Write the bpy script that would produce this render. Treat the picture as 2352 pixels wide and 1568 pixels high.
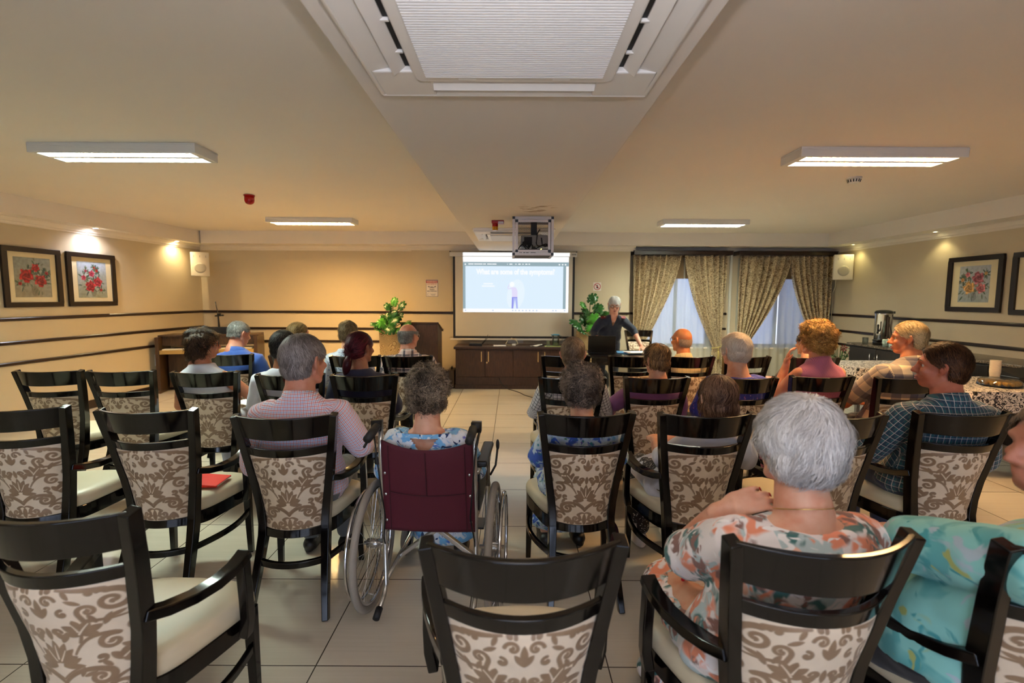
import bpy, bmesh, math, random
import numpy as np
from mathutils import Vector, Matrix, Euler, noise
from mathutils.kdtree import KDTree

for o in list(bpy.data.objects):
    bpy.data.objects.remove(o, do_unlink=True)
SC = bpy.context.scene
COL = SC.collection
PI = math.pi
rad = math.radians

# ------------------------------------------------------------------ camera
cam_d = bpy.data.cameras.new('camera')
cam = bpy.data.objects.new('camera', cam_d)
COL.objects.link(cam)
SC.camera = cam
cam_d.sensor_width = 36.0
cam_d.lens = 36.0 * 1130.0 / 2352.0
cam_d.clip_start = 0.05
_p = math.atan(102.0 / 1130.0)
_roll = 0.005
fw = Vector((0, math.cos(_p), -math.sin(_p)))
up0 = Vector((0, math.sin(_p), math.cos(_p)))
rt0 = Vector((1, 0, 0))
up = (up0 - rt0 * _roll).normalized()
rt = fw.cross(up).normalized()
cam.matrix_world = Matrix(((rt.x, up.x, -fw.x, 0), (rt.y, up.y, -fw.y, 0), (rt.z, up.z, -fw.z, 1.5), (0, 0, 0, 1)))
cam_d.dof.use_dof = True
cam_d.dof.focus_distance = 2.9
cam_d.dof.aperture_fstop = 2.8

# ------------------------------------------------------------------ world, exposure
world = bpy.data.worlds.new('world')
SC.world = world
world.use_nodes = True
_bg = world.node_tree.nodes['Background']
_sky = world.node_tree.nodes.new('ShaderNodeTexSky')
_sky.sky_type = 'HOSEK_WILKIE'
_sky.sun_direction = (0.3, 0.8, 0.25)
_sky.turbidity = 4.0
_mx = world.node_tree.nodes.new('ShaderNodeMix')
_mx.data_type = 'RGBA'
_mx.inputs[0].default_value = 0.75
_mx.inputs[7].default_value = (0.55, 0.66, 0.95, 1)
world.node_tree.links.new(_sky.outputs[0], _mx.inputs[6])
world.node_tree.links.new(_mx.outputs[2], _bg.inputs[0])
_bg.inputs[1].default_value = 1.1
SC.view_settings.view_transform = 'Standard'
SC.view_settings.look = 'None'
SC.view_settings.exposure = 2.0
SC.view_settings.gamma = 1.0
SC.view_settings.use_curve_mapping = False
try:
    SC.cycles.use_denoising = True
    SC.cycles.max_bounces = 7
    SC.cycles.diffuse_bounces = 4
    SC.cycles.glossy_bounces = 3
    SC.cycles.transmission_bounces = 5
    SC.cycles.transparent_max_bounces = 8
    SC.cycles.sample_clamp_indirect = 6.0
    SC.cycles.caustics_reflective = False
    SC.cycles.caustics_refractive = False
    SC.cycles.use_light_tree = True
    SC.cycles.use_adaptive_sampling = True
    SC.cycles.adaptive_threshold = 0.015
except Exception:
    pass
# added fill light from behind the camera, through made-up rear doors
_dl = bpy.data.lights.new('rear_fill_light', 'AREA')
_dl.shape = 'RECTANGLE'; _dl.size = 4.4; _dl.size_y = 2.0; _dl.energy = 10.0; _dl.color = (0.92, 0.97, 1.0)
_do = bpy.data.objects.new('rear_fill_light', _dl)
COL.objects.link(_do)
_do.location = (0.0, -3.75, 1.15); _do.rotation_euler = (math.radians(90), 0, 0)
# the photographer's flash, on top of the camera and tilted up at the beam
_fl = bpy.data.lights.new('camera_flash', 'SPOT')
_fl.energy = 36.0; _fl.color = (1.0, 0.96, 0.98); _fl.spot_size = math.radians(140); _fl.spot_blend = 1.0; _fl.shadow_soft_size = 0.03
_fo = bpy.data.objects.new('camera_flash', _fl)
COL.objects.link(_fo)
_fo.location = (0.0, -0.08, 1.68); _fo.rotation_euler = (math.radians(180 - 18), 0, 0)
# lamp strengths (W/m2-like emission of the lit parts), colour per fitting
LAMP = {
    'cool': ((0.82, 1.0, 0.87), 36.0),
    'amber': ((1.0, 0.60, 0.22), 62.0),
    'amber2': ((1.0, 0.58, 0.24), 40.0),
    'cool2': ((0.95, 1.0, 0.82), 44.0),
    'rear': ((1.0, 0.93, 0.84), 4.0),  # strength of the added fill fittings behind the camera
}

# ------------------------------------------------------------------ small helpers
def lin(c):
    r = []
    for v in c[:3]:
        v = v / 255.0
        r.append(v / 12.92 if v <= 0.04045 else ((v + 0.055) / 1.055) ** 2.4)
    return tuple(r) + (1.0,)

MATS = {}
class NT:
    def __init__(self, name):
        self.m = bpy.data.materials.new(name)
        self.m.use_nodes = True
        self.t = self.m.node_tree
        self.b = self.t.nodes['Principled BSDF']
        self.out = self.t.nodes['Material Output']
    def n(self, ty, **kw):
        nd = self.t.nodes.new('ShaderNode' + ty)
        for k, v in kw.items():
            setattr(nd, k, v)
        return nd
    def l(self, a, b):
        self.t.links.new(a, b)
    def val(self, sock, v):
        if hasattr(v, 'node'):
            self.l(v, sock)
        else:
            sock.default_value = v
    def math(self, op, a, b=0.0, c=0.0, clamp=False):
        nd = self.n('Math', operation=op, use_clamp=clamp)
        self.val(nd.inputs[0], a); self.val(nd.inputs[1], b); self.val(nd.inputs[2], c)
        return nd.outputs[0]
    def mix(self, f, a, b):
        nd = self.n('Mix', data_type='RGBA')
        self.val(nd.inputs[0], f); self.val(nd.inputs[6], a); self.val(nd.inputs[7], b)
        return nd.outputs[2]
    def coord(self, kind='Object', scale=(1, 1, 1)):
        tc = self.n('TexCoord')
        mp = self.n('Mapping')
        mp.inputs['Scale'].default_value = scale
        self.l(tc.outputs[kind], mp.inputs[0])
        return mp.outputs[0]
    def noise(self, vec, scale, detail=2.0, rough=0.5, dist=0.0):
        nd = self.n('TexNoise')
        self.val(nd.inputs['Vector'], vec)
        nd.inputs['Scale'].default_value = scale
        nd.inputs['Detail'].default_value = detail
        nd.inputs['Roughness'].default_value = rough
        nd.inputs['Distortion'].default_value = dist
        return nd.outputs['Fac']
    def step(self, v, lo, hi):
        nd = self.n('MapRange', interpolation_type='SMOOTHSTEP')
        self.val(nd.inputs['Value'], v)
        nd.inputs['From Min'].default_value = lo
        nd.inputs['From Max'].default_value = hi
        return nd.outputs[0]
    def bump(self, h, strength=0.3, dist=0.01):
        nd = self.n('Bump')
        nd.inputs['Strength'].default_value = strength
        nd.inputs['Distance'].default_value = dist
        self.l(h, nd.inputs['Height'])
        self.l(nd.outputs[0], self.b.inputs['Normal'])
    def attr(self, name):
        nd = self.n('Attribute')
        nd.attribute_name = name
        return nd
    def set(self, color=None, rough=None, metal=None, **kw):
        if color is not None:
            self.val(self.b.inputs['Base Color'], color)
        if rough is not None:
            self.val(self.b.inputs['Roughness'], rough)
        if metal is not None:
            self.val(self.b.inputs['Metallic'], metal)
        for k, v in kw.items():
            self.val(self.b.inputs[k.replace('_', ' ')], v)
        return self

def mat(name, rgb, rough=0.5, metal=0.0, var=0.0, vscale=6.0, bump=0.0, bscale=80.0, stretch=(1, 1, 1), emit=None, **kw):
    """Principled material with noise-driven colour variation and bump."""
    if name in MATS:
        return MATS[name]
    t = NT(name)
    c = lin(rgb)
    if var > 0:
        v = t.noise(t.coord('Object', stretch), vscale, 4.0)
        lo = tuple(x * (1 - var) for x in c[:3]) + (1,)
        hi = tuple(min(1, x * (1 + var)) for x in c[:3]) + (1,)
        t.set(color=t.mix(v, lo, hi))
    else:
        t.set(color=c)
    t.set(rough=rough, metal=metal, **kw)
    if bump > 0:
        t.bump(t.noise(t.coord('Object', stretch), bscale, 3.0), bump, 0.004)
    if emit:
        t.b.inputs['Emission Color'].default_value = tuple(emit[0][:3]) + (1,)
        t.b.inputs['Emission Strength'].default_value = emit[1]
    MATS[name] = t.m
    return t.m

class MB:
    """collects verts/faces of one mesh"""
    def __init__(self):
        self.v = []; self.f = []
    def add(self, vs, fs):
        o = len(self.v)
        self.v.extend([tuple(p) for p in vs])
        self.f.extend([tuple(i + o for i in f) for f in fs])
        return self
    def box(self, x0, x1, y0, y1, z0, z1, M=None):
        vs = [(x, y, z) for z in (z0, z1) for y in (y0, y1) for x in (x0, x1)]
        if M is not None:
            vs = [tuple(M @ Vector(p)) for p in vs]
        return self.add(vs, [(0, 2, 3, 1), (4, 5, 7, 6), (0, 1, 5, 4), (2, 6, 7, 3), (0, 4, 6, 2), (1, 3, 7, 5)])
    def bar(self, a, b, w, h, up=(0, 0, 1)):
        a = Vector(a); b = Vector(b); d = (b - a).normalized(); u = Vector(up)
        s = d.cross(u)
        if s.length < 1e-5:
            s = d.cross(Vector((0, 1, 0)))
        s.normalize(); u = s.cross(d)
        vs = []
        for p in (a, b):
            for q in ((-1, -1), (1, -1), (1, 1), (-1, 1)):
                vs.append(p + s * q[0] * w / 2 + u * q[1] * h / 2)
        return self.add(vs, [(3, 2, 1, 0), (4, 5, 6, 7), (0, 1, 5, 4), (1, 2, 6, 5), (2, 3, 7, 6), (3, 0, 4, 7)])
    def sweep(self, pts, prof, up=(0, 0, 1), closed=False, caps=True, scales=None):
        """profile (list of (s,u)) swept along pts; s sideways, u up"""
        pts = [Vector(p) for p in pts]; n = len(pts); m = len(prof); vs = []
        for i, p in enumerate(pts):
            if closed:
                d = pts[(i + 1) % n] - pts[i - 1]
            else:
                d = pts[min(i + 1, n - 1)] - pts[max(i - 1, 0)]
            d.normalize()
            u = Vector(up[i] if isinstance(up, list) else up)
            s = d.cross(u)
            if s.length < 1e-4:
                s = d.cross(Vector((0, 1, 0.01)))
            s.normalize(); u2 = s.cross(d)
            k = scales[i] if scales else 1.0
            for q in prof:
                vs.append(p + s * q[0] * k + u2 * q[1] * k)
        fs = []
        for i in range(n if closed else n - 1):
            j = (i + 1) % n
            for a in range(m):
                b = (a + 1) % m
                fs.append((i * m + a, i * m + b, j * m + b, j * m + a))
        if caps and not closed:
            fs.append(tuple(range(m - 1, -1, -1)))
            fs.append(tuple((n - 1) * m + a for a in range(m)))
        return self.add(vs, fs)
    def tube(self, pts, r, seg=10, closed=False, scales=None):
        prof = [(r * math.cos(2 * PI * a / seg), r * math.sin(2 * PI * a / seg)) for a in range(seg)]
        pts = [Vector(p) for p in pts]
        d = (pts[-1] - pts[0]) if not closed else Vector((0, 0, 1))
        up = (0, 0, 1) if abs(d.normalized().z) < 0.9 else (0, 1, 0)
        if closed:
            c = sum(pts, Vector()) / len(pts)
            nn = (pts[0] - c).cross(pts[len(pts) // 4] - c).normalized()
            up = tuple(nn)
        return self.sweep(pts, prof, up, closed, True, scales)
    def lathe(self, prof, seg=24, c=(0, 0, 0), cap=True):
        vs = []; m = len(prof)
        for k in range(seg):
            a = 2 * PI * k / seg
            for r, z in prof:
                vs.append((c[0] + r * math.cos(a), c[1] + r * math.sin(a), c[2] + z))
        fs = []
        for k in range(seg):
            k2 = (k + 1) % seg
            for i in range(m - 1):
                fs.append((k * m + i, k2 * m + i, k2 * m + i + 1, k * m + i + 1))
        if cap:
            fs.append(tuple(k * m for k in range(seg - 1, -1, -1)))
            fs.append(tuple(k * m + m - 1 for k in range(seg)))
        return self.add(vs, fs)
    def prism(self, poly, y0, y1):
        """polygon in xz extruded along y"""
        n = len(poly)
        vs = [(x, y0, z) for x, z in poly] + [(x, y1, z) for x, z in poly]
        fs = [tuple(range(n)), tuple(range(2 * n - 1, n - 1, -1))]
        for i in range(n):
            j = (i + 1) % n
            fs.append((i, i + n, j + n, j))
        return self.add(vs, fs)
    def grid(self, fn, nu, nv):
        vs = [fn(i / nu, j / nv) for j in range(nv + 1) for i in range(nu + 1)]
        fs = [(j * (nu + 1) + i, j * (nu + 1) + i + 1, (j + 1) * (nu + 1) + i + 1, (j + 1) * (nu + 1) + i) for j in range(nv) for i in range(nu)]
        return self.add(vs, fs)
    def ell(self, c, r, seg=20, rings=12, M=None):
        vs = []; fs = []
        for j in range(rings + 1):
            th = PI * j / rings
            for i in range(seg):
                ph = 2 * PI * i / seg
                p = Vector((r[0] * math.sin(th) * math.cos(ph), r[1] * math.sin(th) * math.sin(ph), r[2] * math.cos(th)))
                if M is not None:
                    p = M @ p
                vs.append((c[0] + p[0], c[1] + p[1], c[2] + p[2]))
        for j in range(rings):
            for i in range(seg):
                k = (i + 1) % seg
                fs.append((j * seg + i, (j + 1) * seg + i, (j + 1) * seg + k, j * seg + k))
        return self.add(vs, fs)

def mesh_of(name, v, f):
    me = bpy.data.meshes.new(name)
    me.from_pydata([tuple(p) for p in v], [], [tuple(q) for q in f])
    me.validate()
    me.update()
    return me

def obj(name, mb, m, parent=None, smooth=False, bevel=0.0, segs=2, loc=None, rotz=0.0, fixn=True, kind=None, label=None):
    me = mb if isinstance(mb, bpy.types.Mesh) else mesh_of(name, mb.v, mb.f)
    if fixn and not isinstance(mb, bpy.types.Mesh):
        bm = bmesh.new(); bm.from_mesh(me)
        bmesh.ops.remove_doubles(bm, verts=bm.verts, dist=1e-6)
        bmesh.ops.recalc_face_normals(bm, faces=bm.faces)
        bm.to_mesh(me); bm.free()
    if smooth:
        me.polygons.foreach_set('use_smooth', [True] * len(me.polygons))
    if m is not None:
        me.materials.append(m)
    o = bpy.data.objects.new(name, me)
    COL.objects.link(o)
    if parent is not None:
        o.parent = parent
    if loc is not None:
        o.location = loc
    if rotz:
        o.rotation_euler = (0, 0, rotz)
    if bevel > 0:
        bv = o.modifiers.new('bevel', 'BEVEL')
        bv.width = bevel; bv.segments = segs; bv.limit_method = 'ANGLE'; bv.angle_limit = rad(40)
        bv.harden_normals = smooth
    if kind:
        o['kind'] = kind
    if label:
        o['label'] = label
    return o

def thing(name, label, cat, loc=(0, 0, 0), rotz=0.0, group=None):
    o = bpy.data.objects.new(name, None)
    COL.objects.link(o)
    o.empty_display_size = 0.1
    o.location = loc; o.rotation_euler = (0, 0, rotz)
    o['label'] = label; o['category'] = cat
    if group:
        o['group'] = group
    return o

def tag(o, label, cat, group=None):
    o['label'] = label; o['category'] = cat
    if group:
        o['group'] = group
    return o

def struct(name, mb, m, **kw):
    return obj(name, mb, m, kind='structure', **kw)

def text_mesh(s, size, depth=0.0006, align='CENTER', bold=0.0):
    cu = bpy.data.curves.new('t', 'FONT')
    cu.body = s; cu.size = size; cu.align_x = align; cu.align_y = 'CENTER'
    cu.extrude = depth; cu.offset = bold * size; cu.resolution_u = 3
    o = bpy.data.objects.new('t', cu); COL.objects.link(o)
    dg = bpy.context.evaluated_depsgraph_get()
    me = bpy.data.meshes.new_from_object(o.evaluated_get(dg))
    v = [tuple(p.co) for p in me.vertices]; f = [tuple(q.vertices) for q in me.polygons]
    bpy.data.objects.remove(o, do_unlink=True); bpy.data.curves.remove(cu); bpy.data.meshes.remove(me)
    return v, f

def wall_text(name, s, size, loc, m, parent, bold=0.0, width=None):
    """text standing in the xz plane, facing -y, local to parent"""
    v, f = text_mesh(s, size, bold=bold)
    if width:
        xs = [p[0] for p in v]; k = width / max(1e-6, max(xs) - min(xs))
        v = [(p[0] * k, p[1], p[2]) for p in v]
    v = [(p[0] + loc[0], loc[1] - p[2], p[1] + loc[2]) for p in v]
    mb = MB().add(v, f)
    return obj(name, mb, m, parent)
# ================================================================== ROOM
YB, YP, YW, YR, XR = 8.70, 8.55, 8.75, -3.5, 5.61
XP0, XP1 = -1.735, 2.025
ZC, ZS, ZBEAM = 2.58, 2.37, 2.276
def XL(y):
    return -5.46 - 0.059 * (8.7 - y)

def wall_material(name, rgb):
    t = NT(name)
    v = t.noise(t.coord('Object', (1, 1, 1)), 1.3, 3.0)
    c = lin(rgb)
    t.set(color=t.mix(v, tuple(x * 0.94 for x in c[:3]) + (1,), c), rough=0.7)
    a = t.noise(t.coord('Object', (40, 40, 260)), 1.0, 2.0)
    b = t.noise(t.coord('Object', (260, 260, 40)), 1.0, 2.0)
    t.bump(t.math('ADD', a, b), 0.18, 0.002)
    return t.m
M_WALL = wall_material('wallpaper', (206, 192, 164))
M_CEIL = mat('ceiling_paint', (230, 223, 214), 0.85, var=0.03, vscale=1.5, bump=0.06, bscale=160)
M_CORN = mat('cornice_paint', (230, 222, 210), 0.6)
M_RAIL = mat('dark_stained_rail', (36, 20, 13), 0.3, var=0.25, vscale=9, stretch=(1, 1, 6))

def floor_material():
    t = NT('floor_tiles')
    tc = t.n('TexCoord'); sp = t.n('SeparateXYZ')
    t.l(tc.outputs['Object'], sp.inputs[0])
    x, y = sp.outputs[0], sp.outputs[1]
    def line(c, off, per):
        f = t.math('FRACT', t.math('DIVIDE', t.math('ADD', c, off), per))
        d = t.math('MULTIPLY', t.math('ABSOLUTE', t.math('SUBTRACT', f, 0.5)), -per)
        d = t.math('ADD', d, per * 0.5)
        return t.step(d, 0.0035, 0.0016)
    g = t.math('MAXIMUM', line(x, 0.197 + 59.6, 0.596), line(y, 61.7 - 1.878 + 0.617 * 0, 0.617))
    fx = t.math('FLOOR', t.math('DIVIDE', t.math('ADD', x, 59.797), 0.596))
    fy = t.math('FLOOR', t.math('DIVIDE', t.math('ADD', y, 59.822), 0.617))
    wn = t.n('TexWhiteNoise', noise_dimensions='2D')
    cb = t.n('CombineXYZ'); t.l(fx, cb.inputs[0]); t.l(fy, cb.inputs[1]); t.l(cb.outputs[0], wn.inputs['Vector'])
    grain = t.noise(t.coord('Object', (2.0, 90, 1)), 1.0, 4.0, 0.6)
    grain2 = t.noise(t.coord('Object', (0.8, 14, 1)), 1.0, 3.0)
    gv = t.math('ADD', t.math('MULTIPLY', grain, 0.6), t.math('MULTIPLY', grain2, 0.4))
    gv = t.math('ADD', gv, t.math('MULTIPLY', t.math('SUBTRACT', wn.outputs[0], 0.5), 0.18))
    c = t.mix(t.step(gv, 0.25, 0.8), lin((206, 196, 176)), lin((218, 208, 190)))
    t.set(color=t.mix(g, c, lin((70, 60, 50))), rough=t.math('ADD', 0.14, t.math('MULTIPLY', grain2, 0.12)))
    h = t.math('SUBTRACT', t.math('MULTIPLY', grain, 0.08), g)
    t.bump(h, 0.25, 0.002)
    return t.m
struct('floor', MB().box(-6.4, 5.9, YR - 0.2, 9.0, -0.08, 0.0), floor_material())
struct('ceiling', MB().box(-6.5, 5.9, YR - 0.2, 9.1, ZC, ZC + 0.1), M_CEIL)
t = NT('beam_paint')
n_ = t.noise(t.coord('Object', (1, 3.0, 1)), 9.0, 3.0)
sp = t.n('SeparateXYZ'); tc = t.n('TexCoord'); t.l(tc.outputs['Object'], sp.inputs[0])
dx_ = t.math('DIVIDE', t.math('SUBTRACT', sp.outputs[0], .19), .22); dy_ = t.math('DIVIDE', t.math('SUBTRACT', sp.outputs[1], 4.42), .26)
dd_ = t.math('ADD', t.math('MULTIPLY', dx_, dx_), t.math('MULTIPLY', dy_, dy_))
st_ = t.math('MULTIPLY', t.step(dd_, 1.0, .3), t.step(n_, .52, .64))
t.set(color=t.mix(t.math('MULTIPLY', st_, .8), lin((232, 225, 218)), lin((150, 122, 92))), rough=.85)
struct('ceiling_beam', MB().box(-0.565, 0.565, YR, YP, ZBEAM, ZC), t.m, bevel=0.004)

# walls (each a slab outside its inner face)
w = MB(); y0, y1 = YR - 0.2, YB + 0.2
w.add([(XL(y0), y0, 0), (XL(y1), y1, 0), (XL(y1) - .15, y1, 0), (XL(y0) - .15, y0, 0),
       (XL(y0), y0, ZC), (XL(y1), y1, ZC), (XL(y1) - .15, y1, ZC), (XL(y0) - .15, y0, ZC)],
      [(0, 1, 2, 3), (7, 6, 5, 4), (0, 4, 5, 1), (1, 5, 6, 2), (2, 6, 7, 3), (3, 7, 4, 0)])
struct('wall_left', w, M_WALL)
struct('wall_right', MB().box(XR, XR + .15, YR - .2, YW + .2, 0, ZC), M_WALL)
w = MB().box(-6.4, -2.2, YR - .15, YR, 0, ZC).box(2.2, XR + .1, YR - .15, YR, 0, ZC).box(-2.2, 2.2, YR - .15, YR, 2.15, ZC)
struct('wall_rear', w, M_WALL)
struct('wall_back', MB().box(-5.6, XP0, YB, YB + .2, 0, ZC), M_WALL)
struct('wall_pier', MB().box(XP0, XP1, YP, YB + .2, 0, ZC), M_WALL)
WIN = [(2.32, 3.52), (4.08, 5.36)]
WZ0, WZ1 = 0.63, 2.12
w = MB()
w.box(XP1, XR + .1, YW, YW + .2, 0, WZ0)
w.box(XP1, XR + .1, YW, YW + .2, WZ1, ZC)
w.box(XP1, WIN[0][0], YW, YW + .2, WZ0, WZ1)
w.box(WIN[0][1], WIN[1][0], YW, YW + .2, WZ0, WZ1)
w.box(WIN[1][1], XR + .1, YW, YW + .2, WZ0, WZ1)
struct('wall_windows', w, M_WALL)

M_ALU = mat('window_frame_grey', (120, 122, 126), 0.4, 0.3)
def clear_mat(name, tint, gloss=.10, rough=.04):
    t = NT(name)
    tr = t.n('BsdfTransparent'); gl = t.n('BsdfGlossy'); mx = t.n('MixShader'); lw = t.n('LayerWeight')
    tr.inputs[0].default_value = (*tint, 1); gl.inputs['Roughness'].default_value = rough
    lw.inputs['Blend'].default_value = .35
    t.l(t.math('ADD', t.math('MULTIPLY', lw.outputs['Fresnel'], .6), gloss * .3, clamp=True), mx.inputs[0]); t.l(tr.outputs[0], mx.inputs[1]); t.l(gl.outputs[0], mx.inputs[2])
    t.l(mx.outputs[0], t.out.inputs[0])
    return t.m
M_GLASS = clear_mat('window_glass', (.97, .98, 1.0))
for i, (a, b) in enumerate(WIN):
    f = MB(); yy = YW + .08
    f.box(a, b, yy, yy + .05, WZ0, WZ0 + .05).box(a, b, yy, yy + .05, WZ1 - .05, WZ1)
    f.box(a, a + .05, yy, yy + .05, WZ0, WZ1).box(b - .05, b, yy, yy + .05, WZ0, WZ1)
    mx = (a + b) / 2
    f.box(mx - .025, mx + .025, yy, yy + .05, WZ0, WZ1)
    wo = struct('window_%d' % (i + 1), f, M_ALU)
    obj('pane', MB().box(a + .05, b - .05, yy + .02, yy + .026, WZ0 + .05, WZ1 - .05), M_GLASS, wo)
    obj('sill', MB().box(a - .03, b + .03, YW - .03, YW + .08, WZ0 - .03, WZ0), M_CORN, wo, bevel=.004)

# assumed glazed doors in the unseen rear wall, added for the fill light
f = MB(); yy = YR - .12
f.box(-2.2, 2.2, yy, yy + .06, .0, .12).box(-2.2, 2.2, yy, yy + .06, 2.07, 2.15)
for x in (-2.2, -1.13, -.04, 1.05, 2.12):
    f.box(x, x + .08, yy, yy + .06, .12, 2.07)
do_ = struct('door_added', f, M_ALU)
obj('pane', MB().box(-2.12, 2.12, yy + .02, yy + .026, .12, 2.07), M_GLASS, do_)

# what the windows look out on
t = NT('outside_brick')
br = t.n('TexBrick')
br.inputs['Scale'].default_value = 1.0
br.inputs['Color1'].default_value = lin((98, 94, 100)); br.inputs['Color2'].default_value = lin((78, 74, 82)); br.inputs['Mortar'].default_value = lin((150, 150, 156))
br.inputs['Brick Width'].default_value = .24; br.inputs['Row Height'].default_value = .085; br.inputs['Mortar Size'].default_value = .008
mp = t.n('Mapping'); tc = t.n('TexCoord'); mp.inputs['Rotation'].default_value = (PI / 2, 0, 0)
t.l(tc.outputs['Object'], mp.inputs[0]); t.l(mp.outputs[0], br.inputs['Vector'])
t.set(color=br.outputs['Color'], rough=.9)
struct('exterior_wall_brick', MB().box(6.15, 9.5, 11.2, 11.4, -.2, 3.6), t.m)
struct('exterior_wall_plastered', MB().box(0.5, 6.15, 11.6, 11.8, -.2, 3.4), mat('outside_plaster', (226, 228, 234), .9))
struct('exterior_ground', MB().box(0, 10, 9.0, 11.8, -.25, -.2), mat('outside_paving', (170, 170, 170), .9))

# bulkheads round the ceiling tray
w = MB(); y0, y1 = YR, YB
w.add([(XL(y) + dx, y, z) for z in (ZS, ZC) for (y, dx) in ((y0, -.01), (y1, -.01), (y1, .25), (y0, .25))],
      [(3, 2, 1, 0), (4, 5, 6, 7), (0, 1, 5, 4), (1, 2, 6, 5), (2, 3, 7, 6), (3, 0, 4, 7)])
struct('ceiling_bulkhead_left', w, M_CEIL)
struct('ceiling_bulkhead_right', MB().box(5.27, XR, YR, YW, ZS, ZC), M_CEIL)
struct('ceiling_bulkhead_back', MB().box(XL(YB) + .25, 5.27, 8.33, YW + .02, ZS, ZC), M_CEIL)

# cornices, rails and skirting follow each wall
CORN = [(0, 0), (0.075, 0), (0.075, -.012), (.062, -.02), (.05, -.028), (.038, -.042), (.034, -.05), (.034, -.058), (.02, -.066), (.012, -.074), (.012, -.085), (0, -.085)]
def wall_sweep(name, p0, p1, n, z, prof, m):
    """profile (out from wall, up) along a straight wall from p0 to p1, n = inward normal"""
    vs = []
    for p in (p0, p1):
        for q in prof:
            vs.append((p[0] + n[0] * q[0], p[1] + n[1] * q[0], z + q[1]))
    k = len(prof)
    fs = [(i, (i + 1) % k, k + (i + 1) % k, k + i) for i in range(k)] + [tuple(range(k - 1, -1, -1)), tuple(range(k, 2 * k))]
    return struct(name, MB().add(vs, fs), m)
RAILP = [(0, -.020), (.014, -.020), (.024, -.010), (.024, .010), (.014, .020), (0, .020)]
SKIRT = [(0, 0), (.018, 0), (.018, .1), (.012, .11), (0, .11)]
nl = Vector((1, 0.059, 0)).normalized()
segs = [('left', (XL(YR), YR), (XL(YB), YB), (nl.x, -nl.y)), ('right', (XR, YW), (XR, YR), (-1, 0)),
        ('back', (-5.47, YB), (XP0, YB), (0, -1)), ('pier_side', (XP0, YB), (XP0, YP), (-1, 0)), ('pier', (XP0, YP), (XP1, YP), (0, -1)),
        ('pier_flank', (XP1, YP), (XP1, YW), (1, 0)), ('window', (XP1, YW), (XR, YW), (0, -1))]
k = 0
for nm, a, b, n in segs:
    # run each cornice past its corners a little so that they mitre
    d = (Vector(b) - Vector(a)).normalized()
    e = 0.075
    a2 = (a[0] - d.x * (e if nm == 'pier' else 0), a[1] - d.y * (e if nm == 'pier' else 0))
    b2 = (b[0] + d.x * (e if nm == 'pier' else 0), b[1] + d.y * (e if nm == 'pier' else 0))
    k += 1
    wall_sweep('trim_%d' % k, a2, b2, n, ZS + .004, CORN, M_CORN)
    wall_sweep('baseboard_' + nm, a, b, n, 0, SKIRT, M_RAIL)
for nm, zz in (('left', (1.222, .955, .72)), ('right', (1.222, .955, .73)), ('back', (1.222, .93, .704)), ('pier_side', (1.225,)), ('pier', (1.225,)), ('pier_flank', (1.225,)), ('window', (1.222, .955, .72))):
    a, b, n = [s[1:] for s in segs if s[0] == nm][0]
    for z in zz:
        if nm == 'window':
            for (xa, xb) in ((XP1, 2.3), (3.53, 3.80), (5.37, XR)):
                k += 1
                wall_sweep('trim_%d' % k, (xa, a[1]), (xb, a[1]), n, z, RAILP, M_RAIL)
        else:
            k += 1
            wall_sweep('trim_%d' % k, a, b, n, z, RAILP, M_RAIL)
# plastic cable trunking between the windows
tag(obj('cable_trunking', MB().box(3.825, 3.865, YW - .03, YW, .11, 2.28), mat('trunking_white', (214, 214, 206), .5), bevel=.003), 'white vertical cable trunking on the wall between the two windows', 'trunking')

# ================================================================== LIGHT FITTINGS
M_WHITE = mat('white_enamel', (222, 220, 216), 0.45)
M_BLACKP = mat('black_plastic', (18, 18, 20), 0.4)
M_CHROME = mat('chrome', (214, 214, 216), 0.12, 1.0)
def emis(name, col, st):
    t = NT(name)
    t.set(color=(0, 0, 0, 1), rough=.6)
    t.b.inputs['Emission Color'].default_value = (*col, 1)
    t.b.inputs['Emission Strength'].default_value = st
    return t.m
M_REFL = mat('louvre_metal', (200, 202, 204), 0.35, 0.6)
def ceiling_light(x0, y0, kind, label):
    col, st = LAMP[kind]
    L, W, H = 1.2, .275, .07
    t = thing('ceiling_light', label, 'ceiling light', (x0, y0, ZC), 0, 'fluorescent ceiling fittings')
    h = MB()
    h.box(0, L, 0, W, -.012, 0)
    for a, b, c, d in ((0, L, 0, .018), (0, L, W - .018, W), (0, .05, .018, W - .018), (L - .05, L, .018, W - .018)):
        h.box(a, b, c, d, -H, -.012)
    h.box(.05, L - .05, W / 2 - .02, W / 2 + .02, -H, -.012)
    obj('housing', h, M_WHITE, t, bevel=.003)
    for s in (0, 1):
        c = .018 + (W / 2 - .03) * .5 + s * (W / 2 - .006)
        obj('fluorescent_tube', MB().box(.06, L - .06, c - .036, c + .036, -.05, -.04), emis('tube_glow_' + kind, col, st) if ('tube_glow_' + kind) not in bpy.data.materials else bpy.data.materials['tube_glow_' + kind], t)
        lv = MB()
        for i in range(15):
            x = .06 + (L - .12) * (i + .5) / 15
            lv.box(x - .002, x + .002, c - .053, c + .053, -.068, -.052)
        for i in range(14):
            lv.f += [(i * 8 + 1, i * 8 + 8, i * 8 + 12, i * 8 + 5), (i * 8 + 3, i * 8 + 10, i * 8 + 14, i * 8 + 7)]
        obj('louvre_slats', lv, M_REFL, t)
    return t
ceiling_light(-3.46, 3.605, 'cool', 'near ceiling light left of the beam with cool white tubes')
ceiling_light(2.06, 3.62, 'amber2', 'near ceiling light right of the beam glowing warm yellow')
ceiling_light(-3.41, 6.90, 'amber', 'small far ceiling light beyond the red beacon, glowing warm')
ceiling_light(2.07, 6.90, 'cool2', 'far ceiling light above the curtains with pale white tubes')
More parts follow.
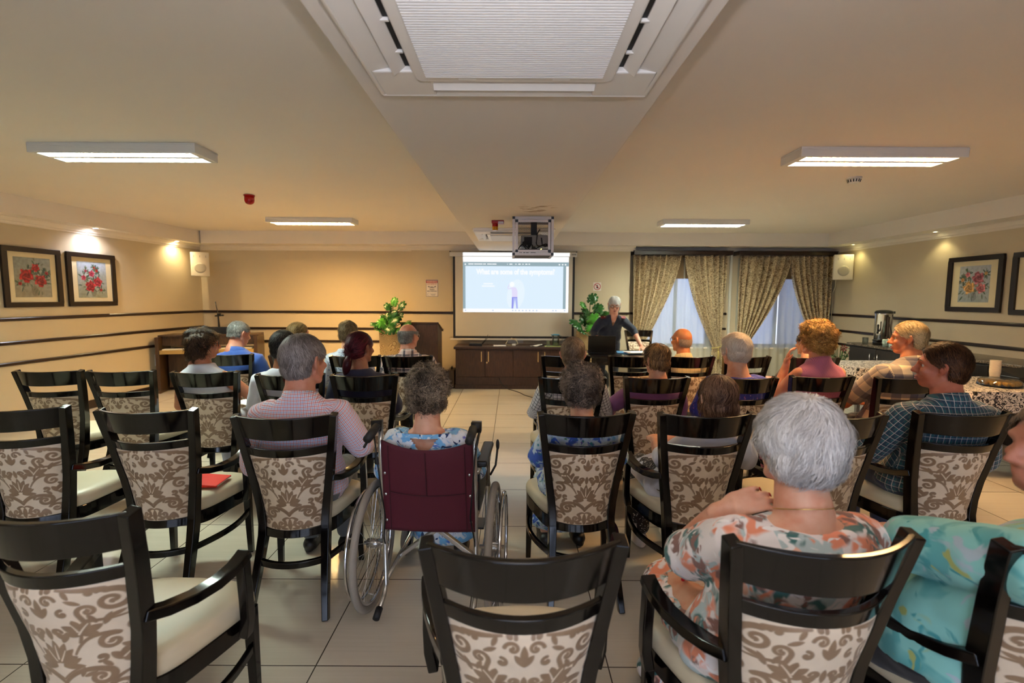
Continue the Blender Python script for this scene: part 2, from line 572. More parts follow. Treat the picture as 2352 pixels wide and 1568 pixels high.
for x in (-3.4, 2.1):  # unseen fittings behind the camera, added as fill
    for y in (-.2, -2.6):
        ceiling_light(x, y, 'rear', 'ceiling light behind the seats outside the picture')

def downlight(x, y, col, watts, label, blend=.6, size=95, strength=60):
    t = thing('downlight', label, 'downlight', (x, y, ZS), 0, 'recessed downlights in the bulkhead')
    obj('bezel', MB().lathe([(.028, 0), (.03, -.006), (.042, -.004), (.044, 0)], 20, cap=False), M_WHITE, t, smooth=True)
    obj('bulb', MB().lathe([(.001, -.002), (.026, -.002), (.026, 0.0), (.001, 0.0)], 16), emis('bulb_glow_%s' % label[:18].replace(' ', '_'), col, strength), t)
    ld = bpy.data.lights.new('spot', 'SPOT'); ld.energy = watts; ld.color = col; ld.spot_size = rad(size); ld.spot_blend = blend; ld.shadow_soft_size = .025
    lo = bpy.data.objects.new('spot', ld); COL.objects.link(lo); lo.parent = t; lo.location = (0, 0, -.012)
    return t
downlight(-5.445, 6.53, (.90, .90, 1.0), 9, 'bright white downlight above the smaller red flower picture', size=150, blend=1.0)
downlight(-5.40, 8.03, (1.0, .78, .42), 7, 'warm downlight in the bulkhead beside the left wall speaker', size=150, blend=1.0)
downlight(5.48, 8.02, (1.0, .88, .38), 1.6, 'dim downlight in the bulkhead beside the right wall speaker', size=110, strength=8)
downlight(5.47, 6.47, (1.0, .85, .42), 1.6, 'dim downlight above the pink and yellow rose picture', size=110, strength=8)

# ================================================================== AIR CONDITIONERS
M_AC = mat('ac_plastic', (236, 233, 230), 0.4)
M_ACW = mat('ac_grille_white', (250, 250, 252), 0.4)
M_DARK = mat('dark_gap', (26, 26, 28), 0.7)
def rrect(x0, x1, y0, y1, r, n=6):
    pts = []
    for cx, cy, a0 in ((x1 - r, y1 - r, 0), (x0 + r, y1 - r, 90), (x0 + r, y0 + r, 180), (x1 - r, y0 + r, 270)):
        for i in range(n + 1):
            a = rad(a0 + 90 * i / n)
            pts.append((cx + r * math.cos(a), cy + r * math.sin(a)))
    return pts
def slab(mb, pts, z0, z1):
    n = len(pts)
    mb.add([(x, y, z0) for x, y in pts] + [(x, y, z1) for x, y in pts],
           [tuple(range(n - 1, -1, -1)), tuple(range(n, 2 * n))] + [(i, (i + 1) % n, n + (i + 1) % n, n + i) for i in range(n)])
    return mb
def air_conditioner(cx, cy, S, label, zc=ZBEAM):
    t = thing('air_conditioner', label, 'air conditioner', (cx, cy, zc), 0, 'cassette air conditioners under the beam')
    h = S / 2
    fr = MB()
    # stepped outer panel, with the four outlets left open
    slab(fr, rrect(-h, h, -h, h, .05), -.022, 0)
    p = .045
    q = h - .02
    gi, oi = h * .62, h * .955          # inner square of the grille, outer line of the outlets
    slot = h * .56
    for a, b, c, d in ((-q, q, oi - .01, q), (-q, q, -q, -oi + .01), (-q, -oi + .01, -oi + .01, oi - .01), (oi - .01, q, -oi + .01, oi - .01)):
        slab(fr, [(a, c), (b, c), (b, d), (a, d)], -p, -.02)
    for sx in (-1, 1):
        for sy in (-1, 1):
            xs = sorted((sx * slot, sx * (oi - .01))); ys = sorted((sy * slot, sy * (oi - .01)))
            # corner blocks between the outlets
            slab(fr, [(xs[0], ys[0]), (xs[1], ys[0]), (xs[1], ys[1]), (xs[0], ys[1])], -p, -.02)
    g2 = gi + .02
    obj('panel', fr, M_AC, t, bevel=.006)
    rim = MB()
    slab(rim, rrect(-g2, g2, -g2, g2, .03), -p - .012, -.02)
    obj('grille_frame', rim, M_AC, t, bevel=.008, segs=3)
    gr = MB(); n = 46; gx, gy = gi * .93, gi * .90
    gr.box(-gx, gx, -gy, gy, -p - .0135, -p - .0115)
    for i in range(n):
        y = -gy + 2 * gy * (i + .5) / n
        gr.box(-gx, gx, y - gy / n * .62, y + gy / n * .62, -p - .021, -p - .013)
    gl = obj('grille', gr, M_ACW, t)
    gb = MB().box(-gx, gx, -gy, gy, -p - .0155, -p - .0136)
    obj('grille_shadow', gb, M_DARK, gl)
    for sx in (-.5, .5):
        l = MB().box(sx * gi - .03, sx * gi + .03, gi * .93, gi * .985, -p - .016, -p - .011)
        obj('latch', l, M_ACW, t, bevel=.003)
    for ang in (0, 90, 180, 270):
        R = Matrix.Rotation(rad(ang), 4, 'Z')
        def strip(v0, z0, v1, z1, th=.003):
            return MB().add([R @ Vector(q_) for q_ in ((-slot, v0, z0), (slot, v0, z0), (slot, v1, z1), (-slot, v1, z1), (-slot, v0, z0 + th), (slot, v0, z0 + th), (slot, v1, z1 + th), (-slot, v1, z1 + th))],
              [(3, 2, 1, 0), (4, 5, 6, 7), (0, 1, 5, 4), (1, 2, 6, 5), (2, 3, 7, 6), (3, 0, 4, 7)])
        obj('outlet', strip(gi + .021, -.0265, oi - .02, -.0265), M_DARK, t)
        obj('outlet_slope', strip(gi + .086, -.030, oi - .008, -p + .001), M_AC, t)
        f = strip(gi + .046, -.030, gi + .082, -.058)
        for u_ in (-.62, 0, .62):
            f.box(u_ * slot - .004, u_ * slot + .004, gi + .03, gi + .08, -.036, -.027, R)
        obj('flap', f, M_AC, t)
    return t
air_conditioner(0.003, 1.40, 1.0, 'large white cassette air conditioner overhead at the top of the picture')
air_conditioner(0.015, 6.11, .95, 'far white cassette air conditioner behind the projector cage')

# beacons, detector, alarm
M_RED = mat('red_lens', (190, 14, 16), 0.2, Transmission_Weight=0.25)
M_REDP = mat('red_plastic', (168, 24, 24), 0.35)
t = thing('alarm_beacon', 'red domed alarm beacon on the ceiling left of the beam', 'beacon', (-2.84, 5.42, ZC))
obj('base', MB().lathe([(.056, -.012), (.056, 0)], 24), M_REDP, t, smooth=False, bevel=.003)
obj('dome', MB().lathe([(.001, -.1), (.02, -.098), (.036, -.09), (.046, -.075), (.05, -.055), (.05, -.012)], 24), M_RED, t, smooth=True)
t = thing('alarm_sounder', 'red and amber alarm sounder under the beam by the cage', 'alarm', (-.148, 5.12, ZBEAM))
obj('base', MB().box(-.065, .06, -.04, .04, -.03, 0), M_REDP, t, bevel=.006)
obj('red_dome', MB().lathe([(.030, -.060), (.030, -.030)], 20, (-.03, 0, 0)), M_RED, t)
obj('amber_lens', MB().lathe([(.001, -.098), (.026, -.098), (.029, -.09), (.029, -.060)], 20, (-.03, 0, 0)), mat('amber_lens', (210, 140, 20), .25), t)
obj('label_plate', MB().box(.002, .056, -.0415, -.039, -.029, -.012), M_WHITE, t)
t = thing('smoke_detector', 'white smoke detector on the ceiling beyond the warm light', 'smoke detector', (3.057, 4.52, ZC))
obj('base', MB().lathe([(.058, -.012), (.06, 0)], 28), M_WHITE, t, smooth=False)
obj('sensor_head', MB().lathe([(.001, -.05), (.03, -.05), (.042, -.044), (.05, -.03), (.052, -.012)], 28), M_WHITE, t, smooth=True)
sl = MB()
for i in range(14):
    a = 2 * PI * i / 14
    sl.bar((.046 * math.cos(a), .046 * math.sin(a), -.042), (.052 * math.cos(a), .052 * math.sin(a), -.02), .008, .004)
obj('vent', sl, M_DARK, t)
# ================================================================== CHAIRS
t = NT('lacquered_dark_wood')
gr = t.noise(t.coord('Object', (60, 60, 5)), 1.0, 3.0)
t.set(color=t.mix(gr, lin((5, 4, 4)), lin((14, 9, 7))), rough=t.math('ADD', .09, t.math('MULTIPLY', gr, .06)))
t.b.inputs['Coat Weight'].default_value = .15
t.b.inputs['Coat Roughness'].default_value = .1
t.b.inputs['Specular IOR Level'].default_value = .4
M_WOOD = t.m
M_VINYL = mat('cream_vinyl', (214, 203, 176), .38, var=.05, vscale=5, bump=.08, bscale=420)

# ---- damask drawing: distance to a set of tapered strokes and leaves, mirrored left to right
def spiral(cx, cz, r0, turns, a0, d=1, w0=.007, w1=.0035, n=40, tail=None):
    pts = []
    for i in range(n + 1):
        u = i / n
        a = a0 + d * u * turns * 2 * PI
        r = r0 * (1 - .88 * u)
        pts.append((cx + r * math.cos(a), cz + r * math.sin(a), w0 + (w1 - w0) * u))
    pts[-1] = (pts[-1][0], pts[-1][1], .0075)
    if tail:
        pts = bez(tail, .003, w0, 14) + pts
    return pts
def bez(p, w0, w1, n=20):
    out = []
    for i in range(n + 1):
        u = i / n
        if len(p) == 3:
            x = [(1 - u) ** 2 * p[0][k] + 2 * u * (1 - u) * p[1][k] + u * u * p[2][k] for k in (0, 1)]
        else:
            x = [(1 - u) ** 3 * p[0][k] + 3 * u * (1 - u) ** 2 * p[1][k] + 3 * u * u * (1 - u) * p[2][k] + u ** 3 * p[3][k] for k in (0, 1)]
        out.append((x[0], x[1], w0 + (w1 - w0) * u))
    return out
def petal(x, z, ang, L, W, n=12):
    out = []
    for i in range(n + 1):
        u = i / n
        out.append((x + math.sin(ang) * L * u, z + math.cos(ang) * L * u, W * math.sin(PI * min(1, .12 + u * .86)) ** .8 + .0004))
    return out
DAM = []
DAM.append(spiral(.143, .318, .034, 1.45, rad(95), -1, .0085, .004, tail=[(.05, .372), (.085, .366), (.135, .356)]))
DAM.append(spiral(.098, .300, .020, 1.2, rad(200), -1, .006, .003, tail=[(.155, .262), (.125, .262), (.085, .272)]))
DAM.append(spiral(.026, .342, .018, 1.1, rad(10), 1, .005, .003))
for a in (-100, -60, -22, 18, 58, 98):                       # maple-like leaf
    DAM.append(petal(.072, .235, rad(a + 10), .044 if abs(a) < 70 else .03, .011))
DAM.append(bez([(.062, .205), (.070, .225), (.072, .245)], .004, .004))
for a in (-75, -48, -24, 0, 24, 48, 75):                       # central palmette
    DAM.append(petal(0, .150, rad(a), .068 - .02 * abs(a) / 75, .0105))
for a in (30, 62, 95):
    DAM.append(petal(.012, .135, rad(a), .046, .009))
DAM.append(spiral(.118, .190, .025, 1.25, rad(60), 1, .007, .0035, tail=[(.045, .170), (.075, .235), (.125, .216)]))
for i, a in enumerate((20, 60, 100, 140)):
    DAM.append(petal(.150, .215 - i * .022, rad(a), .026, .007))
DAM.append(bez([(0, .078), (.018, .108), (.06, .135), (.1, .105)], .005, .009))
DAM.append(spiral(.082, .088, .026, 1.3, rad(40), -1, .008, .004))
DAM.append(bez([(0, .092), (.022, .118), (.05, .128)], .003, .003))
for a in (-30, 10, 50, 90, 130):
    DAM.append(petal(.128, .125, rad(a), .034, .009))
DAM.append(spiral(.040, .036, .022, 1.3, rad(120), 1, .007, .0035, tail=[(0, .062), (.012, .075), (.030, .056)]))
DAM.append(spiral(.112, .040, .022, 1.25, rad(150), -1, .0065, .0035, tail=[(.150, .085), (.11, .085), (.094, .052)]))
for a in (150, 180, 210):
    DAM.append(petal(.076, .040, rad(a), .034, .008))
DAM.append(petal(0, .055, rad(180), .05, .010))
DAM.append(petal(.0, .30, rad(0), .05, .009))
DAM.append(petal(.0, .295, rad(35), .036, .008))
DAM.append(petal(.165, .02, rad(0), .04, .009))
DAM.append(petal(.172, .16, rad(10), .05, .008))
for cx, cz, r, a0, d in ((.176, .262, .014, 40, 1), (.030, .372, .012, 200, -1), (.112, .352, .012, 0, 1), (.050, .302, .013, 90, 1), (.166, .112, .014, 120, -1), (.060, .012, .012, 60, 1), (.150, .012, .013, 90, -1), (.020, .245, .012, 0, 1), (.092, .148, .013, 250, 1)):
    DAM.append(spiral(cx, cz, r, 1.1, rad(a0), d, .0048, .0026, 24))
for x_, z_, a_, L_, W_ in ((.118, .252, 30, .034, .007), (.128, .268, 70, .03, .006), (.105, .262, -20, .03, .006), (.032, .222, -30, .030, .008), (.028, .214, 30, .034, .008), (.0, .225, 0, .036, .008), (.185, .33, 0, .03, .007), (.19, .21, -20, .03, .007),
                          (.045, .100, 20, .03, .006), (.052, .098, 70, .028, .006), (.012, .03, 60, .024, .006), (.012, .012, 90, .03, .006), (.088, .325, -60, .03, .006), (.07, .345, -20, .028, .006), (.15, .15, -40, .03, .007), (.105, .115, -30, .026, .006)):
    DAM.append(petal(x_, z_, rad(a_), L_, W_, 8))
VEIN = [bez([(.066, .232), (.078, .250), (.090, .262)], .0022, .0012), bez([(.066, .240), (.062, .255), (.056, .268)], .0022, .001), bez([(.0, .158), (.0, .18), (.0, .2)], .0022, .001),
        bez([(.006, .152), (.016, .170), (.022, .184)], .0018, .001), bez([(.128, .13), (.138, .142), (.15, .148)], .002, .001)]
def damask(x, z):
    x = np.abs(x)
    best = np.full(x.shape, 1.0)
    def seg(items, best):
        for st in items:
            for (ax, az, aw), (bx, bz, bw) in zip(st[:-1], st[1:]):
                dx, dz = bx - ax, bz - az
                L2 = dx * dx + dz * dz + 1e-12
                u = np.clip(((x - ax) * dx + (z - az) * dz) / L2, 0, 1)
                d = np.hypot(x - ax - u * dx, z - az - u * dz) - (aw + (bw - aw) * u)
                best = np.minimum(best, d)
        return best
    b = seg(DAM, best)
    v = seg(VEIN, np.full(x.shape, 1.0))
    p = 1 - np.clip((b + .0012) / .0024, 0, 1)
    q = np.clip((v + .0006) / .0016, 0, 1)
    return p * q

t = NT('damask_upholstery')
a = t.attr('pat').outputs['Fac']
nz = t.noise(t.coord('Object', (1, 1, 1)), 26, 3.0)
base = t.mix(nz, lin((224, 207, 184)), lin((234, 219, 198)))
pile = t.mix(nz, lin((136, 108, 82)), lin((160, 132, 104)))
fine = t.noise(t.coord('Object', (1, 1, 1)), 420, 2.0)
t.set(color=t.mix(a, base, pile), rough=t.math('SUBTRACT', .72, t.math('MULTIPLY', a, .32)))
t.val(t.b.inputs['Specular IOR Level'], t.math('ADD', .15, t.math('MULTIPLY', a, .7)))
t.b.inputs['Sheen Weight'].default_value = .3
t.b.inputs['Sheen Roughness'].default_value = .35
t.bump(t.math('ADD', t.math('MULTIPLY', a, 1.0), t.math('MULTIPLY', fine, .25)), .5, .0015)
M_DAMASK = t.m

def sx(z):       # centre line of the back posts
    return float(np.interp(z, (0, .2, .36, .45, .6, .96), (.172, .156, .145, .145, .166, .218)))
def sy(z):
    return float(np.interp(z, (0, .12, .25, .36, .45, .6, .8, .96), (-.36, -.318, -.262, -.222, -.208, -.222, -.262, -.30)))
def arcy(x, z, bow):
    return sy(z) - bow * (1 - (x / max(.02, sx(z))) ** 2)

def back_rail(z0, z1, bow, th=.022, n=18, ext=0.0):
    mb = MB(); nz_ = 3; rows = []
    def P(u, v, off):
        z = z0 + (z1 - z0) * v
        x = (u * 2 - 1) * (sx(z) + ext)
        return (x, arcy(x, z, bow) + off, z)
    ring = [(0, -th / 2), (1, -th / 2), (1, th / 2), (0, th / 2)]
    vs = []; fs = []
    for i in range(n + 1):
        for v, o in ring:
            vs.append(P(i / n, v, o))
    for i in range(n):
        for k in range(4):
            k2 = (k + 1) % 4
            fs.append((i * 4 + k, i * 4 + k2, (i + 1) * 4 + k2, (i + 1) * 4 + k))
    fs.append((3, 2, 1, 0)); fs.append(tuple(n * 4 + k for k in range(4)))
    return mb.add(vs, fs)

def build_chair(name, arms):
    t = thing(name, 'dark wooden chair', 'chair', (0, -50, 0))
    for s in (-1, 1):
        zs = [0, .06, .12, .2, .28, .36, .42, .5, .6, .7, .8, .9, .962]
        pts = [(s * sx(z), sy(z), z) for z in zs]
        sc = [np.interp(z, (0, .36, .5, .96), (.85, 1.15, 1.1, .95)) for z in zs]
        mb = MB().sweep(pts, [(-.017, -.024), (.017, -.024), (.017, .024), (-.017, .024)], up=(0, 1, 0), scales=sc)
        obj('back_post', mb, M_WOOD, t, smooth=True, bevel=.004)
        fl = MB()
        fl.add([(s * .215 + a * .019, .17 + b * .019, .40) for a, b in ((-1, -1), (1, -1), (1, 1), (-1, 1))] + [(s * .222 + a * .014, .175 + b * .014, 0) for a, b in ((-1, -1), (1, -1), (1, 1), (-1, 1))],
               [(0, 1, 2, 3), (7, 6, 5, 4), (0, 4, 5, 1), (1, 5, 6, 2), (2, 6, 7, 3), (3, 7, 4, 0)])
        obj('front_leg', fl, M_WOOD, t, bevel=.003)
    obj('top_rail', back_rail(.857, .962, .085), M_WOOD, t, smooth=True, bevel=.005)
    obj('middle_rail', back_rail(.772, .812, .083), M_WOOD, t, smooth=True, bevel=.004)
    obj('bottom_rail', back_rail(.362, .402, .05), M_WOOD, t, smooth=True, bevel=.004)
    # upholstered back, both faces, with the woven pattern as a vertex attribute
    nu, nv = 160, 270
    def P(u, v, side):
        z = .398 + .378 * v
        hw = sx(z) - .012
        x = (u * 2 - 1) * hw
        bow = .05 + .033 * v
        puff = .016 * (max(0, 1 - abs(u * 2 - 1) ** 6) * max(0, 1 - abs(v * 2 - 1) ** 6)) ** .5
        y = sy(z) - bow * (1 - (u * 2 - 1) ** 2) + side * (.006 + puff)
        return (x, y, z)
    mb = MB()
    mb.grid(lambda u, v: P(u, v, -1), nu, nv)
    nb = len(mb.v)
    mb.grid(lambda u, v: P(u, v, 1), 24, 30)
    me = mesh_of('back_cushion', mb.v, mb.f)
    co = np.array(mb.v)
    zz = co[:, 2] - .398
    pv = damask(co[:, 0], zz)
    at = me.attributes.new('pat', 'FLOAT', 'POINT')
    at.data.foreach_set('value', pv.astype(np.float32))
    # thicken the rim so the two faces meet
    obj('back_cushion', me, M_DAMASK, t, smooth=True)
    # seat
    def outline(k, z, yk=1.0):
        pts = []
        for i in range(48):
            a = 2 * PI * i / 48
            c, s = math.cos(a), math.sin(a)
            e = .42
            px = math.copysign(abs(c) ** e, c); py = math.copysign(abs(s) ** e, s)
            y = .0 + py * .205 * (1 - (1 - k) * .9)
            hw = np.interp(y, (-.205, .205), (.168, .266))
            yb = y + (.028 * (1 - px * px) if py > 0 else 0)
            pts.append((px * hw * k, yb, z))
        return pts
    rings = [(.93, .402), (.985, .408), (1.0, .425), (.995, .445), (.97, .460), (.9, .470), (.75, .476), (.5, .480), (.2, .482)]
    mb = MB(); vs = []; fs = []
    for k, z in rings:
        vs += outline(k, z)
    for j in range(len(rings) - 1):
        for i in range(48):
            k = (i + 1) % 48
            fs.append((j * 48 + i, j * 48 + k, (j + 1) * 48 + k, (j + 1) * 48 + i))
    fs.append(tuple(range(47, -1, -1))); fs.append(tuple((len(rings) - 1) * 48 + i for i in range(48)))
    obj('seat', mb.add(vs, fs), M_VINYL, t, smooth=True)
    mb = MB(); vs = outline(.97, .335) + outline(.97, .403)
    obj('seat_frame', mb.add(vs, [tuple(range(47, -1, -1)), tuple(range(48, 96))] + [(i, (i + 1) % 48, 48 + (i + 1) % 48, 48 + i) for i in range(48)]), M_WOOD, t, bevel=.004)
    # bowed stretchers
    rp = [(x, sy(.25) - .055 * (1 - (x / .155) ** 2), .25) for x in np.linspace(-.155, .155, 13)]
    obj('rear_stretcher', MB().sweep(rp, [(-.011, -.015), (.011, -.015), (.011, .015), (-.011, .015)]), M_WOOD, t, smooth=True, bevel=.004)
    for s in (-1, 1):
        sp = [(s * (.155 + .063 * u + .045 * math.sin(PI * u)), sy(.25) + (.175 - sy(.25)) * u, .25) for u in np.linspace(0, 1, 11)]
        obj('side_stretcher', MB().sweep(sp, [(-.010, -.014), (.010, -.014), (.010, .014), (-.010, .014)]), M_WOOD, t, smooth=True, bevel=.004)
    if arms:
        for s in (-1, 1):
            ap = [(.172, -.235, .638), (.192, -.17, .617), (.216, -.10, .607), (.240, -.03, .610), (.256, .03, .624), (.262, .065, .640), (.263, .085, .648)]
            ap = [(s * p[0], p[1], p[2]) for p in ap]
            a = obj('armrest', MB().sweep(ap, [(-.023, -.016), (.023, -.016), (.023, .016), (-.023, .016)]), M_WOOD, t, smooth=True, bevel=.005)
            pp = [(s * .263, .068, .650), (s * .264, .070, .58), (s * .266, .074, .50), (s * .264, .080, .42), (s * .252, .084, .355)]
            obj('arm_post', MB().sweep(pp, [(-.016, -.02), (.016, -.02), (.016, .02), (-.016, .02)], up=(0, 1, 0)), M_WOOD, a, smooth=True, bevel=.005)
    return t

def copy_tree(o, parent=None):
    c = o.copy(); COL.objects.link(c)
    if parent is not None:
        c.parent = parent
    for ch in list(o.children):
        copy_tree(ch, c)
    return c

_protos = {}
GA = 'dark wooden armchairs set out in rows'
GS = 'dark wooden chairs without arms set out in rows'
def chair(key, mx, my, ang, arms, label):
    """mx,my: middle of the top of the back; ang: degrees counter-clockwise from facing the screen"""
    a = rad(ang)
    loc = (mx - math.sin(a) * .30, my + math.cos(a) * .30, 0)
    if arms not in _protos:
        r = build_chair('armchair' if arms else 'dining_chair', arms)
        _protos[arms] = r
    else:
        r = copy_tree(_protos[arms])
    r.location = loc; r.rotation_euler = (0, 0, a)
    r['label'] = label; r['category'] = 'chair'; r['group'] = GA if arms else GS
    return r
CH = [
 ('A1', -1.175, 1.205, -4, 1, 'nearest empty armchair in the lower left corner'),
 ('A2', .029, 1.05, 2, 1, 'empty armchair nearest the camera, right behind the wheelchair'),
 ('A3', .713, 1.075, 5, 1, 'armchair under the white haired woman in the peach floral dress'),
 ('A4', 1.315, 1.06, 4, 1, 'armchair at the lower right edge under the man in turquoise'),
 ('B0', -2.93, 2.33, 8, 1, 'armchair cut off by the left edge, only part of its seat in view'),
 ('B1', -2.385, 2.315, 9, 1, 'empty armchair at the left edge, behind the first chair by the wall'),
 ('B2', -1.735, 2.295, 2, 1, 'empty armchair with a red folder on its cream seat'),
 ('B3', -1.035, 2.205, 5, 1, 'armchair under the grey haired man in the pink checked shirt'),
 ('B4', .354, 2.275, 4, 0, 'chair under the curly haired woman in the blue and white print dress'),
 ('B5', .92, 2.275, 3, 1, 'armchair under the woman with a smooth brown bob and white top'),
 ('B6', 1.532, 2.26, 4, 1, 'empty armchair half hidden behind the white haired woman in peach florals'),
 ('B7', 2.17, 2.32, 0, 1, 'armchair under the brown haired man in the green plaid shirt'),
 ('C1', -3.313, 3.48, 4, 0, 'empty chair nearest the left wall, leftmost of the row beyond the red folder'),
 ('C2', -2.804, 3.49, 5, 0, 'empty chair beside the one nearest the left wall, second in its row'),
 ('C3', -2.184, 3.465, 5, 0, 'chair under the dark haired woman in a sleeveless white top'),
 ('C4', -1.535, 3.37, 5, 0, 'chair under the black haired man in white, behind the pink checked shirt'),
 ('C5', -1.017, 3.36, 4, 1, 'armchair under the woman with the burgundy ponytail'),
 ('C6', .408, 3.29, 3, 0, 'chair under the man in the black and white checked shirt'),
 ('C7', .992, 3.325, 4, 0, 'chair under the brown haired woman in plain purple'),
 ('C8', 1.599, 3.335, 4, 0, 'chair under the white haired woman in the royal blue print top'),
 ('C9', 2.176, 3.41, 4, 0, 'chair under the curly blonde woman in the pink sleeveless blouse'),
 ('C10', 2.734, 3.36, 4, 0, 'chair under the fair haired man in the blue and cream checked shirt'),
 ('D1', -2.635, 4.52, 5, 0, 'chair under the man in the plain blue shirt'),
 ('D2', -1.99, 4.48, 5, 0, 'chair under the woman with her hair tied back, behind the black haired man'),
 ('D3', -1.43, 4.46, 5, 0, 'chair under the short haired woman in a blue and white print, front row'),
 ('D4', -.957, 4.47, 5, 0, 'chair under the balding man in the pale pink plaid shirt'),
 ('D5', .50, 4.54, 5, 0, 'empty front row chair before the laptop table, left one of two'),
 ('D6', 1.125, 4.55, 5, 0, 'empty front row chair facing the speaker, beside the woman in purple'),
 ('D7', 1.659, 4.53, 6, 0, 'chair under the bald man in the pale yellow checked shirt'),
 ('D8', 2.19, 4.55, 6, 0, 'empty front row chair in front of the royal blue print top'),
 ('D9', 2.80, 4.50, 5, 0, 'front row chair almost wholly hidden by the curly blonde woman'),
]
CHAIRS = {}
for key, mx, my, ang, arms, label in CH:
    CHAIRS[key] = chair(key, mx, my, ang, arms, label)
# the speaker's own chair, its back to the curtains
CHAIRS['S'] = chair('S', 2.09, 8.12, 176, 0, 'chair behind the speaker, standing by the curtain')
# ================================================================== PEOPLE
def fuse(mb, voxel, smooth=4, name='fused'):
    me = mesh_of(name, mb.v, mb.f)
    o = bpy.data.objects.new(name, me); COL.objects.link(o)
    r = o.modifiers.new('r', 'REMESH'); r.mode = 'VOXEL'; r.voxel_size = voxel; r.use_smooth_shade = True
    if smooth:
        s = o.modifiers.new('s', 'SMOOTH'); s.factor = .5; s.iterations = smooth
    dg = bpy.context.evaluated_depsgraph_get()
    out = bpy.data.meshes.new_from_object(o.evaluated_get(dg))
    bpy.data.objects.remove(o, do_unlink=True); bpy.data.meshes.remove(me)
    out.name = name
    out.polygons.foreach_set('use_smooth', [True] * len(out.polygons))
    return out

def co_of(me):
    a = np.empty(len(me.vertices) * 3, np.float64); me.vertices.foreach_get('co', a)
    return a.reshape(-1, 3)
def no_of(me):
    a = np.empty(len(me.vertices) * 3, np.float32); me.vertex_normals.foreach_get('vector', a)
    return a.reshape(-1, 3).astype(float)
def set_co(me, a):
    me.vertices.foreach_set('co', np.ascontiguousarray(a, dtype=np.float32).ravel()); me.update()

def limb(mb, pts, radii, seg=16):
    """closed tapered tube with round ends"""
    pts = [Vector(p) for p in pts]
    P = []; Rr = []
    d0 = (pts[1] - pts[0]).normalized(); d1 = (pts[-1] - pts[-2]).normalized()
    for a in (80, 50, 22):
        P.append(pts[0] - d0 * radii[0] * math.sin(rad(a))); Rr.append(radii[0] * math.cos(rad(a)))
    # smooth the polyline with one subdivision
    for i, p in enumerate(pts):
        P.append(p); Rr.append(radii[i])
        if i < len(pts) - 1:
            P.append((p + pts[i + 1]) / 2); Rr.append((radii[i] + radii[i + 1]) / 2 * 1.02)
    for a in (22, 50, 80):
        P.append(pts[-1] + d1 * radii[-1] * math.sin(rad(a))); Rr.append(radii[-1] * math.cos(rad(a)))
    n = len(P); vs = []; fs = []
    ref = Vector((0.31, 0.17, 0.93))
    for i in range(n):
        d = (P[min(i + 1, n - 1)] - P[max(i - 1, 0)]).normalized()
        s = d.cross(ref)
        if s.length < .05:
            s = d.cross(Vector((0, 1, 0)))
        s.normalize(); u = s.cross(d); ref = u
        for k in range(seg):
            a = 2 * PI * k / seg
            vs.append(P[i] + (s * math.cos(a) + u * math.sin(a)) * Rr[i])
    for i in range(n - 1):
        for k in range(seg):
            k2 = (k + 1) % seg
            fs.append((i * seg + k, i * seg + k2, (i + 1) * seg + k2, (i + 1) * seg + k))
    fs.append(tuple(range(seg - 1, -1, -1))); fs.append(tuple((n - 1) * seg + k for k in range(seg)))
    mb.add(vs, fs)

def tors(mb, secs, seg=28):
    """stack of ellipses: (cx, cy, cz, rx, ry, tilt about x)"""
    vs = []; fs = []; n = len(secs)
    for (cx, cy, cz, rx, ry, tl) in secs:
        c, s = math.cos(tl), math.sin(tl)
        for k in range(seg):
            a = 2 * PI * k / seg
            ca, sa = math.cos(a), math.sin(a)
            x = math.copysign(abs(ca) ** .85, ca) * rx; y = math.copysign(abs(sa) ** .9, sa) * ry
            vs.append((cx + x, cy + y * c, cz + y * s))
    for i in range(n - 1):
        for k in range(seg):
            k2 = (k + 1) % seg
            fs.append((i * seg + k, i * seg + k2, (i + 1) * seg + k2, (i + 1) * seg + k))
    fs.append(tuple(range(seg - 1, -1, -1))); fs.append(tuple((n - 1) * seg + k for k in range(seg)))
    mb.add(vs, fs)

def hand(mb, w, d, n, side, curl=.5, k=1.0, spread=.26):
    """palm, four fingers and a thumb; w wrist, d pointing to the knuckles, n out of the back of the hand"""
    w = Vector(w); d = Vector(d).normalized(); n = Vector(n); n = (n - d * n.dot(d)).normalized(); x = d.cross(n) * side
    tips = []
    # x points to the thumb side
    R = Matrix((x, d, n)).transposed()
    c = w + d * .048 * k
    mb.ell(tuple(c), (.040 * k, .052 * k, .0165 * k), 16, 10, R)
    limb(mb, [w - d * .02, w + d * .02], [.025 * k, .027 * k], 12)
    for i, (o, L, r) in enumerate(((.031, .072, .0080), (.0105, .080, .0084), (-.0105, .075, .0081), (-.031, .060, .0072))):
        a = w + d * (.088 - abs(o) * .25) * k + x * o * k
        dd = (d + x * (o * 4.5 * spread)).normalized()
        pts = [a - dd * .02 * k, a]; ang = curl * .5; p = a
        for f in (.44, .32, .24):
            ang2 = ang
            v = dd * math.cos(ang2) - n * math.sin(ang2)
            p = p + v * L * f * k; pts.append(p); ang += curl * (.75 + .08 * i)
        tips.append((p, v, (n * math.cos(ang2) + d * math.sin(ang2)).normalized(), a))
        limb(mb, pts, [r * k * 1.05, r * k * 1.1, r * k, r * k * .95, r * k * .8], 10)
    a = w + d * .022 * k + x * .026 * k
    t1 = (d * .55 + x * .75 - n * .30).normalized(); t2 = (d * .85 + x * .35 - n * (.25 + curl * .3)).normalized()
    p1 = a + t1 * .034 * k; p2 = p1 + t2 * .030 * k; p3 = p2 + (t2 + d * .2).normalized() * .024 * k
    limb(mb, [a, p1, p2, p3], [.014 * k, .012 * k, .0105 * k, .0085 * k], 10)
    tips.append((p3, t2, n, a))
    return tips

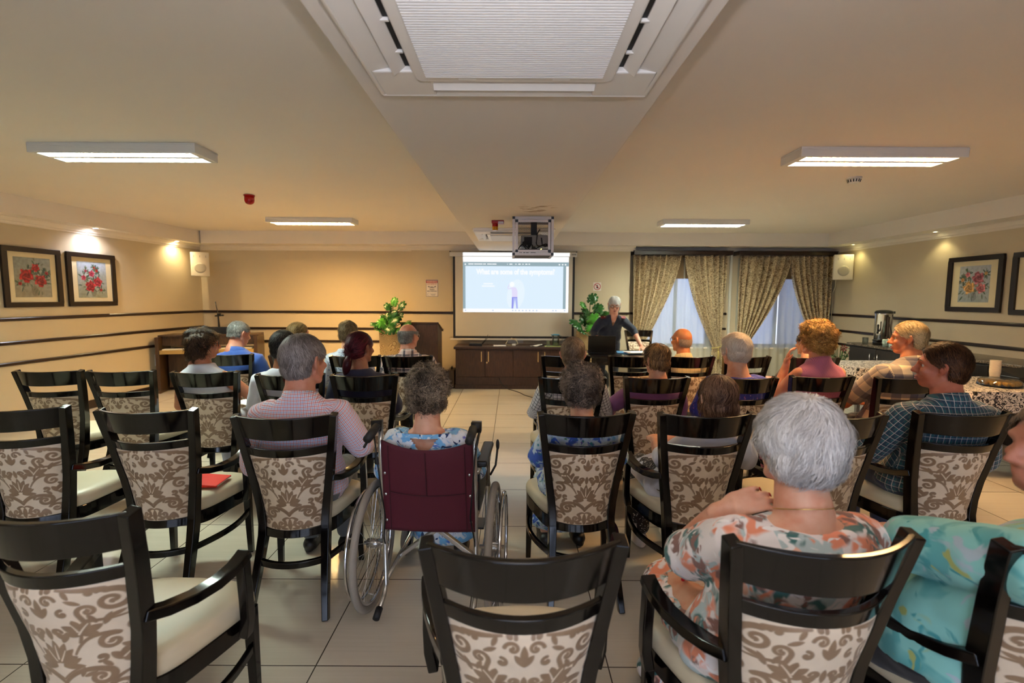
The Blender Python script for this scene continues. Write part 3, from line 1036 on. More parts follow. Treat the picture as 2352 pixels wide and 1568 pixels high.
def head_parts(mb, H, k, age=0.5, fat=0.0):
    def E(c, r, rot=None):
        M = H.to_3x3()
        if rot is not None:
            M = M @ Euler(rot).to_matrix()
        p = H @ Vector([q * k for q in c])
        mb.ell(tuple(p), [q * k for q in r], 22, 14, M)
    def Lm(pts, rs, seg=10):
        limb(mb, [H @ Vector([q * k for q in p]) for p in pts], [r * k for r in rs], seg)
    E((0, -.014, .030), (.074, .094, .088))
    E((0, .020, .018), (.069, .070, .080))
    E((0, .030, -.042), (.058 + fat * .01, .058, .066))
    E((0, .052, -.084), (.034 + fat * .012, .034, .026))
    for s in (-1, 1):
        Lm([(s * .058, -.005, -.045), (s * .048, .03, -.078), (s * .022, .062, -.094)], (.018, .016 + fat * .006, .014))
        E((s * .040, .064, -.022), (.026, .020, .021))
        Lm([(s * .010, .085, .024), (s * .034, .081, .030), (s * .054, .062, .022)], (.011, .011, .011))
        # ear
        Lm([(s * .073, .004, -.030), (s * .083, -.012, -.020), (s * .093, -.024, .006), (s * .092, -.016, .028), (s * .078, .002, .026)], (.0075, .008, .007, .007, .0065), 8)
        E((s * .080, -.006, -.002), (.006, .016, .026), (0, 0, s * -.45))
        E((s * .012, .097, -.030), (.010, .012, .009))
    Lm([(0, .086, .020), (0, .096, -.004), (0, .110, -.026)], (.0095, .0105, .0125))
    E((0, .084, -.056), (.024, .016, .008))
    E((0, .082, -.067), (.021, .015, .009))
    # neck
    Lm([(0, -.020, -.045), (0, -.030, -.11), (0, -.045, -.17)], (.056 + fat * .01, .056 + fat * .012, .062 + fat * .015), 20)

def strands(hairme, HM, k, style, n, L, width, seed, curl=0.0, crown=(0, -.045, .105), lift=.004, wave=3.0, droop=.3):
    rnd = np.random.RandomState(seed)
    co = co_of(hairme); no = no_of(hairme)
    tri = []; ar = []
    for p in hairme.polygons:
        v = p.vertices
        tri.append((v[0], v[1], v[2])); ar.append(p.area)
    tri = np.array(tri); ar = np.array(ar); ar /= ar.sum()
    pick = rnd.choice(len(tri), n, p=ar)
    bc = rnd.dirichlet((1, 1, 1), n)
    P = (co[tri[pick]] * bc[:, :, None]).sum(1)
    N = no[tri[pick, 0]]
    Hi = np.array(HM.inverted().to_3x3()); Hm = np.array(HM.to_3x3())
    hc = np.array(HM.translation)
    q = (P - hc) @ Hi.T / k; nl = N @ Hi.T
    cr = np.array(crown)
    d = q - cr
    d[:, 2] -= droop * .1
    if style == 'back':            # swept backwards then down
        d = np.stack([d[:, 0] * .8, -np.abs(d[:, 1]) * .5 - .05, d[:, 2] - .03], 1)
    if style == 'tail':
        tgt = np.array((0, -.105, -.02))
        d = tgt - q
    if style == 'wild':
        d = d + rnd.normal(0, .05, d.shape)
    d = d - nl * (d * nl).sum(1)[:, None]
    d /= np.linalg.norm(d, axis=1)[:, None] + 1e-9
    b = np.cross(nl, d)
    # clump: neighbouring strands share a swirl
    fr = np.sin(q[:, 0] * 61 + seed) + np.sin(q[:, 2] * 47 + 1.3 * seed) + np.sin(q[:, 1] * 53 + 2.1 * seed)
    sw = fr * .22 * (1 + curl * 2) + rnd.normal(0, .16 + .3 * curl, n)
    ln = L * rnd.uniform(.55, 1.15, n)
    m = 5
    vs = np.zeros((n, m, 2, 3)); hv = np.zeros((n, m, 2))
    shade = np.clip(.5 + .20 * fr / 2 + rnd.normal(0, .2, n), 0, 1)
    Rc = .105
    for i in range(m):
        u = i / (m - 1); s = ln * u
        a = sw * u + curl * 1.2 * np.sin(wave * u * 2.0 + fr * 2 + seed)
        dir_ = d * np.cos(a)[:, None] + b * np.sin(a)[:, None]
        lf = lift * (np.sin(PI * u * .8 + .15)) * rnd.uniform(.2, 1.6, n) - s * s / (2 * Rc) + .0005
        if curl > .3:
            lf = lf + .013 * np.abs(np.sin(u * 4 + fr * 3)) * curl
        c = q + dir_ * s[:, None] + nl * lf[:, None]
        wd = width * (1 - u ** 2 * .85)
        side = b * np.cos(a)[:, None] - d * np.sin(a)[:, None]
        tw = nl * (rnd.normal(0, .25, n))[:, None]
        vs[:, i, 0] = c + (side + tw) * wd / 2; vs[:, i, 1] = c - (side + tw) * wd / 2
        hv[:, i, :] = np.clip(shade + .12 * (u - .5), 0, 1)[:, None]
    V = (vs.reshape(-1, 3) * k) @ Hm.T + hc
    F = []
    idx = np.arange(n)[:, None] * (m * 2)
    quads = []
    for i in range(m - 1):
        quads.append(np.concatenate([idx + i * 2, idx + i * 2 + 1, idx + i * 2 + 3, idx + i * 2 + 2], 1))
    F = np.concatenate(quads, 0)
    return V, F, hv.reshape(-1)

HAIRM = {}
def hair_mat(name, dark, light, rough=.42):
    if name in HAIRM:
        return HAIRM[name]
    t = NT('hair_' + name)
    a = t.attr('hv').outputs['Fac']
    nz = t.noise(t.coord('Object', (1, 1, 1)), 45, 3.0)
    f = t.math('ADD', t.math('MULTIPLY', a, .75), t.math('MULTIPLY', nz, .25))
    t.set(color=t.mix(t.step(f, .2, .8), lin(dark), lin(light)), rough=rough)
    t.b.inputs['Specular IOR Level'].default_value = .18 if sum(dark) < 200 else .4
    t.b.inputs['Anisotropic'].default_value = .4
    HAIRM[name] = t.m
    return t.m

SKINM = {}
def skin_mat(name, rgb, red=(0, 0, 0)):
    if name in SKINM:
        return SKINM[name]
    t = NT('skin_' + name)
    n1 = t.noise(t.coord('Object'), 18, 4.0); n2 = t.noise(t.coord('Object'), 160, 3.0)
    c = lin(rgb)
    t.set(color=t.mix(t.step(n1, .3, .75), c, lin((rgb[0] * .95, rgb[1] * .83, rgb[2] * .78))), rough=.48)
    t.b.inputs['Subsurface Weight'].default_value = .12
    t.b.inputs['Subsurface Radius'].default_value = (.012, .005, .003)
    t.b.inputs['Subsurface Scale'].default_value = 1.0
    t.bump(n2, .15, .0015)
    SKINM[name] = t.m
    return t.m

# ---------------------------------------------------------------- cloth materials
def cloth_base(name, rough=.8):
    t = NT('cloth_' + name)
    t.set(rough=rough)
    t.b.inputs['Sheen Weight'].default_value = .15
    return t
def weave(t, extra=None):
    n = t.noise(t.coord('Object'), 700, 2.0)
    f = t.noise(t.coord('Object', (1, 1, .45)), 13, 3.0)
    h = t.math('ADD', t.math('MULTIPLY', n, .06), t.math('MULTIPLY', f, 1.0))
    t.bump(h, .45, .008)
def plain(name, rgb, rgb2=None, ribs=0):
    t = cloth_base(name)
    n = t.noise(t.coord('Object'), 9, 3.0)
    c2 = rgb2 or tuple(v * .93 for v in rgb)
    col = t.mix(n, lin(rgb), lin(c2))
    if ribs:
        sp = t.n('SeparateXYZ'); t.l(t.attr('uvm').outputs['Vector'], sp.inputs[0])
        w = t.math('SINE', t.math('MULTIPLY', sp.outputs[0], 2 * PI / ribs))
        col = t.mix(t.step(w, .1, .9), col, lin(tuple(v * .80 for v in rgb)))
    t.set(color=col); weave(t)
    return t.m
def plaid(name, base, layers):
    """layers: (axis, period, offset, width, rgb, strength)"""
    t = cloth_base(name)
    sp = t.n('SeparateXYZ'); t.l(t.attr('uvm').outputs['Vector'], sp.inputs[0])
    col = lin(base)
    for ax, per, off, wd, rgb, st in layers:
        f = t.math('FRACT', t.math('DIVIDE', t.math('ADD', sp.outputs[ax], off + 40 * per), per))
        d = t.math('ABSOLUTE', t.math('SUBTRACT', f, .5))
        e = .5 * wd / per; soft = min(.0012 / per, e * .6)
        m = t.step(d, e + soft, e - soft)
        col = t.mix(t.math('MULTIPLY', m, st), col, lin(rgb))
    t.set(color=col); weave(t)
    return t.m
def floral(name, base, blots, scale=1.0):
    """blots: (scale, lo, hi, rgb, seed): petal-like patches from warped voronoi cells and noise"""
    t = cloth_base(name)
    co = t.coord('Object')
    wn = t.n('TexNoise'); t.l(co, wn.inputs['Vector']); wn.inputs['Scale'].default_value = 12 * scale; wn.inputs['Detail'].default_value = 2
    va = t.n('VectorMath', operation='SCALE'); t.l(wn.outputs['Color'], va.inputs[0]); va.inputs['Scale'].default_value = .05 / scale
    vb = t.n('VectorMath', operation='ADD'); t.l(co, vb.inputs[0]); t.l(va.outputs[0], vb.inputs[1])
    col = lin(base)
    for kind, sc, lo, hi, rgb, seed in blots:
        mp = t.n('Mapping'); mp.inputs['Location'].default_value = (seed, seed * 1.7, -seed); t.l(vb.outputs[0], mp.inputs[0])
        if kind == 'v':
            v = t.n('TexVoronoi'); t.l(mp.outputs[0], v.inputs['Vector']); v.inputs['Scale'].default_value = sc
            m = t.step(v.outputs['Distance'], hi, lo)
        elif kind == 'p':      # petals: stripes inside cells
            v = t.n('TexVoronoi'); t.l(mp.outputs[0], v.inputs['Vector']); v.inputs['Scale'].default_value = sc
            w = t.noise(mp.outputs[0], sc * 1.1, 1.0, .5, 2.5)
            m = t.math('MULTIPLY', t.step(v.outputs['Distance'], hi, lo), t.step(w, .42, .55))
        else:
            m = t.step(t.noise(mp.outputs[0], sc, 2.0, .5, 1.2), lo, hi)
        col = t.mix(m, col, lin(rgb))
    t.set(color=col); weave(t)
    return t.m

def fold_noise(me, amp, scale, seed, zs=1.0):
    co = co_of(me); no = no_of(me)
    out = np.empty(len(co))
    for i, p in enumerate(co):
        out[i] = noise.noise((p[0] * scale + seed, p[1] * scale - seed, p[2] * scale * zs + seed * .5)) + .5 * noise.noise((p[0] * scale * 2.3 + seed, p[1] * scale * 2.3, p[2] * scale * 2.3 * zs))
    set_co(me, co + no * (out * amp)[:, None])

def seg_uv(me, segs, axis_z=None):
    """pattern coordinates in metres: around and along the nearest of the garment's tubes"""
    co = co_of(me); best = np.full(len(co), 9.0); uv = np.zeros((len(co), 3))
    for (a, b, r, kind) in segs:
        a = np.array(a, float); b = np.array(b, float); ax = b - a; L = np.linalg.norm(ax); ax /= L
        t = np.clip((co - a) @ ax, 0, L)
        d = np.linalg.norm(co - a - t[:, None] * ax, axis=1) - r
        al = (co - a) @ ax
        if kind == 'torso':
            u = np.arctan2(co[:, 0] - a[0], -(co[:, 1] - (a[1] + (b[1] - a[1]) * np.clip(t / L, 0, 1)))) * r * 1.15
            u = np.where(np.abs(co[:, 0] - a[0]) < r * 1.05, np.where(co[:, 1] < (a[1] + b[1]) / 2, (co[:, 0] - a[0]), .5 - (co[:, 0] - a[0])), u)
            v = co[:, 2] + .35 * np.clip(co[:, 1] - (a[1] + b[1]) / 2 + .0, -1, 1) * 0
        else:
            s = np.cross(ax, (0, 0, 1.0)); s /= np.linalg.norm(s) + 1e-9; w = np.cross(s, ax)
            rel = co - a
            u = np.arctan2(rel @ s, rel @ w) * r; v = al
        m = d < best
        best = np.where(m, d, best)
        uv[m, 0] = u[m]; uv[m, 1] = v[m]
    at = me.attributes.new('uvm', 'FLOAT_VECTOR', 'POINT')
    at.data.foreach_set('vector', uv.astype(np.float32).ravel())

def drop_faces(me, mask):
    """delete faces whose vertices are all in mask"""
    bm = bmesh.new(); bm.from_mesh(me); bm.verts.ensure_lookup_table()
    bad = [f for f in bm.faces if all(mask[v.index] for v in f.verts)]
    bmesh.ops.delete(bm, geom=bad, context='FACES')
    loose = [v for v in bm.verts if not v.link_faces]
    bmesh.ops.delete(bm, geom=loose, context='VERTS')
    bm.to_mesh(me); bm.free(); me.update()

def person(label, x, y, yaw, head, top, hyaw=0, hpitch=0, htilt=0, k=1.0, fat=0.0, sw=.18, g=1.0, hz=.545,
           skin='fair', skin_rgb=(226, 176, 148), shirt=None, sleeve=.22, shirt_name='shirt', collar=False, trousers=None, skirt=False, shoe=(30, 26, 24),
           hair=None, arms=None, voxel=.0085, legs=True, glasses=False, eyes=False, seed=1, hunch=0.0, stand=False, back_v=None, front_v=None, boat=0.0, skirt_len=.36, belly=0.0,
           neck=.108, tunic=0.0, hip=(0, 0), group=None, curl_=.55):
    root = thing('person', label, 'person', (x, y, 0), rad(yaw), group)
    Rl = Matrix.Rotation(rad(-yaw), 3, 'Z')
    def W(p):       # world -> local
        return Rl @ Vector((p[0] - x, p[1] - y, p[2]))
    hl = W((head[0], head[1], 0))
    hzc = top - .122 * k - (.012 if hair else 0)
    Hm = Matrix.Translation((hl.x, hl.y, hzc)) @ Matrix.Rotation(rad(hyaw - yaw), 4, 'Z') @ Matrix.Rotation(rad(-hpitch), 4, 'X') @ Matrix.Rotation(rad(htilt), 4, 'Y')
    nb = Vector((hl.x * .85, hl.y - .055 - hunch, hzc - .165 * k))       # base of the neck
    hx, hy = hip
    hipc = Vector((hx, hy, hz))
    S = nb.z - hz
    def sp(f):      # spine curve
        a = hipc; b = nb; m = (a + b) / 2 + Vector((0, -.02 - hunch * .3, 0))
        return a * (1 - f) ** 2 + m * 2 * f * (1 - f) + b * f * f
    # f, rx, ry, dy
    prof = [(-.16, .150 * g, .105 * g, .02), (-.05, .180 * g, .128 * g, .015), (.12, .172 * g, .125 * g + belly * .5, .012 + belly * .5), (.32, .156 * g, .115 * g + belly * .6, .005 + belly * .6),
            (.52, .160 * g, .112 * g, 0), (.70, min(sw * .93, .172 * g), .110 * g, 0), (.83, sw * .95, .096 * g, -.004), (.92, sw * .82, .082, -.008), (.985, sw * .54, .074, -.006), (1.03, .068, .062, .004)]
    def secs(d):
        out = []
        for f, rx, ry, dy in prof:
            c = sp(max(f, 0)) if f >= 0 else hipc + Vector((0, 0, S * f))
            out.append((c.x, c.y + dy, c.z, max(.02, rx + d), max(.02, ry + d), 0))
        return out
    sh = {}
    shp = sp(.86)
    if arms is None:
        arms = {}
    J = {}
    for s, nm in ((-1, 'L'), (1, 'R')):
        sj = Vector((shp.x + s * (sw - .035), shp.y - .002, nb.z - .072))
        el, wr = arms.get(nm, (None, None))[:2] if arms.get(nm) else (None, None)
        el = Vector(el) if el is not None else Vector((shp.x + s * (sw + .045), shp.y + .07, max(hz + .12, sj.z - .285)))
        wr = Vector(wr) if wr is not None else Vector((s * .07, hipc.y + .27, hz + .135))
        J[nm] = (sj, el, wr)
    body = MB()
    tors(body, secs(-.022))
    limb(body, [nb + Vector((0, -.002, -.03)), nb + Vector((0, .01, .03)), Hm @ Vector((0, -.022 * k, -.06 * k))], [.064 + fat * .015, .058 + fat * .012, .054 + fat * .01], 18)
    head_parts(body, Hm, k, fat=fat)
    ar = 1 + fat * .18
    TIPS = {}
    for nm, s in (('L', -1), ('R', 1)):
        sj, el, wr = J[nm]
        limb(body, [sj + Vector((0, 0, -.006)), sj.lerp(el, .35), el.lerp(sj, .12), el], [.047 * ar, .047 * ar, .040 * ar, .038 * ar])
        limb(body, [el, el.lerp(wr, .28), wr], [.039 * ar, .041 * ar, .026])
        extra = arms.get(nm)
        d = (wr - el).normalized(); n = Vector((s * .25, -.1, 1.0)); cu = curl_
        if extra and len(extra) > 2:
            d = Vector(extra[2]); n = Vector(extra[3]); cu = extra[4] if len(extra) > 4 else cu
        TIPS[nm] = hand(body, wr + d.normalized() * .012, d, n, -s, cu, .95 * k)
    LG = {}
    if legs:
        for s in (-1, 1):
            if stand:
                h = hipc + Vector((s * .09, 0, -.02)); kn = Vector((s * .10 + hx, hy + .03, .50)); an = Vector((s * .105 + hx, hy - .01, .085))
            else:
                h = hipc + Vector((s * .088, .03, -.02)); kn = Vector((hx + s * .105, hy + .41, hz - .045)); an = Vector((hx + s * .10, hy + .40, .085))
            LG[s] = (h, kn, an)
            limb(body, [h, h.lerp(kn, .5), kn], [.078 * g, .066 * g, .052])
            limb(body, [kn, kn.lerp(an, .35), an], [.050, .052, .034])
            limb(body, [an + Vector((0, -.03, -.045)), an + Vector((0, .06, -.048)), an + Vector((s * .01, .14, -.06))], [.032, .032, .022])
    me = fuse(body, voxel, 3, 'body')
    # eye sockets and mouth line
    co = co_of(me); Hi = np.array(Hm.inverted())
    q = (co @ Hi[:3, :3].T + Hi[:3, 3]) / k
    off = np.zeros_like(co)
    fwd = np.array(Hm.to_3x3() @ Vector((0, 1, 0)))
    for s in (-1, 1):
        w = np.exp(-(((q[:, 0] - s * .031) / .015) ** 2 + ((q[:, 2] - .006) / .010) ** 2)) * (q[:, 1] > .03)
        off -= fwd * (w * .011 * k)[:, None]
    w = np.exp(-((q[:, 0] / .020) ** 2 + ((q[:, 2] + .0615) / .0028) ** 2)) * (q[:, 1] > .04)
    off -= fwd * (w * .004 * k)[:, None]
    set_co(me, co + off)
    obj('body', me, skin_mat(skin, skin_rgb), root, smooth=True)
    if eyes:
        for s in (-1, 1):
            p = Hm @ Vector((s * .031 * k, .0668 * k, .006 * k))
            e = obj('eye', MB().ell(tuple(p), (.0115 * k,) * 3, 14, 10), mat('eye_white', (226, 220, 212), .25), root, smooth=True)
            p2 = Hm @ Vector((s * .031 * k, .0752 * k, .0055 * k))
            obj('iris', MB().ell(tuple(p2), (.005 * k, .004 * k, .005 * k), 10, 8), mat('iris_dark', (50, 42, 36), .2), e, smooth=True)
        for s in (-1, 1):
            b = MB()
            limb(b, [Hm @ Vector((s * .016 * k, .0935 * k, .030 * k)), Hm @ Vector((s * .034 * k, .092 * k, .036 * k)), Hm @ Vector((s * .052 * k, .074 * k, .030 * k))], [.0025, .0032, .0018], 6)
            obj('eyebrow', b, mat('eyebrow', (120, 104, 90), .8), root, smooth=True)
        b = MB()
        for zz, yy, rr in ((-.0565, .0985, .0050), (-.0670, .0970, .0055)):
            limb(b, [Hm @ Vector((-.021 * k, (yy - .012) * k, (zz - .002) * k)), Hm @ Vector((0, yy * k, zz * k)), Hm @ Vector((.021 * k, (yy - .012) * k, (zz - .002) * k))], [.0022, rr * k, .0022], 8)
        obj('lips', b, mat('lips', (176, 104, 96), .45), root, smooth=True)
    # ------------------------------------------------ clothes
    if shirt is not None:
        c = MB()
        ss = secs(.0)
        if boat:
            ss = ss[:-2] + [(ss[-2][0], ss[-2][1] - .006, ss[-2][2] - .012, ss[-2][3] + boat, ss[-2][4], 0)]
        else:
            ss[-1] = (ss[-1][0], ss[-1][1], ss[-1][2] + .004, ss[-1][3] + .010, ss[-1][4] + .012, 0)
        if stand:
            pass
        tors(c, ss)
        sg = [((hipc.x, hipc.y, hz - .1), (nb.x, nb.y, nb.z), .125 * g, 'torso')]
        for nm, s in (('L', -1), ('R', 1)):
            sj, el, wr = J[nm]
            Lu = (el - sj).length
            if sleeve > 0:
                rr = .064 * ar
                inn = Vector((shp.x + s * (sw - .085), sj.y, sj.z - .005))
                pts = [inn, sj, sj.lerp(el, min(1, sleeve / Lu))]
                rs = [rr, rr * 1.02, rr * (.98 if sleeve < Lu else .80)]
                if sleeve > Lu:
                    f = min(1, (sleeve - Lu) / (wr - el).length)
                    pts[-1] = sj.lerp(el, .5); rs[-1] = rr * .92
                    limb(c, pts, rs)
                    limb(c, [sj.lerp(el, .45), el, el.lerp(wr, f)], [rr * .92, rr * .82, rr * .66])
                    sg.append((tuple(el), tuple(el.lerp(wr, f)), rr * .7, 's'))
                else:
                    limb(c, pts, rs)
                sg.append((tuple(sj.lerp(el, .15)), tuple(pts[-1]), rr, 's'))
        if tunic:
            for f in np.linspace(0, 1, 5):
                c.ell((hx, hy + .03 + tunic * f, hz - .035), (.195 * g * (1 - .04 * f), .10, .10 - .012 * f), 22, 12)
        sm = fuse(c, max(.009, voxel), 3, shirt_name)
        set_co(sm, co_of(sm) + no_of(sm) * .005)
        co = co_of(sm)
        if back_v is not None:          # opening cut in the back of the dress (local x, z polygon test)
            z0, z1, hwid = back_v
            back = co[:, 1] < sp(.9).y + .03
            zs_ = z0 + (z1 - z0) * .78
            for e in (zs_ - .008, zs_ + .008):
                m_ = back & (np.abs(co[:, 2] - e) < .0045); co[m_, 2] = e
            f_ = np.abs(co[:, 0] - nb.x) - hwid * np.clip((co[:, 2] - z0) / (z1 - z0), 0, 1)
            m_ = back & (np.abs(f_) < .0055) & (co[:, 2] > z0 - .004)
            co[m_, 0] -= (np.sign(co[:, 0] - nb.x) * f_)[m_]
            set_co(sm, co)
            f_ = np.abs(co[:, 0] - nb.x) - hwid * np.clip((co[:, 2] - z0) / (z1 - z0), 0, 1)
            drop_faces(sm, (f_ < 5e-4) & (co[:, 2] > z0) & ~(np.abs(co[:, 2] - zs_) < .0078) & back)
        if front_v is not None:
            z0, z1, hwid = front_v
            co = co_of(sm)
            frn = co[:, 1] > sp(.93).y + .01
            f_ = np.abs(co[:, 0] - nb.x) - hwid * np.clip((co[:, 2] - z0) / (z1 - z0), 0, 1)
            m_ = frn & (np.abs(f_) < .0055) & (co[:, 2] > z0 - .004)
            co[m_, 0] -= (np.sign(co[:, 0] - nb.x) * f_)[m_]
            set_co(sm, co)
            f_ = np.abs(co[:, 0] - nb.x) - hwid * np.clip((co[:, 2] - z0) / (z1 - z0), 0, 1)
            drop_faces(sm, (f_ < 5e-4) & (co[:, 2] > z0) & frn)
        fold_noise(sm, .0055, 11, seed * 3.1, .7)
        # soft creases where the back meets the seat
        seg_uv(sm, sg)
        obj(shirt_name, sm, shirt, root, smooth=True)
        if collar:
            cb = MB(); n = 28; rows = []
            for zz, rr in ((-.022, .016), (.022, .006), (.026, .010), (-.006, .024), (-.030, .030)):
                for i in range(n):
                    a = 2 * PI * i / n
                    open_ = max(0, math.sin(a)) ** 6 * .02
                    p = nb + Vector((math.cos(a) * (.060 + fat * .012 + rr), .006 + math.sin(a) * (.056 + fat * .012 + rr), .012 + zz - math.sin(a) * .022 - open_))
                    rows.append(p)
            fs = []
            for j in range(4):
                for i in range(n):
                    i2 = (i + 1) % n
                    fs.append((j * n + i, j * n + i2, (j + 1) * n + i2, (j + 1) * n + i))
            cm = mesh_of('collar', rows, fs)
            seg_uv(cm, sg)
            obj('collar', cm, shirt, root, smooth=True)
    if trousers is not None and legs:
        c = MB()
        hs = secs(.006)[:3]
        tors(c, [(hs[0][0], hs[0][1] + .02, hs[0][2] - .01, hs[0][3], hs[0][4], 0)] + hs[:2] if not stand else [(hs[0][0], hs[0][1], hs[0][2] - .02, hs[0][3] + .01, hs[0][4], 0)] + hs[:2])
        for s in (-1, 1):
            h, kn, an = LG[s]
            if skirt:
                continue
            limb(c, [h, h.lerp(kn, .5), kn], [.092 * g, .080 * g, .066])
            limb(c, [kn, kn.lerp(an, .5), an.lerp(kn, .06)], [.066, .062, .056])
        if skirt:
            kz = hz - .045
            for f in np.linspace(0, 1, 6):
                c.ell((hx, hy + .02 + .36 * f, hz - .03 - .012 * f), (.185 * g * (1 - .12 * f) + .012, .11, .095 - .02 * f), 22, 12)
            for f in np.linspace(0, 1, 5):
                c.ell((hx, hy + .40 + .02 * f, kz - skirt_len * f), (.175 + .02 * f, .075 + .03 * f, .07), 22, 12)
        sm = fuse(c, .011, 4, 'skirt' if skirt else 'trousers')
        fold_noise(sm, .006, 9, seed * 1.7)
        sm.attributes.new('uvm', 'FLOAT_VECTOR', 'POINT').data.foreach_set('vector', (co_of(sm)[:, [0, 2, 1]] * [1, 1, 0]).astype(np.float32).ravel())
        obj('skirt' if skirt else 'trousers', sm, trousers, root, smooth=True)
    if legs and shoe is not None:
        for s in (-1, 1):
            h, kn, an = LG[s]
            b = MB()
            limb(b, [an + Vector((0, -.035, -.042)), an + Vector((0, .06, -.040)), an + Vector((s * .01, .15, -.052))], [.041, .043, .032])
            b.ell(tuple(an + Vector((s * .004, .055, -.075))), (.044, .135, .012), 18, 8)
            sm = fuse(b, .009, 2, 'shoe')
            obj('shoe', sm, mat('shoe_%d_%d_%d' % shoe, shoe, .45), root, smooth=True)
    # ------------------------------------------------ hair
    if hair:
        st = hair['style']
        hb = MB()
        def E(c, r):
            p = Hm @ Vector([v * k for v in c])
            hb.ell(tuple(p), [v * k for v in r], 26, 18, Hm.to_3x3())
        vol = hair.get('vol', 1.0)
        if st in ('short', 'buzz', 'fringe'):
            e = .0035 if st == 'buzz' else .008 * vol
            E((0, -.014, .031), (.0755 + e, .095 + e, .089 + e)); E((0, .016, .024), (.0705 + e, .07 + e, .082 + e))
            E((0, -.040, -.012), (.066 + e, .062 + e, .062 + e))
        elif st == 'bob':
            E((0, -.018, .034), (.088 * vol, .106 * vol, .096)); E((0, -.035, -.03), (.090 * vol, .082, .075)); E((0, -.045, -.075), (.083 * vol, .065, .055))
            E((-.055, .012, -.03), (.034, .052, .078)); E((.055, .012, -.03), (.034, .052, .078))
        elif st == 'lady':       # short, full set hair
            E((0, -.018, .036), (.090 * vol, .108 * vol, .098 * vol)); E((0, -.040, -.010), (.084 * vol, .082 * vol, .075)); E((0, -.045, -.050), (.064, .056, .042))
            E((-.05, .02, .01), (.038 * vol, .05, .05)); E((.05, .02, .01), (.038 * vol, .05, .05)); E((0, .045, .075), (.062, .045, .036))
        elif st == 'tail':
            e = .007
            E((0, -.014, .031), (.0755 + e, .096 + e, .089 + e)); E((0, .016, .026), (.0705 + e, .068 + e, .082 + e)); E((0, -.040, -.015), (.070 + e, .066 + e, .062 + e))
        hm = fuse(hb, .007, 3, 'hair')
        if st == 'lady' or st == 'bob':
            fold_noise(hm, .0085 * hair.get('lump', 1.0), 30, seed * 1.9)
        co = co_of(hm); q = (co @ Hi[:3, :3].T + Hi[:3, 3]) / k
        fl = hair.get('front', .052)
        mask = (q[:, 1] > fl + np.clip(q[:, 2] - .045, -.2, .08) * .65) & (q[:, 2] < .085)
        if st in ('short', 'buzz', 'tail', 'fringe'):
            mask |= (q[:, 2] < hair.get('nape', -.062)) | ((q[:, 2] < .012) & (q[:, 1] > -.012)) | ((q[:, 2] < -.035) & (q[:, 1] > -.03))
            mask |= (q[:, 2] < .030) & (np.abs(q[:, 0]) > .052) & (q[:, 1] > -.034)
        if st == 'fringe':
            mask |= (q[:, 2] > hair.get('bald', .062)) | ((q[:, 1] > -.02) & (q[:, 2] > .045))
        if st == 'lady':
            mask |= (q[:, 2] < hair.get('nape', -.075)) | ((q[:, 2] < -.02) & (q[:, 1] > .02))
        drop_faces(hm, mask)
        base_v = co_of(hm); base_f = [tuple(p.vertices) for p in hm.polygons]
        V, F, hv = strands(hm, Hm, k, hair.get('flow', 'down'), hair.get('n', 2200), hair.get('len', .05), hair.get('w', .0026), seed, hair.get('curl', 0), lift=hair.get('lift', .005), wave=hair.get('wave', 3))
        nb_ = len(base_v)
        allv = np.concatenate([base_v, V]); fac = base_f + [tuple(int(i) + nb_ for i in f) for f in F]
        extra_v = []
        if st == 'tail':
            tb = MB(); tl = hair.get('tail', .16)
            a = Hm @ Vector((0, -.108 * k, hair.get('tz', -.01) * k))
            pts = [a + Vector((0, .02, .0))] + [a + Vector((hair.get('tx', 0) * u, -.022 * math.sin(PI * u) - .005, -tl * u)) for u in np.linspace(.1, 1, 6)]
            limb(tb, pts, [.020, .024, .030, .030, .026, .018, .008], 14)
            o_ = len(allv)
            allv = np.concatenate([allv, np.array([tuple(p) for p in tb.v])]); fac += [tuple(i + o_ for i in f) for f in tb.f]
        m2 = mesh_of('hair', allv, fac)
        m2.polygons.foreach_set('use_smooth', [True] * len(m2.polygons))
        full = np.full(len(m2.vertices), .32, np.float32)
        full[nb_:nb_ + len(V)] = hv
        m2.attributes.new('hv', 'FLOAT', 'POINT').data.foreach_set('value', full)
        obj('hair', m2, hair_mat(hair['name'], hair['dark'], hair['light'], hair.get('rough', .42)), root, smooth=True)
        bpy.data.meshes.remove(hm)
        if st == 'tail':
            a = Hm @ Vector((0, -.112 * k, hair.get('tz', -.01) * k))
            tb = MB().tube([a + Vector((.022 * math.cos(u), -.004, .022 * math.sin(u))) for u in np.linspace(0, 2 * PI, 13)[:-1]], .007, 8, True)
            obj('hair_tie', tb, mat('hair_tie_dark', (22, 24, 34), .8), root, smooth=True)
    if glasses:
        fr = MB(); gm = mat('spectacle_frame_' + (glasses if isinstance(glasses, str) else 'dark'), (40, 34, 32) if glasses != 'metal' else (150, 132, 96), .3, 0.0 if glasses != 'metal' else .8)
        for s in (-1, 1):
            ring = [Hm @ Vector(((s * .032 + .025 * math.cos(a)) * k, (.098 - .012 * abs(math.cos(a) * .5 + .5 * s) ) * k, (.004 + .019 * math.sin(a)) * k)) for a in np.linspace(0, 2 * PI, 17)[:-1]]
            fr.tube(ring, .0016 * (1.5 if glasses is True else 1), 6, True)
            fr.tube([Hm @ Vector((s * .057 * k, .088 * k, .010 * k)), Hm @ Vector((s * .074 * k, .04 * k, .012 * k)), Hm @ Vector((s * .079 * k, -.008 * k, .014 * k)), Hm @ Vector((s * .078 * k, -.022 * k, -.004 * k))], .0016, 6)
        fr.tube([Hm @ Vector((-.008 * k, .100 * k, .008 * k)), Hm @ Vector((0, .103 * k, .010 * k)), Hm @ Vector((.008 * k, .100 * k, .008 * k))], .0016, 6)
        obj('spectacles', fr, gm, root, smooth=True)
    root['_j'] = 0
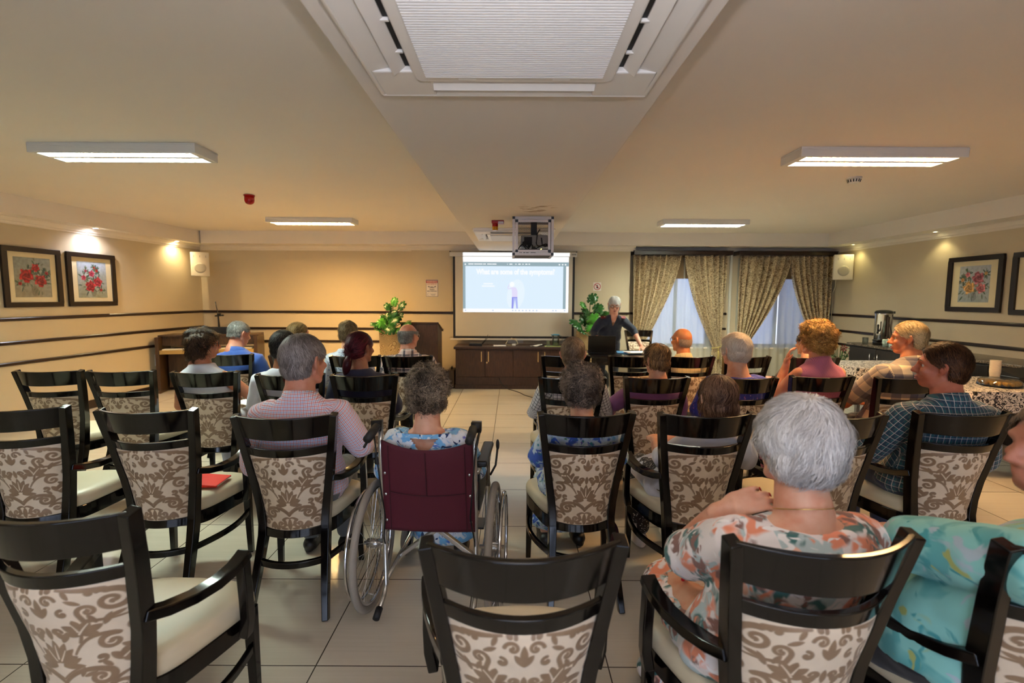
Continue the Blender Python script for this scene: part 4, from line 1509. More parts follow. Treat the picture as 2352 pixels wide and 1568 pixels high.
    del root['_j']
    return root, dict(J=J, H=Hm, nb=nb, sp=sp, root=root, W=W, shp=shp, tips=TIPS)
CHD = {c[0]: c for c in CH}
def on(key, dy=.23, dx=0.0):
    _, mx, my, ang, _, _ = CHD[key]
    a = rad(ang)
    return mx - math.sin(a) * dy + math.cos(a) * dx, my + math.cos(a) * dy + math.sin(a) * dx
def wl(x, y, yaw, p):
    v = Matrix.Rotation(rad(-yaw), 3, 'Z') @ Vector((p[0] - x, p[1] - y, p[2]))
    return tuple(v)

WHITE = (226, 226, 232)
C_GING = plaid('pink_gingham', (250, 244, 248), [(0, .0150, 0, .0036, (206, 74, 80), .62), (0, .0150, .0075, .0030, (110, 130, 196), .5), (1, .0150, 0, .0040, (214, 82, 84), .62), (1, .0150, .0075, .0030, (116, 136, 196), .5)])
C_TEAL = plaid('teal_plaid', (44, 98, 110), [(0, .026, .006, .012, (26, 58, 82), .7), (1, .030, .006, .014, (26, 58, 82), .7), (0, .026, 0, .0026, (214, 204, 200), .85), (1, .030, 0, .0026, (214, 204, 200), .85), (0, .026, .013, .0012, (120, 70, 66), .6)])
C_BWCHK = plaid('black_white_check', (222, 220, 224), [(0, .026, 0, .0045, (44, 48, 66), .85), (1, .024, 0, .0045, (44, 48, 66), .85)])
C_BUFF = plaid('blue_cream_check', (232, 212, 176), [(0, .115, 0, .055, (70, 74, 104), .62), (1, .115, .03, .055, (58, 62, 92), .66)])
C_PPLAID = plaid('pink_plaid', (226, 196, 188), [(0, .074, 0, .016, (34, 40, 66), .85), (0, .074, .012, .004, (40, 46, 74), .8), (1, .066, 0, .013, (34, 40, 66), .85), (1, .066, .012, .004, (40, 46, 74), .8), (0, .074, .020, .004, (246, 240, 236), .9), (1, .066, .019, .004, (246, 240, 236), .9)])
C_YEL = plaid('pale_yellow_check', (240, 220, 170), [(0, .04, 0, .003, (150, 130, 120), .5), (1, .036, 0, .003, (150, 130, 120), .5), (1, .036, .018, .008, (236, 196, 150), .5)])
C_DCHK = plaid('dark_small_check', (40, 36, 40), [(0, .014, 0, .003, (150, 140, 140), .6), (1, .014, 0, .003, (150, 140, 140), .6)])
C_WHITE = plain('white_cotton', (224, 224, 232), (206, 208, 222))
C_PURP = plain('purple', (156, 100, 156), (140, 88, 142))
C_PINK = plain('pink_ribbed', (214, 128, 160), (204, 116, 150), ribs=.007)
C_BLUE = plain('mid_blue', (62, 98, 178), (52, 86, 164))
C_NAVY = plain('navy', (26, 32, 66), (22, 26, 56))
C_UNI = plain('uniform_navy', (24, 34, 56), (20, 28, 48))
C_GREY = plain('grey_trousers', (118, 120, 124), (98, 100, 106))
C_DARK = plain('dark_trousers', (34, 34, 40))
C_DENIM = plain('denim', (56, 72, 104), (44, 58, 88))
C_KHAKI = plain('khaki', (150, 128, 98))
C_FBLUE = floral('light_blue_floral', (128, 194, 238), [('n', 14, .48, .55, (238, 244, 252), 1.0), ('p', 18, .05, .46, (62, 102, 204), 3.0), ('v', 16, .10, .22, (120, 120, 206), 7.0), ('n', 26, .62, .66, (30, 60, 110), 5.0), ('n', 22, .60, .64, (236, 242, 250), 9.0)])
C_FGREEN = floral('blue_green_white_floral', (206, 222, 236), [('p', 16, .05, .5, (70, 170, 200), 11.0), ('n', 18, .54, .60, (66, 104, 200), 15.0), ('v', 26, .12, .34, (70, 92, 186), 2.0), ('v', 30, .10, .28, (48, 150, 170), 6.0), ('p', 34, .05, .4, (60, 140, 110), 4.0), ('v', 24, .05, .16, (124, 78, 170), 8.0)])
C_FPEACH = floral('peach_teal_floral', (240, 232, 230), [('n', 9, .52, .56, (188, 204, 204), 1.0), ('p', 11, .40, .50, (62, 112, 110), 3.0), ('p', 9, .42, .52, (234, 146, 112), 6.0), ('v', 9, .17, .22, (242, 190, 164), 9.0), ('v', 9, .07, .11, (196, 96, 72), 9.0), ('p', 14, .36, .46, (140, 100, 90), 12.0), ('n', 13, .60, .64, (248, 244, 242), 4.0)])
C_FROYAL = floral('royal_blue_floral', (56, 66, 176), [('v', 34, .10, .24, (196, 120, 190), 2.0), ('v', 40, .06, .16, (232, 200, 226), 5.0), ('n', 30, .60, .64, (84, 96, 200), 8.0)])
C_FSMALL = floral('blue_white_print', (214, 222, 236), [('p', 36, .05, .48, (44, 76, 150), 2.0), ('v', 42, .10, .25, (70, 110, 180), 6.0)])
C_TURQ = floral('turquoise_print', (140, 208, 202), [('n', 7, .48, .60, (98, 178, 180), 1.0), ('n', 9, .58, .66, (176, 196, 206), 4.0), ('n', 8, .63, .68, (176, 186, 110), 7.0), ('n', 11, .62, .68, (70, 160, 166), 9.0)])
C_BWPAT = floral('black_white_skirt', (30, 28, 30), [('v', 60, .14, .30, (196, 190, 186), 2.0), ('n', 60, .60, .64, (210, 204, 200), 5.0)])

def H_(style, name, dark, light, **kw):
    d = dict(style=style, name=name, dark=dark, light=light); d.update(kw); return d

PEOPLE = {}
def add(key, label, seat, head, top, **kw):
    yaw = kw.pop('yaw', None)
    if isinstance(seat, str):
        x, y = on(seat, kw.pop('dy', .23), kw.pop('dx', 0.0)); yaw = CHD[seat][3] if yaw is None else yaw
    else:
        x, y = seat
    aw = kw.pop('arms_w', None)
    if aw:
        R = Matrix.Rotation(rad(-yaw), 3, 'Z'); arms = {}
        for nm, a in aw.items():
            v = [wl(x, y, yaw, a[0]) if a[0] else None, wl(x, y, yaw, a[1]) if a[1] else None]
            if len(a) > 2:
                v += [tuple(R @ Vector(a[2])), tuple(R @ Vector(a[3]))] + list(a[4:])
            arms[nm] = v
        kw['arms'] = arms
    r, info = person(label, x, y, yaw, head, top, **kw)
    PEOPLE[key] = (r, info)
    return r, info

add('P1', 'person with grey hair in a pink checked shirt, seated left of the wheelchair', 'B3', (-1.02, 2.40), 1.32, hyaw=-24, k=1.07, sw=.208, g=1.16, fat=.7, shirt=C_GING, sleeve=.28, collar=True,
    trousers=C_GREY, hair=H_('short', 'grey_brown', (96, 86, 82), (172, 162, 158), n=5000, len=.045, w=.0020, vol=1.2, nape=-.08), seed=3,
    skin='ruddy', skin_rgb=(212, 150, 124), voxel=.007, arms_w={'R': ((-.762, 2.46, .735), (-.82, 2.70, .715))})
add('P2', 'person with curly dark greying hair in a light blue floral dress, sitting in the wheelchair', (-.395, 2.385), (-.40, 2.33), 1.172, yaw=0, hyaw=0, neck=.094, k=.96, sw=.178, g=.98, fat=.3, hz=.52,
    shirt=C_FBLUE, shirt_name='dress_top', sleeve=.22, trousers=C_FBLUE, skirt=True, boat=.035, back_v=(.775, .945, .14),
    hair=H_('lady', 'dark_curly', (58, 46, 38), (192, 170, 144), n=5200, len=.050, w=.0026, curl=.75, lump=1.8, lift=.009, nape=-.085, vol=1.0), seed=5, voxel=.0075)
add('P3', 'person with curly dark hair in a blue and green print dress, by the aisle', 'B4', (.352, 2.48), 1.165, hyaw=4, k=.94, sw=.17, g=1.0, shirt=C_FGREEN, shirt_name='dress_top', sleeve=.20, trousers=C_FGREEN, skirt=True,
    hair=H_('lady', 'dark_grey_curly', (58, 48, 42), (168, 146, 128), n=4200, len=.048, w=.0026, curl=.7, lump=1.8, nape=-.085, vol=1.06, lift=.008), seed=8, legs=True)
add('P4', 'person with a smooth brown bob and white top, seated before the white haired woman', 'B5', (1.045, 2.47), 1.12, hyaw=6, hpitch=6, k=.99, sw=.175, g=1.05, shirt=C_WHITE, sleeve=.22, trousers=C_BWPAT, tunic=.26, shoe=(214, 206, 200),
    hair=H_('bob', 'brown_bob', (62, 38, 28), (158, 122, 98), n=4200, len=.085, w=.0028, lift=.003, lump=.3), seed=11)
add('P5', 'person with short white hair and peach floral dress, nearest the camera, hand at her neck', 'A3', (.752, 1.27), 1.245, neck=.092, hyaw=8, k=1.0, sw=.192, g=1.15, fat=.5, shirt=C_FPEACH, shirt_name='dress_top', sleeve=.25, trousers=C_FPEACH, skirt=True, boat=.022,
    hair=H_('lady', 'white_grey', (198, 193, 190), (255, 253, 252), n=9000, len=.06, w=.0017, lift=.006, lump=.5, vol=1.08, nape=-.088, rough=.5), seed=14, voxel=.0045, dy=.22,
    arms_w={'L': ((.52, 1.46, .70), (.572, 1.315, .912), (.84, -.20, .44), (-.22, -.68, .72), .62), 'R': ((1.0, 1.40, .69), (.70, 1.50, .655), (-1, .05, -.1), (0, -.75, .6), .5)})
add('P6', 'person in a turquoise printed shirt at the lower right edge, arm along the next chair', 'A4', (1.318, 1.15), 1.275, yaw=30, hyaw=82, neck=.17, sw=.225, g=1.3, fat=1.0, shirt=C_TURQ, sleeve=.30, trousers=C_DARK, dy=.27, dx=-.02, belly=.05,
    hair=H_('short', 'short_brown', (92, 72, 56), (150, 126, 104), n=2500, len=.03, w=.0022), seed=17, skin='ruddy2', skin_rgb=(196, 136, 112), voxel=.0075,
    arms_w={'L': ((1.11, 1.39, .80), (.965, 1.275, .82), (-.9, -.25, -.1), (-.1, -.3, .95), .5)})
add('P7', 'person with brown hair in a green plaid shirt, face in profile to the left', 'B7', (2.20, 2.50), 1.285, hyaw=50, hpitch=-2, sw=.222, g=1.2, fat=.8, shirt=C_TEAL, sleeve=.27, collar=True, trousers=C_DENIM, eyes=True, dx=.03,
    hair=H_('short', 'brown', (34, 20, 13), (104, 68, 42), n=4600, len=.05, w=.0022, vol=1.6, flow='back', nape=-.068), seed=20, skin='red_face', skin_rgb=(202, 126, 100), voxel=.0065,
    arms_w={'L': ((1.915, 2.60, .675), (2.08, 2.80, .66))})
add('P9', 'person with dark wavy bob, spectacles and sleeveless white top, turned to the right', 'C3', (-2.315, 3.68), 1.265, hyaw=-48, hpitch=3, k=.97, sw=.175, g=1.05, shirt=C_WHITE, sleeve=0, trousers=C_WHITE, glasses=True, eyes=True, dx=-.06,
    hair=H_('bob', 'dark_brown', (20, 12, 8), (96, 70, 48), n=3600, len=.07, w=.0032, curl=.35, lump=1.6, vol=1.03), seed=23, skin='tan', skin_rgb=(196, 136, 104), voxel=.0075,
    arms_w={'R': ((-1.93, 3.70, .70), (-1.93, 3.93, .66))})
add('P10', 'person with short black hair in a white shirt, half hidden behind the pink checked shirt', 'C4', (-1.68, 3.61), 1.255, hyaw=-8, sw=.20, g=1.1, shirt=C_WHITE, sleeve=.25, trousers=C_DARK, dx=-.09,
    hair=H_('short', 'black_grey', (14, 13, 12), (78, 72, 66), n=3000, len=.028, w=.0024, vol=1.1, curl=.2), seed=26, skin='brown', skin_rgb=(150, 98, 68))
add('P11', 'person with a burgundy ponytail in a navy shirt', 'C5', (-1.10, 3.56), 1.255, hyaw=-30, k=.98, sw=.185, g=1.1, shirt=C_NAVY, sleeve=.22, trousers=C_DARK, dx=-.04,
    hair=H_('tail', 'burgundy', (40, 12, 20), (110, 40, 52), n=3000, len=.10, w=.0030, flow='tail', lift=.001, tail=.16, tz=-.045, tx=-.03, rough=.3, nape=-.075), seed=29, skin='brown2', skin_rgb=(160, 108, 80))
add('P12', 'person with greying brown hair in a black and white checked shirt, right of the aisle', 'C6', (.437, 3.50), 1.225, hyaw=-8, sw=.215, g=1.1, shirt=C_BWCHK, sleeve=.27, collar=True, trousers=C_DENIM,
    hair=H_('short', 'grey_light_brown', (92, 72, 54), (168, 142, 116), n=3000, len=.035, w=.0024, vol=1.1), seed=32, skin='ruddy', skin_rgb=(212, 150, 124))
add('P13', 'person with straight brown hair in a plain purple top', 'C7', (1.045, 3.54), 1.175, hyaw=24, hpitch=3, k=.92, sw=.178, g=1.05, shirt=C_PURP, sleeve=.40, trousers=C_DARK, dx=.02,
    hair=H_('lady', 'brown_gold', (64, 48, 38), (190, 146, 96), n=3000, len=.06, w=.0028, lump=.6, nape=-.095), seed=35, arms_w={'L': ((.74, 3.62, .70), (.78, 3.86, .58))})
add('P14', 'person with short white hair in a royal blue print top', 'C8', (1.62, 3.55), 1.255, hyaw=16, k=1.0, sw=.20, g=1.25, fat=.6, shirt=C_FROYAL, sleeve=.26, trousers=C_DARK, boat=.012,
    hair=H_('lady', 'cream_white', (214, 196, 176), (252, 244, 230), n=3600, len=.05, w=.0024, lump=.4, nape=-.07), seed=38, skin='fair2', skin_rgb=(232, 178, 146))
add('P15', 'person with curly blonde hair in a sleeveless pink blouse, hand raised to her face', (2.26, 3.62), (2.265, 3.66), 1.325, yaw=6, hyaw=26, k=1.0, sw=.19, g=1.1, fat=.3, shirt=C_PINK, sleeve=0, collar=True, trousers=C_PINK, skirt=True,
    hair=H_('lady', 'golden_curly', (150, 100, 46), (252, 212, 126), n=4200, len=.055, w=.0030, curl=.7, lump=2.2, nape=-.10, vol=1.06, lift=.010), seed=41, skin='fair3', skin_rgb=(224, 164, 128), voxel=.007,
    arms_w={'L': ((2.03, 3.74, .74), (2.135, 3.80, .985), (.12, -.10, 1), (-.75, .5, .1), .6)})
add('P16', 'person with fair hair in a blue and cream checked shirt, face in profile', 'C10', (2.875, 3.56), 1.345, hyaw=52, hpitch=2, sw=.215, g=1.1, shirt=C_BUFF, sleeve=.28, collar=True, trousers=C_DARK, eyes=True, dx=.04,
    hair=H_('short', 'fair', (140, 116, 78), (236, 212, 160), n=4000, len=.042, w=.0022, vol=1.35, flow='back'), seed=44, skin='fair4', skin_rgb=(220, 150, 108), voxel=.0065,
    arms_w={'L': ((2.56, 3.72, .70), (2.66, 3.96, .66))})
add('P17', 'person with cropped grey hair in a plain blue shirt, far left of the front row', 'D1', (-2.63, 4.73), 1.265, hyaw=-30, hpitch=12, sw=.215, g=1.15, shirt=C_BLUE, sleeve=.34, collar=True, trousers=C_DARK,
    hair=H_('short', 'cropped_grey', (92, 92, 90), (176, 172, 164), n=2200, len=.018, w=.0024, vol=.7, nape=-.03), seed=47, skin='ruddy', skin_rgb=(212, 150, 124))
add('P18', 'person with fair brown hair tied back, partly hidden by two heads', 'D2', (-2.06, 4.74), 1.255, hyaw=-40, k=.97, sw=.175, shirt=C_DARK, sleeve=.22, trousers=C_DARK,
    hair=H_('tail', 'dark_blonde', (72, 54, 32), (168, 138, 92), n=2000, len=.09, w=.0030, flow='tail', tail=.10, tz=.012), seed=50)
add('P19', 'person with short brown hair in blue and white print', 'D3', (-1.565, 4.69), 1.275, hyaw=4, k=.97, sw=.175, shirt=C_FSMALL, sleeve=.24, trousers=C_DARK, dx=-.10,
    hair=H_('lady', 'light_brown', (80, 64, 46), (156, 132, 98), n=2200, len=.04, w=.003, lump=.8, nape=-.055, vol=.96), seed=53)
add('P20', 'person with a bald crown and grey sides in a pale pink plaid shirt', 'D4', (-.985, 4.68), 1.255, hyaw=-32, sw=.215, g=1.15, fat=.4, shirt=C_PPLAID, sleeve=.28, collar=True, trousers=C_DARK, glasses='metal',
    hair=H_('fringe', 'grey_sides', (110, 106, 100), (178, 174, 166), n=1600, len=.022, w=.0024, bald=.055), seed=56, skin='ruddy', skin_rgb=(212, 150, 124))
add('P21', 'person with a bald head in a pale yellow checked shirt, facing the speaker', 'D7', (1.635, 4.73), 1.225, hyaw=32, sw=.205, g=1.1, fat=.3, shirt=C_YEL, sleeve=.28, collar=True, trousers=C_KHAKI, glasses=True, dx=.0,
    hair=H_('fringe', 'white_sides', (196, 168, 138), (232, 206, 176), n=900, len=.012, w=.002, bald=.012, vol=.3), seed=59, skin='bald_orange', skin_rgb=(226, 154, 104))
add('P23', 'person in a dark checked top almost hidden in front of the curly blonde woman', 'D9', (2.84, 4.72), 1.20, hyaw=20, sw=.20, shirt=C_DCHK, sleeve=.30, trousers=C_DARK, dx=-.06,
    hair=H_('short', 'dark', (30, 24, 20), (90, 76, 64), n=1200, len=.03, w=.003), seed=62)
r, info = add('P22', 'person in navy uniform with red shoulder tabs and spectacles, leaning on the table', (1.46, 7.46), (1.475, 7.12), 1.525, yaw=180, hyaw=172, hpitch=20, k=.98, sw=.19, g=1.05, hz=.90, stand=True,
    shirt=C_UNI, shirt_name='tunic', sleeve=.30, trousers=C_UNI, shoe=(16, 16, 18), glasses=True, eyes=True, collar=False, front_v=(1.06, 1.24, .05),
    hair=H_('bob', 'silver', (176, 180, 180), (246, 249, 248), n=3600, len=.09, w=.0026, lift=.002, lump=.2, vol=.97, front=.036), seed=65, skin='fair5', skin_rgb=(222, 170, 146), voxel=.006, skirt_len=0,
    arms_w={'L': ((1.80, 7.28, 1.02), (1.875, 7.10, .80), (.15, -.75, -.25), (0, -.3, 1), .25), 'R': ((1.20, 7.26, .99), (1.28, 7.02, .80), (.2, -.85, -.15), (0, -.2, 1), .3)})
# shoulder tabs on the uniform
for nm, s in (('L', -1), ('R', 1)):
    sj = info['J'][nm][0]; a = info['nb'] + Vector((s * .070, .034, -.010))
    b = sj + Vector((s * .022, .034, .050))
    d = (b - a)
    m_ = Matrix.Translation((a + b) / 2) @ Matrix.Rotation(math.atan2(-d.z, abs(d.x)) * s, 4, 'Y') @ Matrix.Rotation(rad(-38), 4, 'X')
    tb = obj('shoulder_tab', MB().box(-.055, .055, -.028, .028, -.002, .008, m_), mat('tab_maroon', (110, 16, 30), .6), r, bevel=.003)
    obj('badge', MB().ell(tuple(m_ @ Vector((0, 0, .010))), (.011, .011, .004), 10, 6), mat('badge_silver', (220, 218, 210), .3, .6), tb, smooth=True)
obj('brooch', MB().ell(tuple(info['sp'](.66) + Vector((0, .125, 0))), (.009, .006, .007), 10, 6), mat('badge_gold', (214, 180, 110), .3, .8), r, smooth=True)
# red nails and rings on the woman with her hand at her neck
r5, i5 = PEOPLE['P5']
M_NAIL = mat('red_nail', (200, 12, 30), .2)
for nm in ('L', 'R'):
    for q, (tp, v, n, a) in enumerate(i5['tips'][nm]):
        m_ = Matrix((n.cross(v).normalized(), v.normalized(), n)).transposed()
        obj('fingernail', MB().ell(tuple(tp + n * .0062 + v * .001), (.0062, .0095, .0022), 12, 8, m_), M_NAIL, r5, smooth=True)
tp, v, n, a = i5['tips']['L'][2]
dd = (i5['tips']['L'][2][0] - a).normalized()
s_ = dd.cross(n).normalized(); u_ = s_.cross(dd)
obj('ring', MB().tube([a + dd * .012 + (s_ * math.cos(w) + u_ * math.sin(w)) * .0105 for w in np.linspace(0, 2 * PI, 19)[:-1]], .0018, 6, True).ell(tuple(a + dd * .012 + n * .012), (.005, .005, .004), 10, 6), mat('ring_gold', (226, 190, 110), .2, 1.0), r5, smooth=True)
nbk = i5['nb']
obj('necklace', MB().tube([nbk + Vector((.068 * math.cos(w), .004 + .066 * math.sin(w), .020 - .025 * math.sin(w))) for w in np.linspace(0, 2 * PI, 41)[:-1]], .0013, 6, True), mat('necklace_gold', (226, 190, 110), .2, 1.0), r5, smooth=True)
# the narrow strap across the open back of the blue dress
r2, i2 = PEOPLE['P2']
dm = [c for c in r2.children if c.name.startswith('dress_top')][0].data
dc = co_of(dm); zst = i2['nb'].z - .022; pts = []
for x_ in np.linspace(-.125, .125, 13):
    sel = dc[(np.abs(dc[:, 0] - i2['nb'].x - (x_ if abs(x_) > .10 else math.copysign(.115, x_ or 1))) < .02) & (np.abs(dc[:, 2] - zst) < .03)]
    yb_ = sel[:, 1].min() if len(sel) else i2['sp'](.9).y - .08
    pts.append((i2['nb'].x + x_, min(yb_, i2['sp'](.95).y - .070) - .004, zst + .006 * abs(x_) / .1))
ym = [p_[1] for p_ in pts]
pts = [(p_[0], (ym[max(0, i - 1)] + ym[i] + ym[min(12, i + 1)]) / 3, p_[2]) for i, p_ in enumerate(pts)]
obj('back_strap', MB().sweep(pts, [(-.002, -.010), (.002, -.010), (.002, .010), (-.002, .010)]), C_FBLUE, r2)
# ================================================================== PICTURES
def srgb2lin(a):
    a = np.clip(a, 0, 255) / 255.0
    return np.where(a <= .04045, a / 12.92, ((a + .055) / 1.055) ** 2.4)
def vnoise(x, z, seed, f):
    return np.array([noise.noise((a * f + seed, b * f - seed, seed * .37)) for a, b in zip(x.ravel(), z.ravel())]).reshape(x.shape)
def painting(w, h, bg0, bg1, roses, leafc, seed):
    nu, nv = 110, 120
    u, v = np.meshgrid(np.linspace(0, 1, nu + 1), np.linspace(0, 1, nv + 1))
    n1 = vnoise(u, v, seed, 4); n2 = vnoise(u, v, seed + 9, 16)
    f = np.clip(v * .7 + .3 * n1 + .25, 0, 1)[..., None]
    col = np.array(bg0) * (1 - f) + np.array(bg1) * f + n2[..., None] * 14
    rnd = np.random.RandomState(int(seed))
    for _ in range(90):                                  # leaves and brush strokes round the flowers
        cx, cz, r = roses[rnd.randint(len(roses))][:3]
        a = rnd.uniform(0, 2 * PI); d = r * rnd.uniform(.8, 2.1)
        lx, lz = cx + d * math.cos(a), cz + d * math.sin(a)
        L, W = rnd.uniform(.04, .09), rnd.uniform(.012, .028)
        du, dv = u - lx, v - lz; al = du * math.cos(a) + dv * math.sin(a); pe = -du * math.sin(a) + dv * math.cos(a)
        m = np.clip((1 - (al / L) ** 2 - (pe / W) ** 2) * 3, 0, 1)[..., None] * .75
        c = np.array(leafc[rnd.randint(len(leafc))]) + rnd.normal(0, 10)
        col = col * (1 - m) + c * m
    for k in range(7):                                    # stems into the vase
        x0 = roses[k % len(roses)][0]
        t_ = np.clip((roses[k % len(roses)][1] - v) / .5, 0, 1)
        m = (np.clip(1 - np.abs(u - (x0 + (.52 - x0) * t_)) / .008, 0, 1) * (v < roses[k % len(roses)][1]) * (v > .12))[..., None] * .5
        col = col * (1 - m) + np.array(leafc[0]) * m
    m = (np.clip((1 - ((u - .52) / .10) ** 2 - ((v - .16) / .14) ** 2) * 3, 0, 1))[..., None] * .6
    col = col * (1 - m) + (np.array(bg0) * .75) * m
    for cx, cz, r, c in roses:
        du, dv = u - cx, (v - cz) * h / w
        a = np.arctan2(dv, du); d = np.hypot(du, dv) / r
        edge = 1 + .13 * np.sin(a * 5 + seed) + .08 * np.sin(a * 9)
        sw = np.sin(d * 11 - a * 2 + 1.5 * np.sin(a * 3))
        m = np.clip((edge - d) * 8, 0, 1)[..., None]
        cc = (np.array(c) + n2[..., None] * 40) * (1 + .20 * sw[..., None]) * (0.70 + .4 * np.clip(d, 0, 1)[..., None])
        col = col * (1 - m) + cc * m
    mb = MB().grid(lambda a, b: ((a - .5) * w, 0, (b - .5) * h), nu, nv)
    me = mesh_of('painting', mb.v, mb.f)
    ca = me.attributes.new('col', 'FLOAT_COLOR', 'POINT')
    lc = srgb2lin(col).reshape(-1, 3)
    ca.data.foreach_set('color', np.concatenate([lc, np.ones((len(lc), 1))], 1).astype(np.float32).ravel())
    return me
t = NT('painted_paper'); t.set(color=t.attr('col').outputs['Color'], rough=.6); M_PAINT = t.m
M_FRAME = mat('picture_frame_dark', (28, 18, 14), .35, var=.2, vscale=20)
M_MAT = mat('picture_mount_cream', (226, 214, 178), .8)
def picture(x, y, z, a, w, h, aw, ah, label, me):
    t = thing('framed_picture', label, 'picture', (x, y, z), rad(a), 'framed flower pictures on the walls')
    f = .058; mb = MB()
    for x0, x1, z0, z1 in ((-w / 2, w / 2, h / 2 - f, h / 2), (-w / 2, w / 2, -h / 2, -h / 2 + f), (-w / 2, -w / 2 + f, -h / 2 + f, h / 2 - f), (w / 2 - f, w / 2, -h / 2 + f, h / 2 - f)):
        mb.box(x0, x1, -.032, -.001, z0, z1)
    obj('frame', mb, M_FRAME, t, bevel=.004)
    obj('mount', MB().box(-w / 2 + f - .004, w / 2 - f + .004, -.012, -.006, -h / 2 + f - .004, h / 2 - f + .004), M_MAT, t)
    o = obj('painting', me, M_PAINT, t); o.location = (0, -.0135, 0)
    return t
RED = (158, 34, 34); PINK = (182, 60, 84); ROSE = (168, 92, 104); YEL = (206, 156, 92)
LF = [(60, 84, 58), (84, 100, 70), (52, 70, 66), (110, 112, 92)]
picture(XL(5.81) + .001, 5.81, 1.70, 86.6, .67, .69, .42, .46, 'framed picture of three large red roses, at the left edge of the left wall',
        painting(.42, .46, (150, 140, 116), (140, 148, 140), [(.32, .54, .19, RED), (.70, .42, .17, (150, 42, 38)), (.58, .75, .11, (168, 40, 36)), (.14, .34, .05, RED), (.88, .62, .05, RED)], LF, 3))
picture(XL(6.575) + .001, 6.575, 1.70, 86.6, .70, .69, .42, .47, 'framed picture of several small red and pink flowers, beside the large red roses',
        painting(.42, .47, (140, 144, 118), (172, 186, 204), [(.42, .32, .17, (166, 42, 50)), (.68, .44, .15, (178, 56, 66)), (.48, .67, .10, PINK), (.20, .55, .08, PINK), (.66, .76, .05, RED), (.58, .84, .04, RED), (.28, .74, .04, PINK), (.78, .22, .05, RED)], LF, 7))
picture(XR - .001, 6.005, 1.685, -90, .71, .675, .40, .44, 'framed picture of pink and yellow roses on the right wall',
        painting(.40, .44, (150, 160, 158), (176, 182, 190), [(.62, .66, .19, ROSE), (.35, .40, .19, YEL), (.74, .38, .15, (196, 112, 116)), (.28, .76, .08, (206, 110, 120)), (.12, .62, .06, (216, 150, 96)), (.86, .78, .05, YEL)], LF, 11))
picture(XR - .001, 5.195, 1.675, -90, .70, .69, .40, .44, 'framed flower picture cut off by the right edge of the photo',
        painting(.40, .44, (170, 160, 140), (186, 178, 160), [(.5, .55, .2, (206, 130, 116)), (.3, .35, .14, YEL), (.72, .36, .13, ROSE)], LF, 15))

# ================================================================== WALL SPEAKERS
M_SPK = mat('speaker_shell', (232, 224, 204), .5)
M_SPKG = mat('speaker_grille', (196, 188, 170), .7, bump=.5, bscale=900)
def wall_speaker(x, y, z, a, label, w=.27, h=.40):
    t = thing('wall_speaker', label, 'speaker', (x, y, z), rad(a), 'white wall speakers in the far corners')
    mb = MB(); n = 14; prof = []
    for i in range(n + 1):
        u = i / n * 2 - 1
        prof.append((u * w / 2, -.17 - .018 * (1 - u * u)))
    poly = [(-w / 2 * .72, 0), (w / 2 * .72, 0)] + [(p[0], p[1]) for p in reversed(prof)]
    k = len(poly)
    mb.add([(p[0], p[1], -h / 2) for p in poly] + [(p[0], p[1], h / 2) for p in poly], [tuple(range(k - 1, -1, -1)), tuple(range(k, 2 * k))] + [(i, (i + 1) % k, k + (i + 1) % k, k + i) for i in range(k)])
    obj('cabinet', mb, M_SPK, t, bevel=.01, segs=3)
    g = MB()
    g.lathe([(.001, .0), (.06, .002), (.085, .0), (.088, -.004)], 32)
    me = [(p[0], -.1895 - p[2] + .018 * (p[0] / (w / 2)) ** 2, p[1] - .06) for p in g.v]
    obj('cone_grille', MB().add(me, g.f), M_SPKG, t, smooth=True)
    bdg = MB()
    for bx in (-.085, 0, .085):
        bdg.box(bx - .006, bx + .006, -.190 + .018 * (bx / (w / 2)) ** 2, -.184 + .018 * (bx / (w / 2)) ** 2, h / 2 - .09, h / 2 - .055)
    obj('badge', bdg, M_SPKG, t)
    b = MB().tube([(0, 0, .05), (0, .06, .06), (0, .14, .06)], .014, 10).tube([(0, 0, -.05), (0, .06, 0), (0, .14, .03)], .012, 10)
    obj('bracket', b, M_SPK, t, smooth=True)
    return t
wall_speaker(-5.30, 8.42, 2.02, 34, 'white wall speaker in the left corner beside the warm downlight')
wall_speaker(5.47, 8.30, 2.015, -16, 'white wall speaker in the right corner beside the curtains', .29, .41)
tag(obj('speaker_cable', MB().tube([(5.52, 8.46, 1.86), (5.55, 8.5, 1.7), (5.57, 8.6, 1.6), (5.585, 8.6, .12)], .006, 6), mat('cable_cream', (206, 196, 164), .6)), 'cream cable running down the right corner below the speaker', 'cable')

# ================================================================== SIGNS
M_SIGNW = mat('sign_white', (226, 220, 214), .5)
M_SIGNR = mat('sign_red', (176, 30, 36), .5)
M_SIGNN = mat('sign_navy', (40, 46, 88), .5)
M_SIGNG = mat('sign_grey', (112, 112, 140), .5)
t = thing('warning_sign', 'white WARNING 24hr video recording sign left of the screen', 'sign', (-1.387, YP - .001, 1.646))
w, h = .206, .288
obj('border', MB().box(-w / 2, w / 2, -.004, 0, -h / 2, h / 2), M_SIGNG, t)
obj('board', MB().box(-w / 2 + .006, w / 2 - .006, -.0055, -.001, -h / 2 + .006, h / 2 - .012), M_SIGNW, t)
obj('red_band', MB().box(-w / 2 + .006, w / 2 - .006, -.0065, -.001, h / 2 - .054, h / 2 - .016), M_SIGNR, t)
wall_text('lettering', 'WARNING', .036, (0, -.0072, h / 2 - .035), M_SIGNW, t, .01, .178)
wall_text('lettering', 'THESE PREMISES ARE', .014, (0, -.0062, h / 2 - .066), M_SIGNR, t, .01, .165)
wall_text('lettering', 'MONITORED BY CCTV', .014, (0, -.0062, h / 2 - .083), M_SIGNR, t, .01, .165)
wall_text('lettering', '24hr', .040, (0, -.0062, .014), M_SIGNN, t, .02, .085)
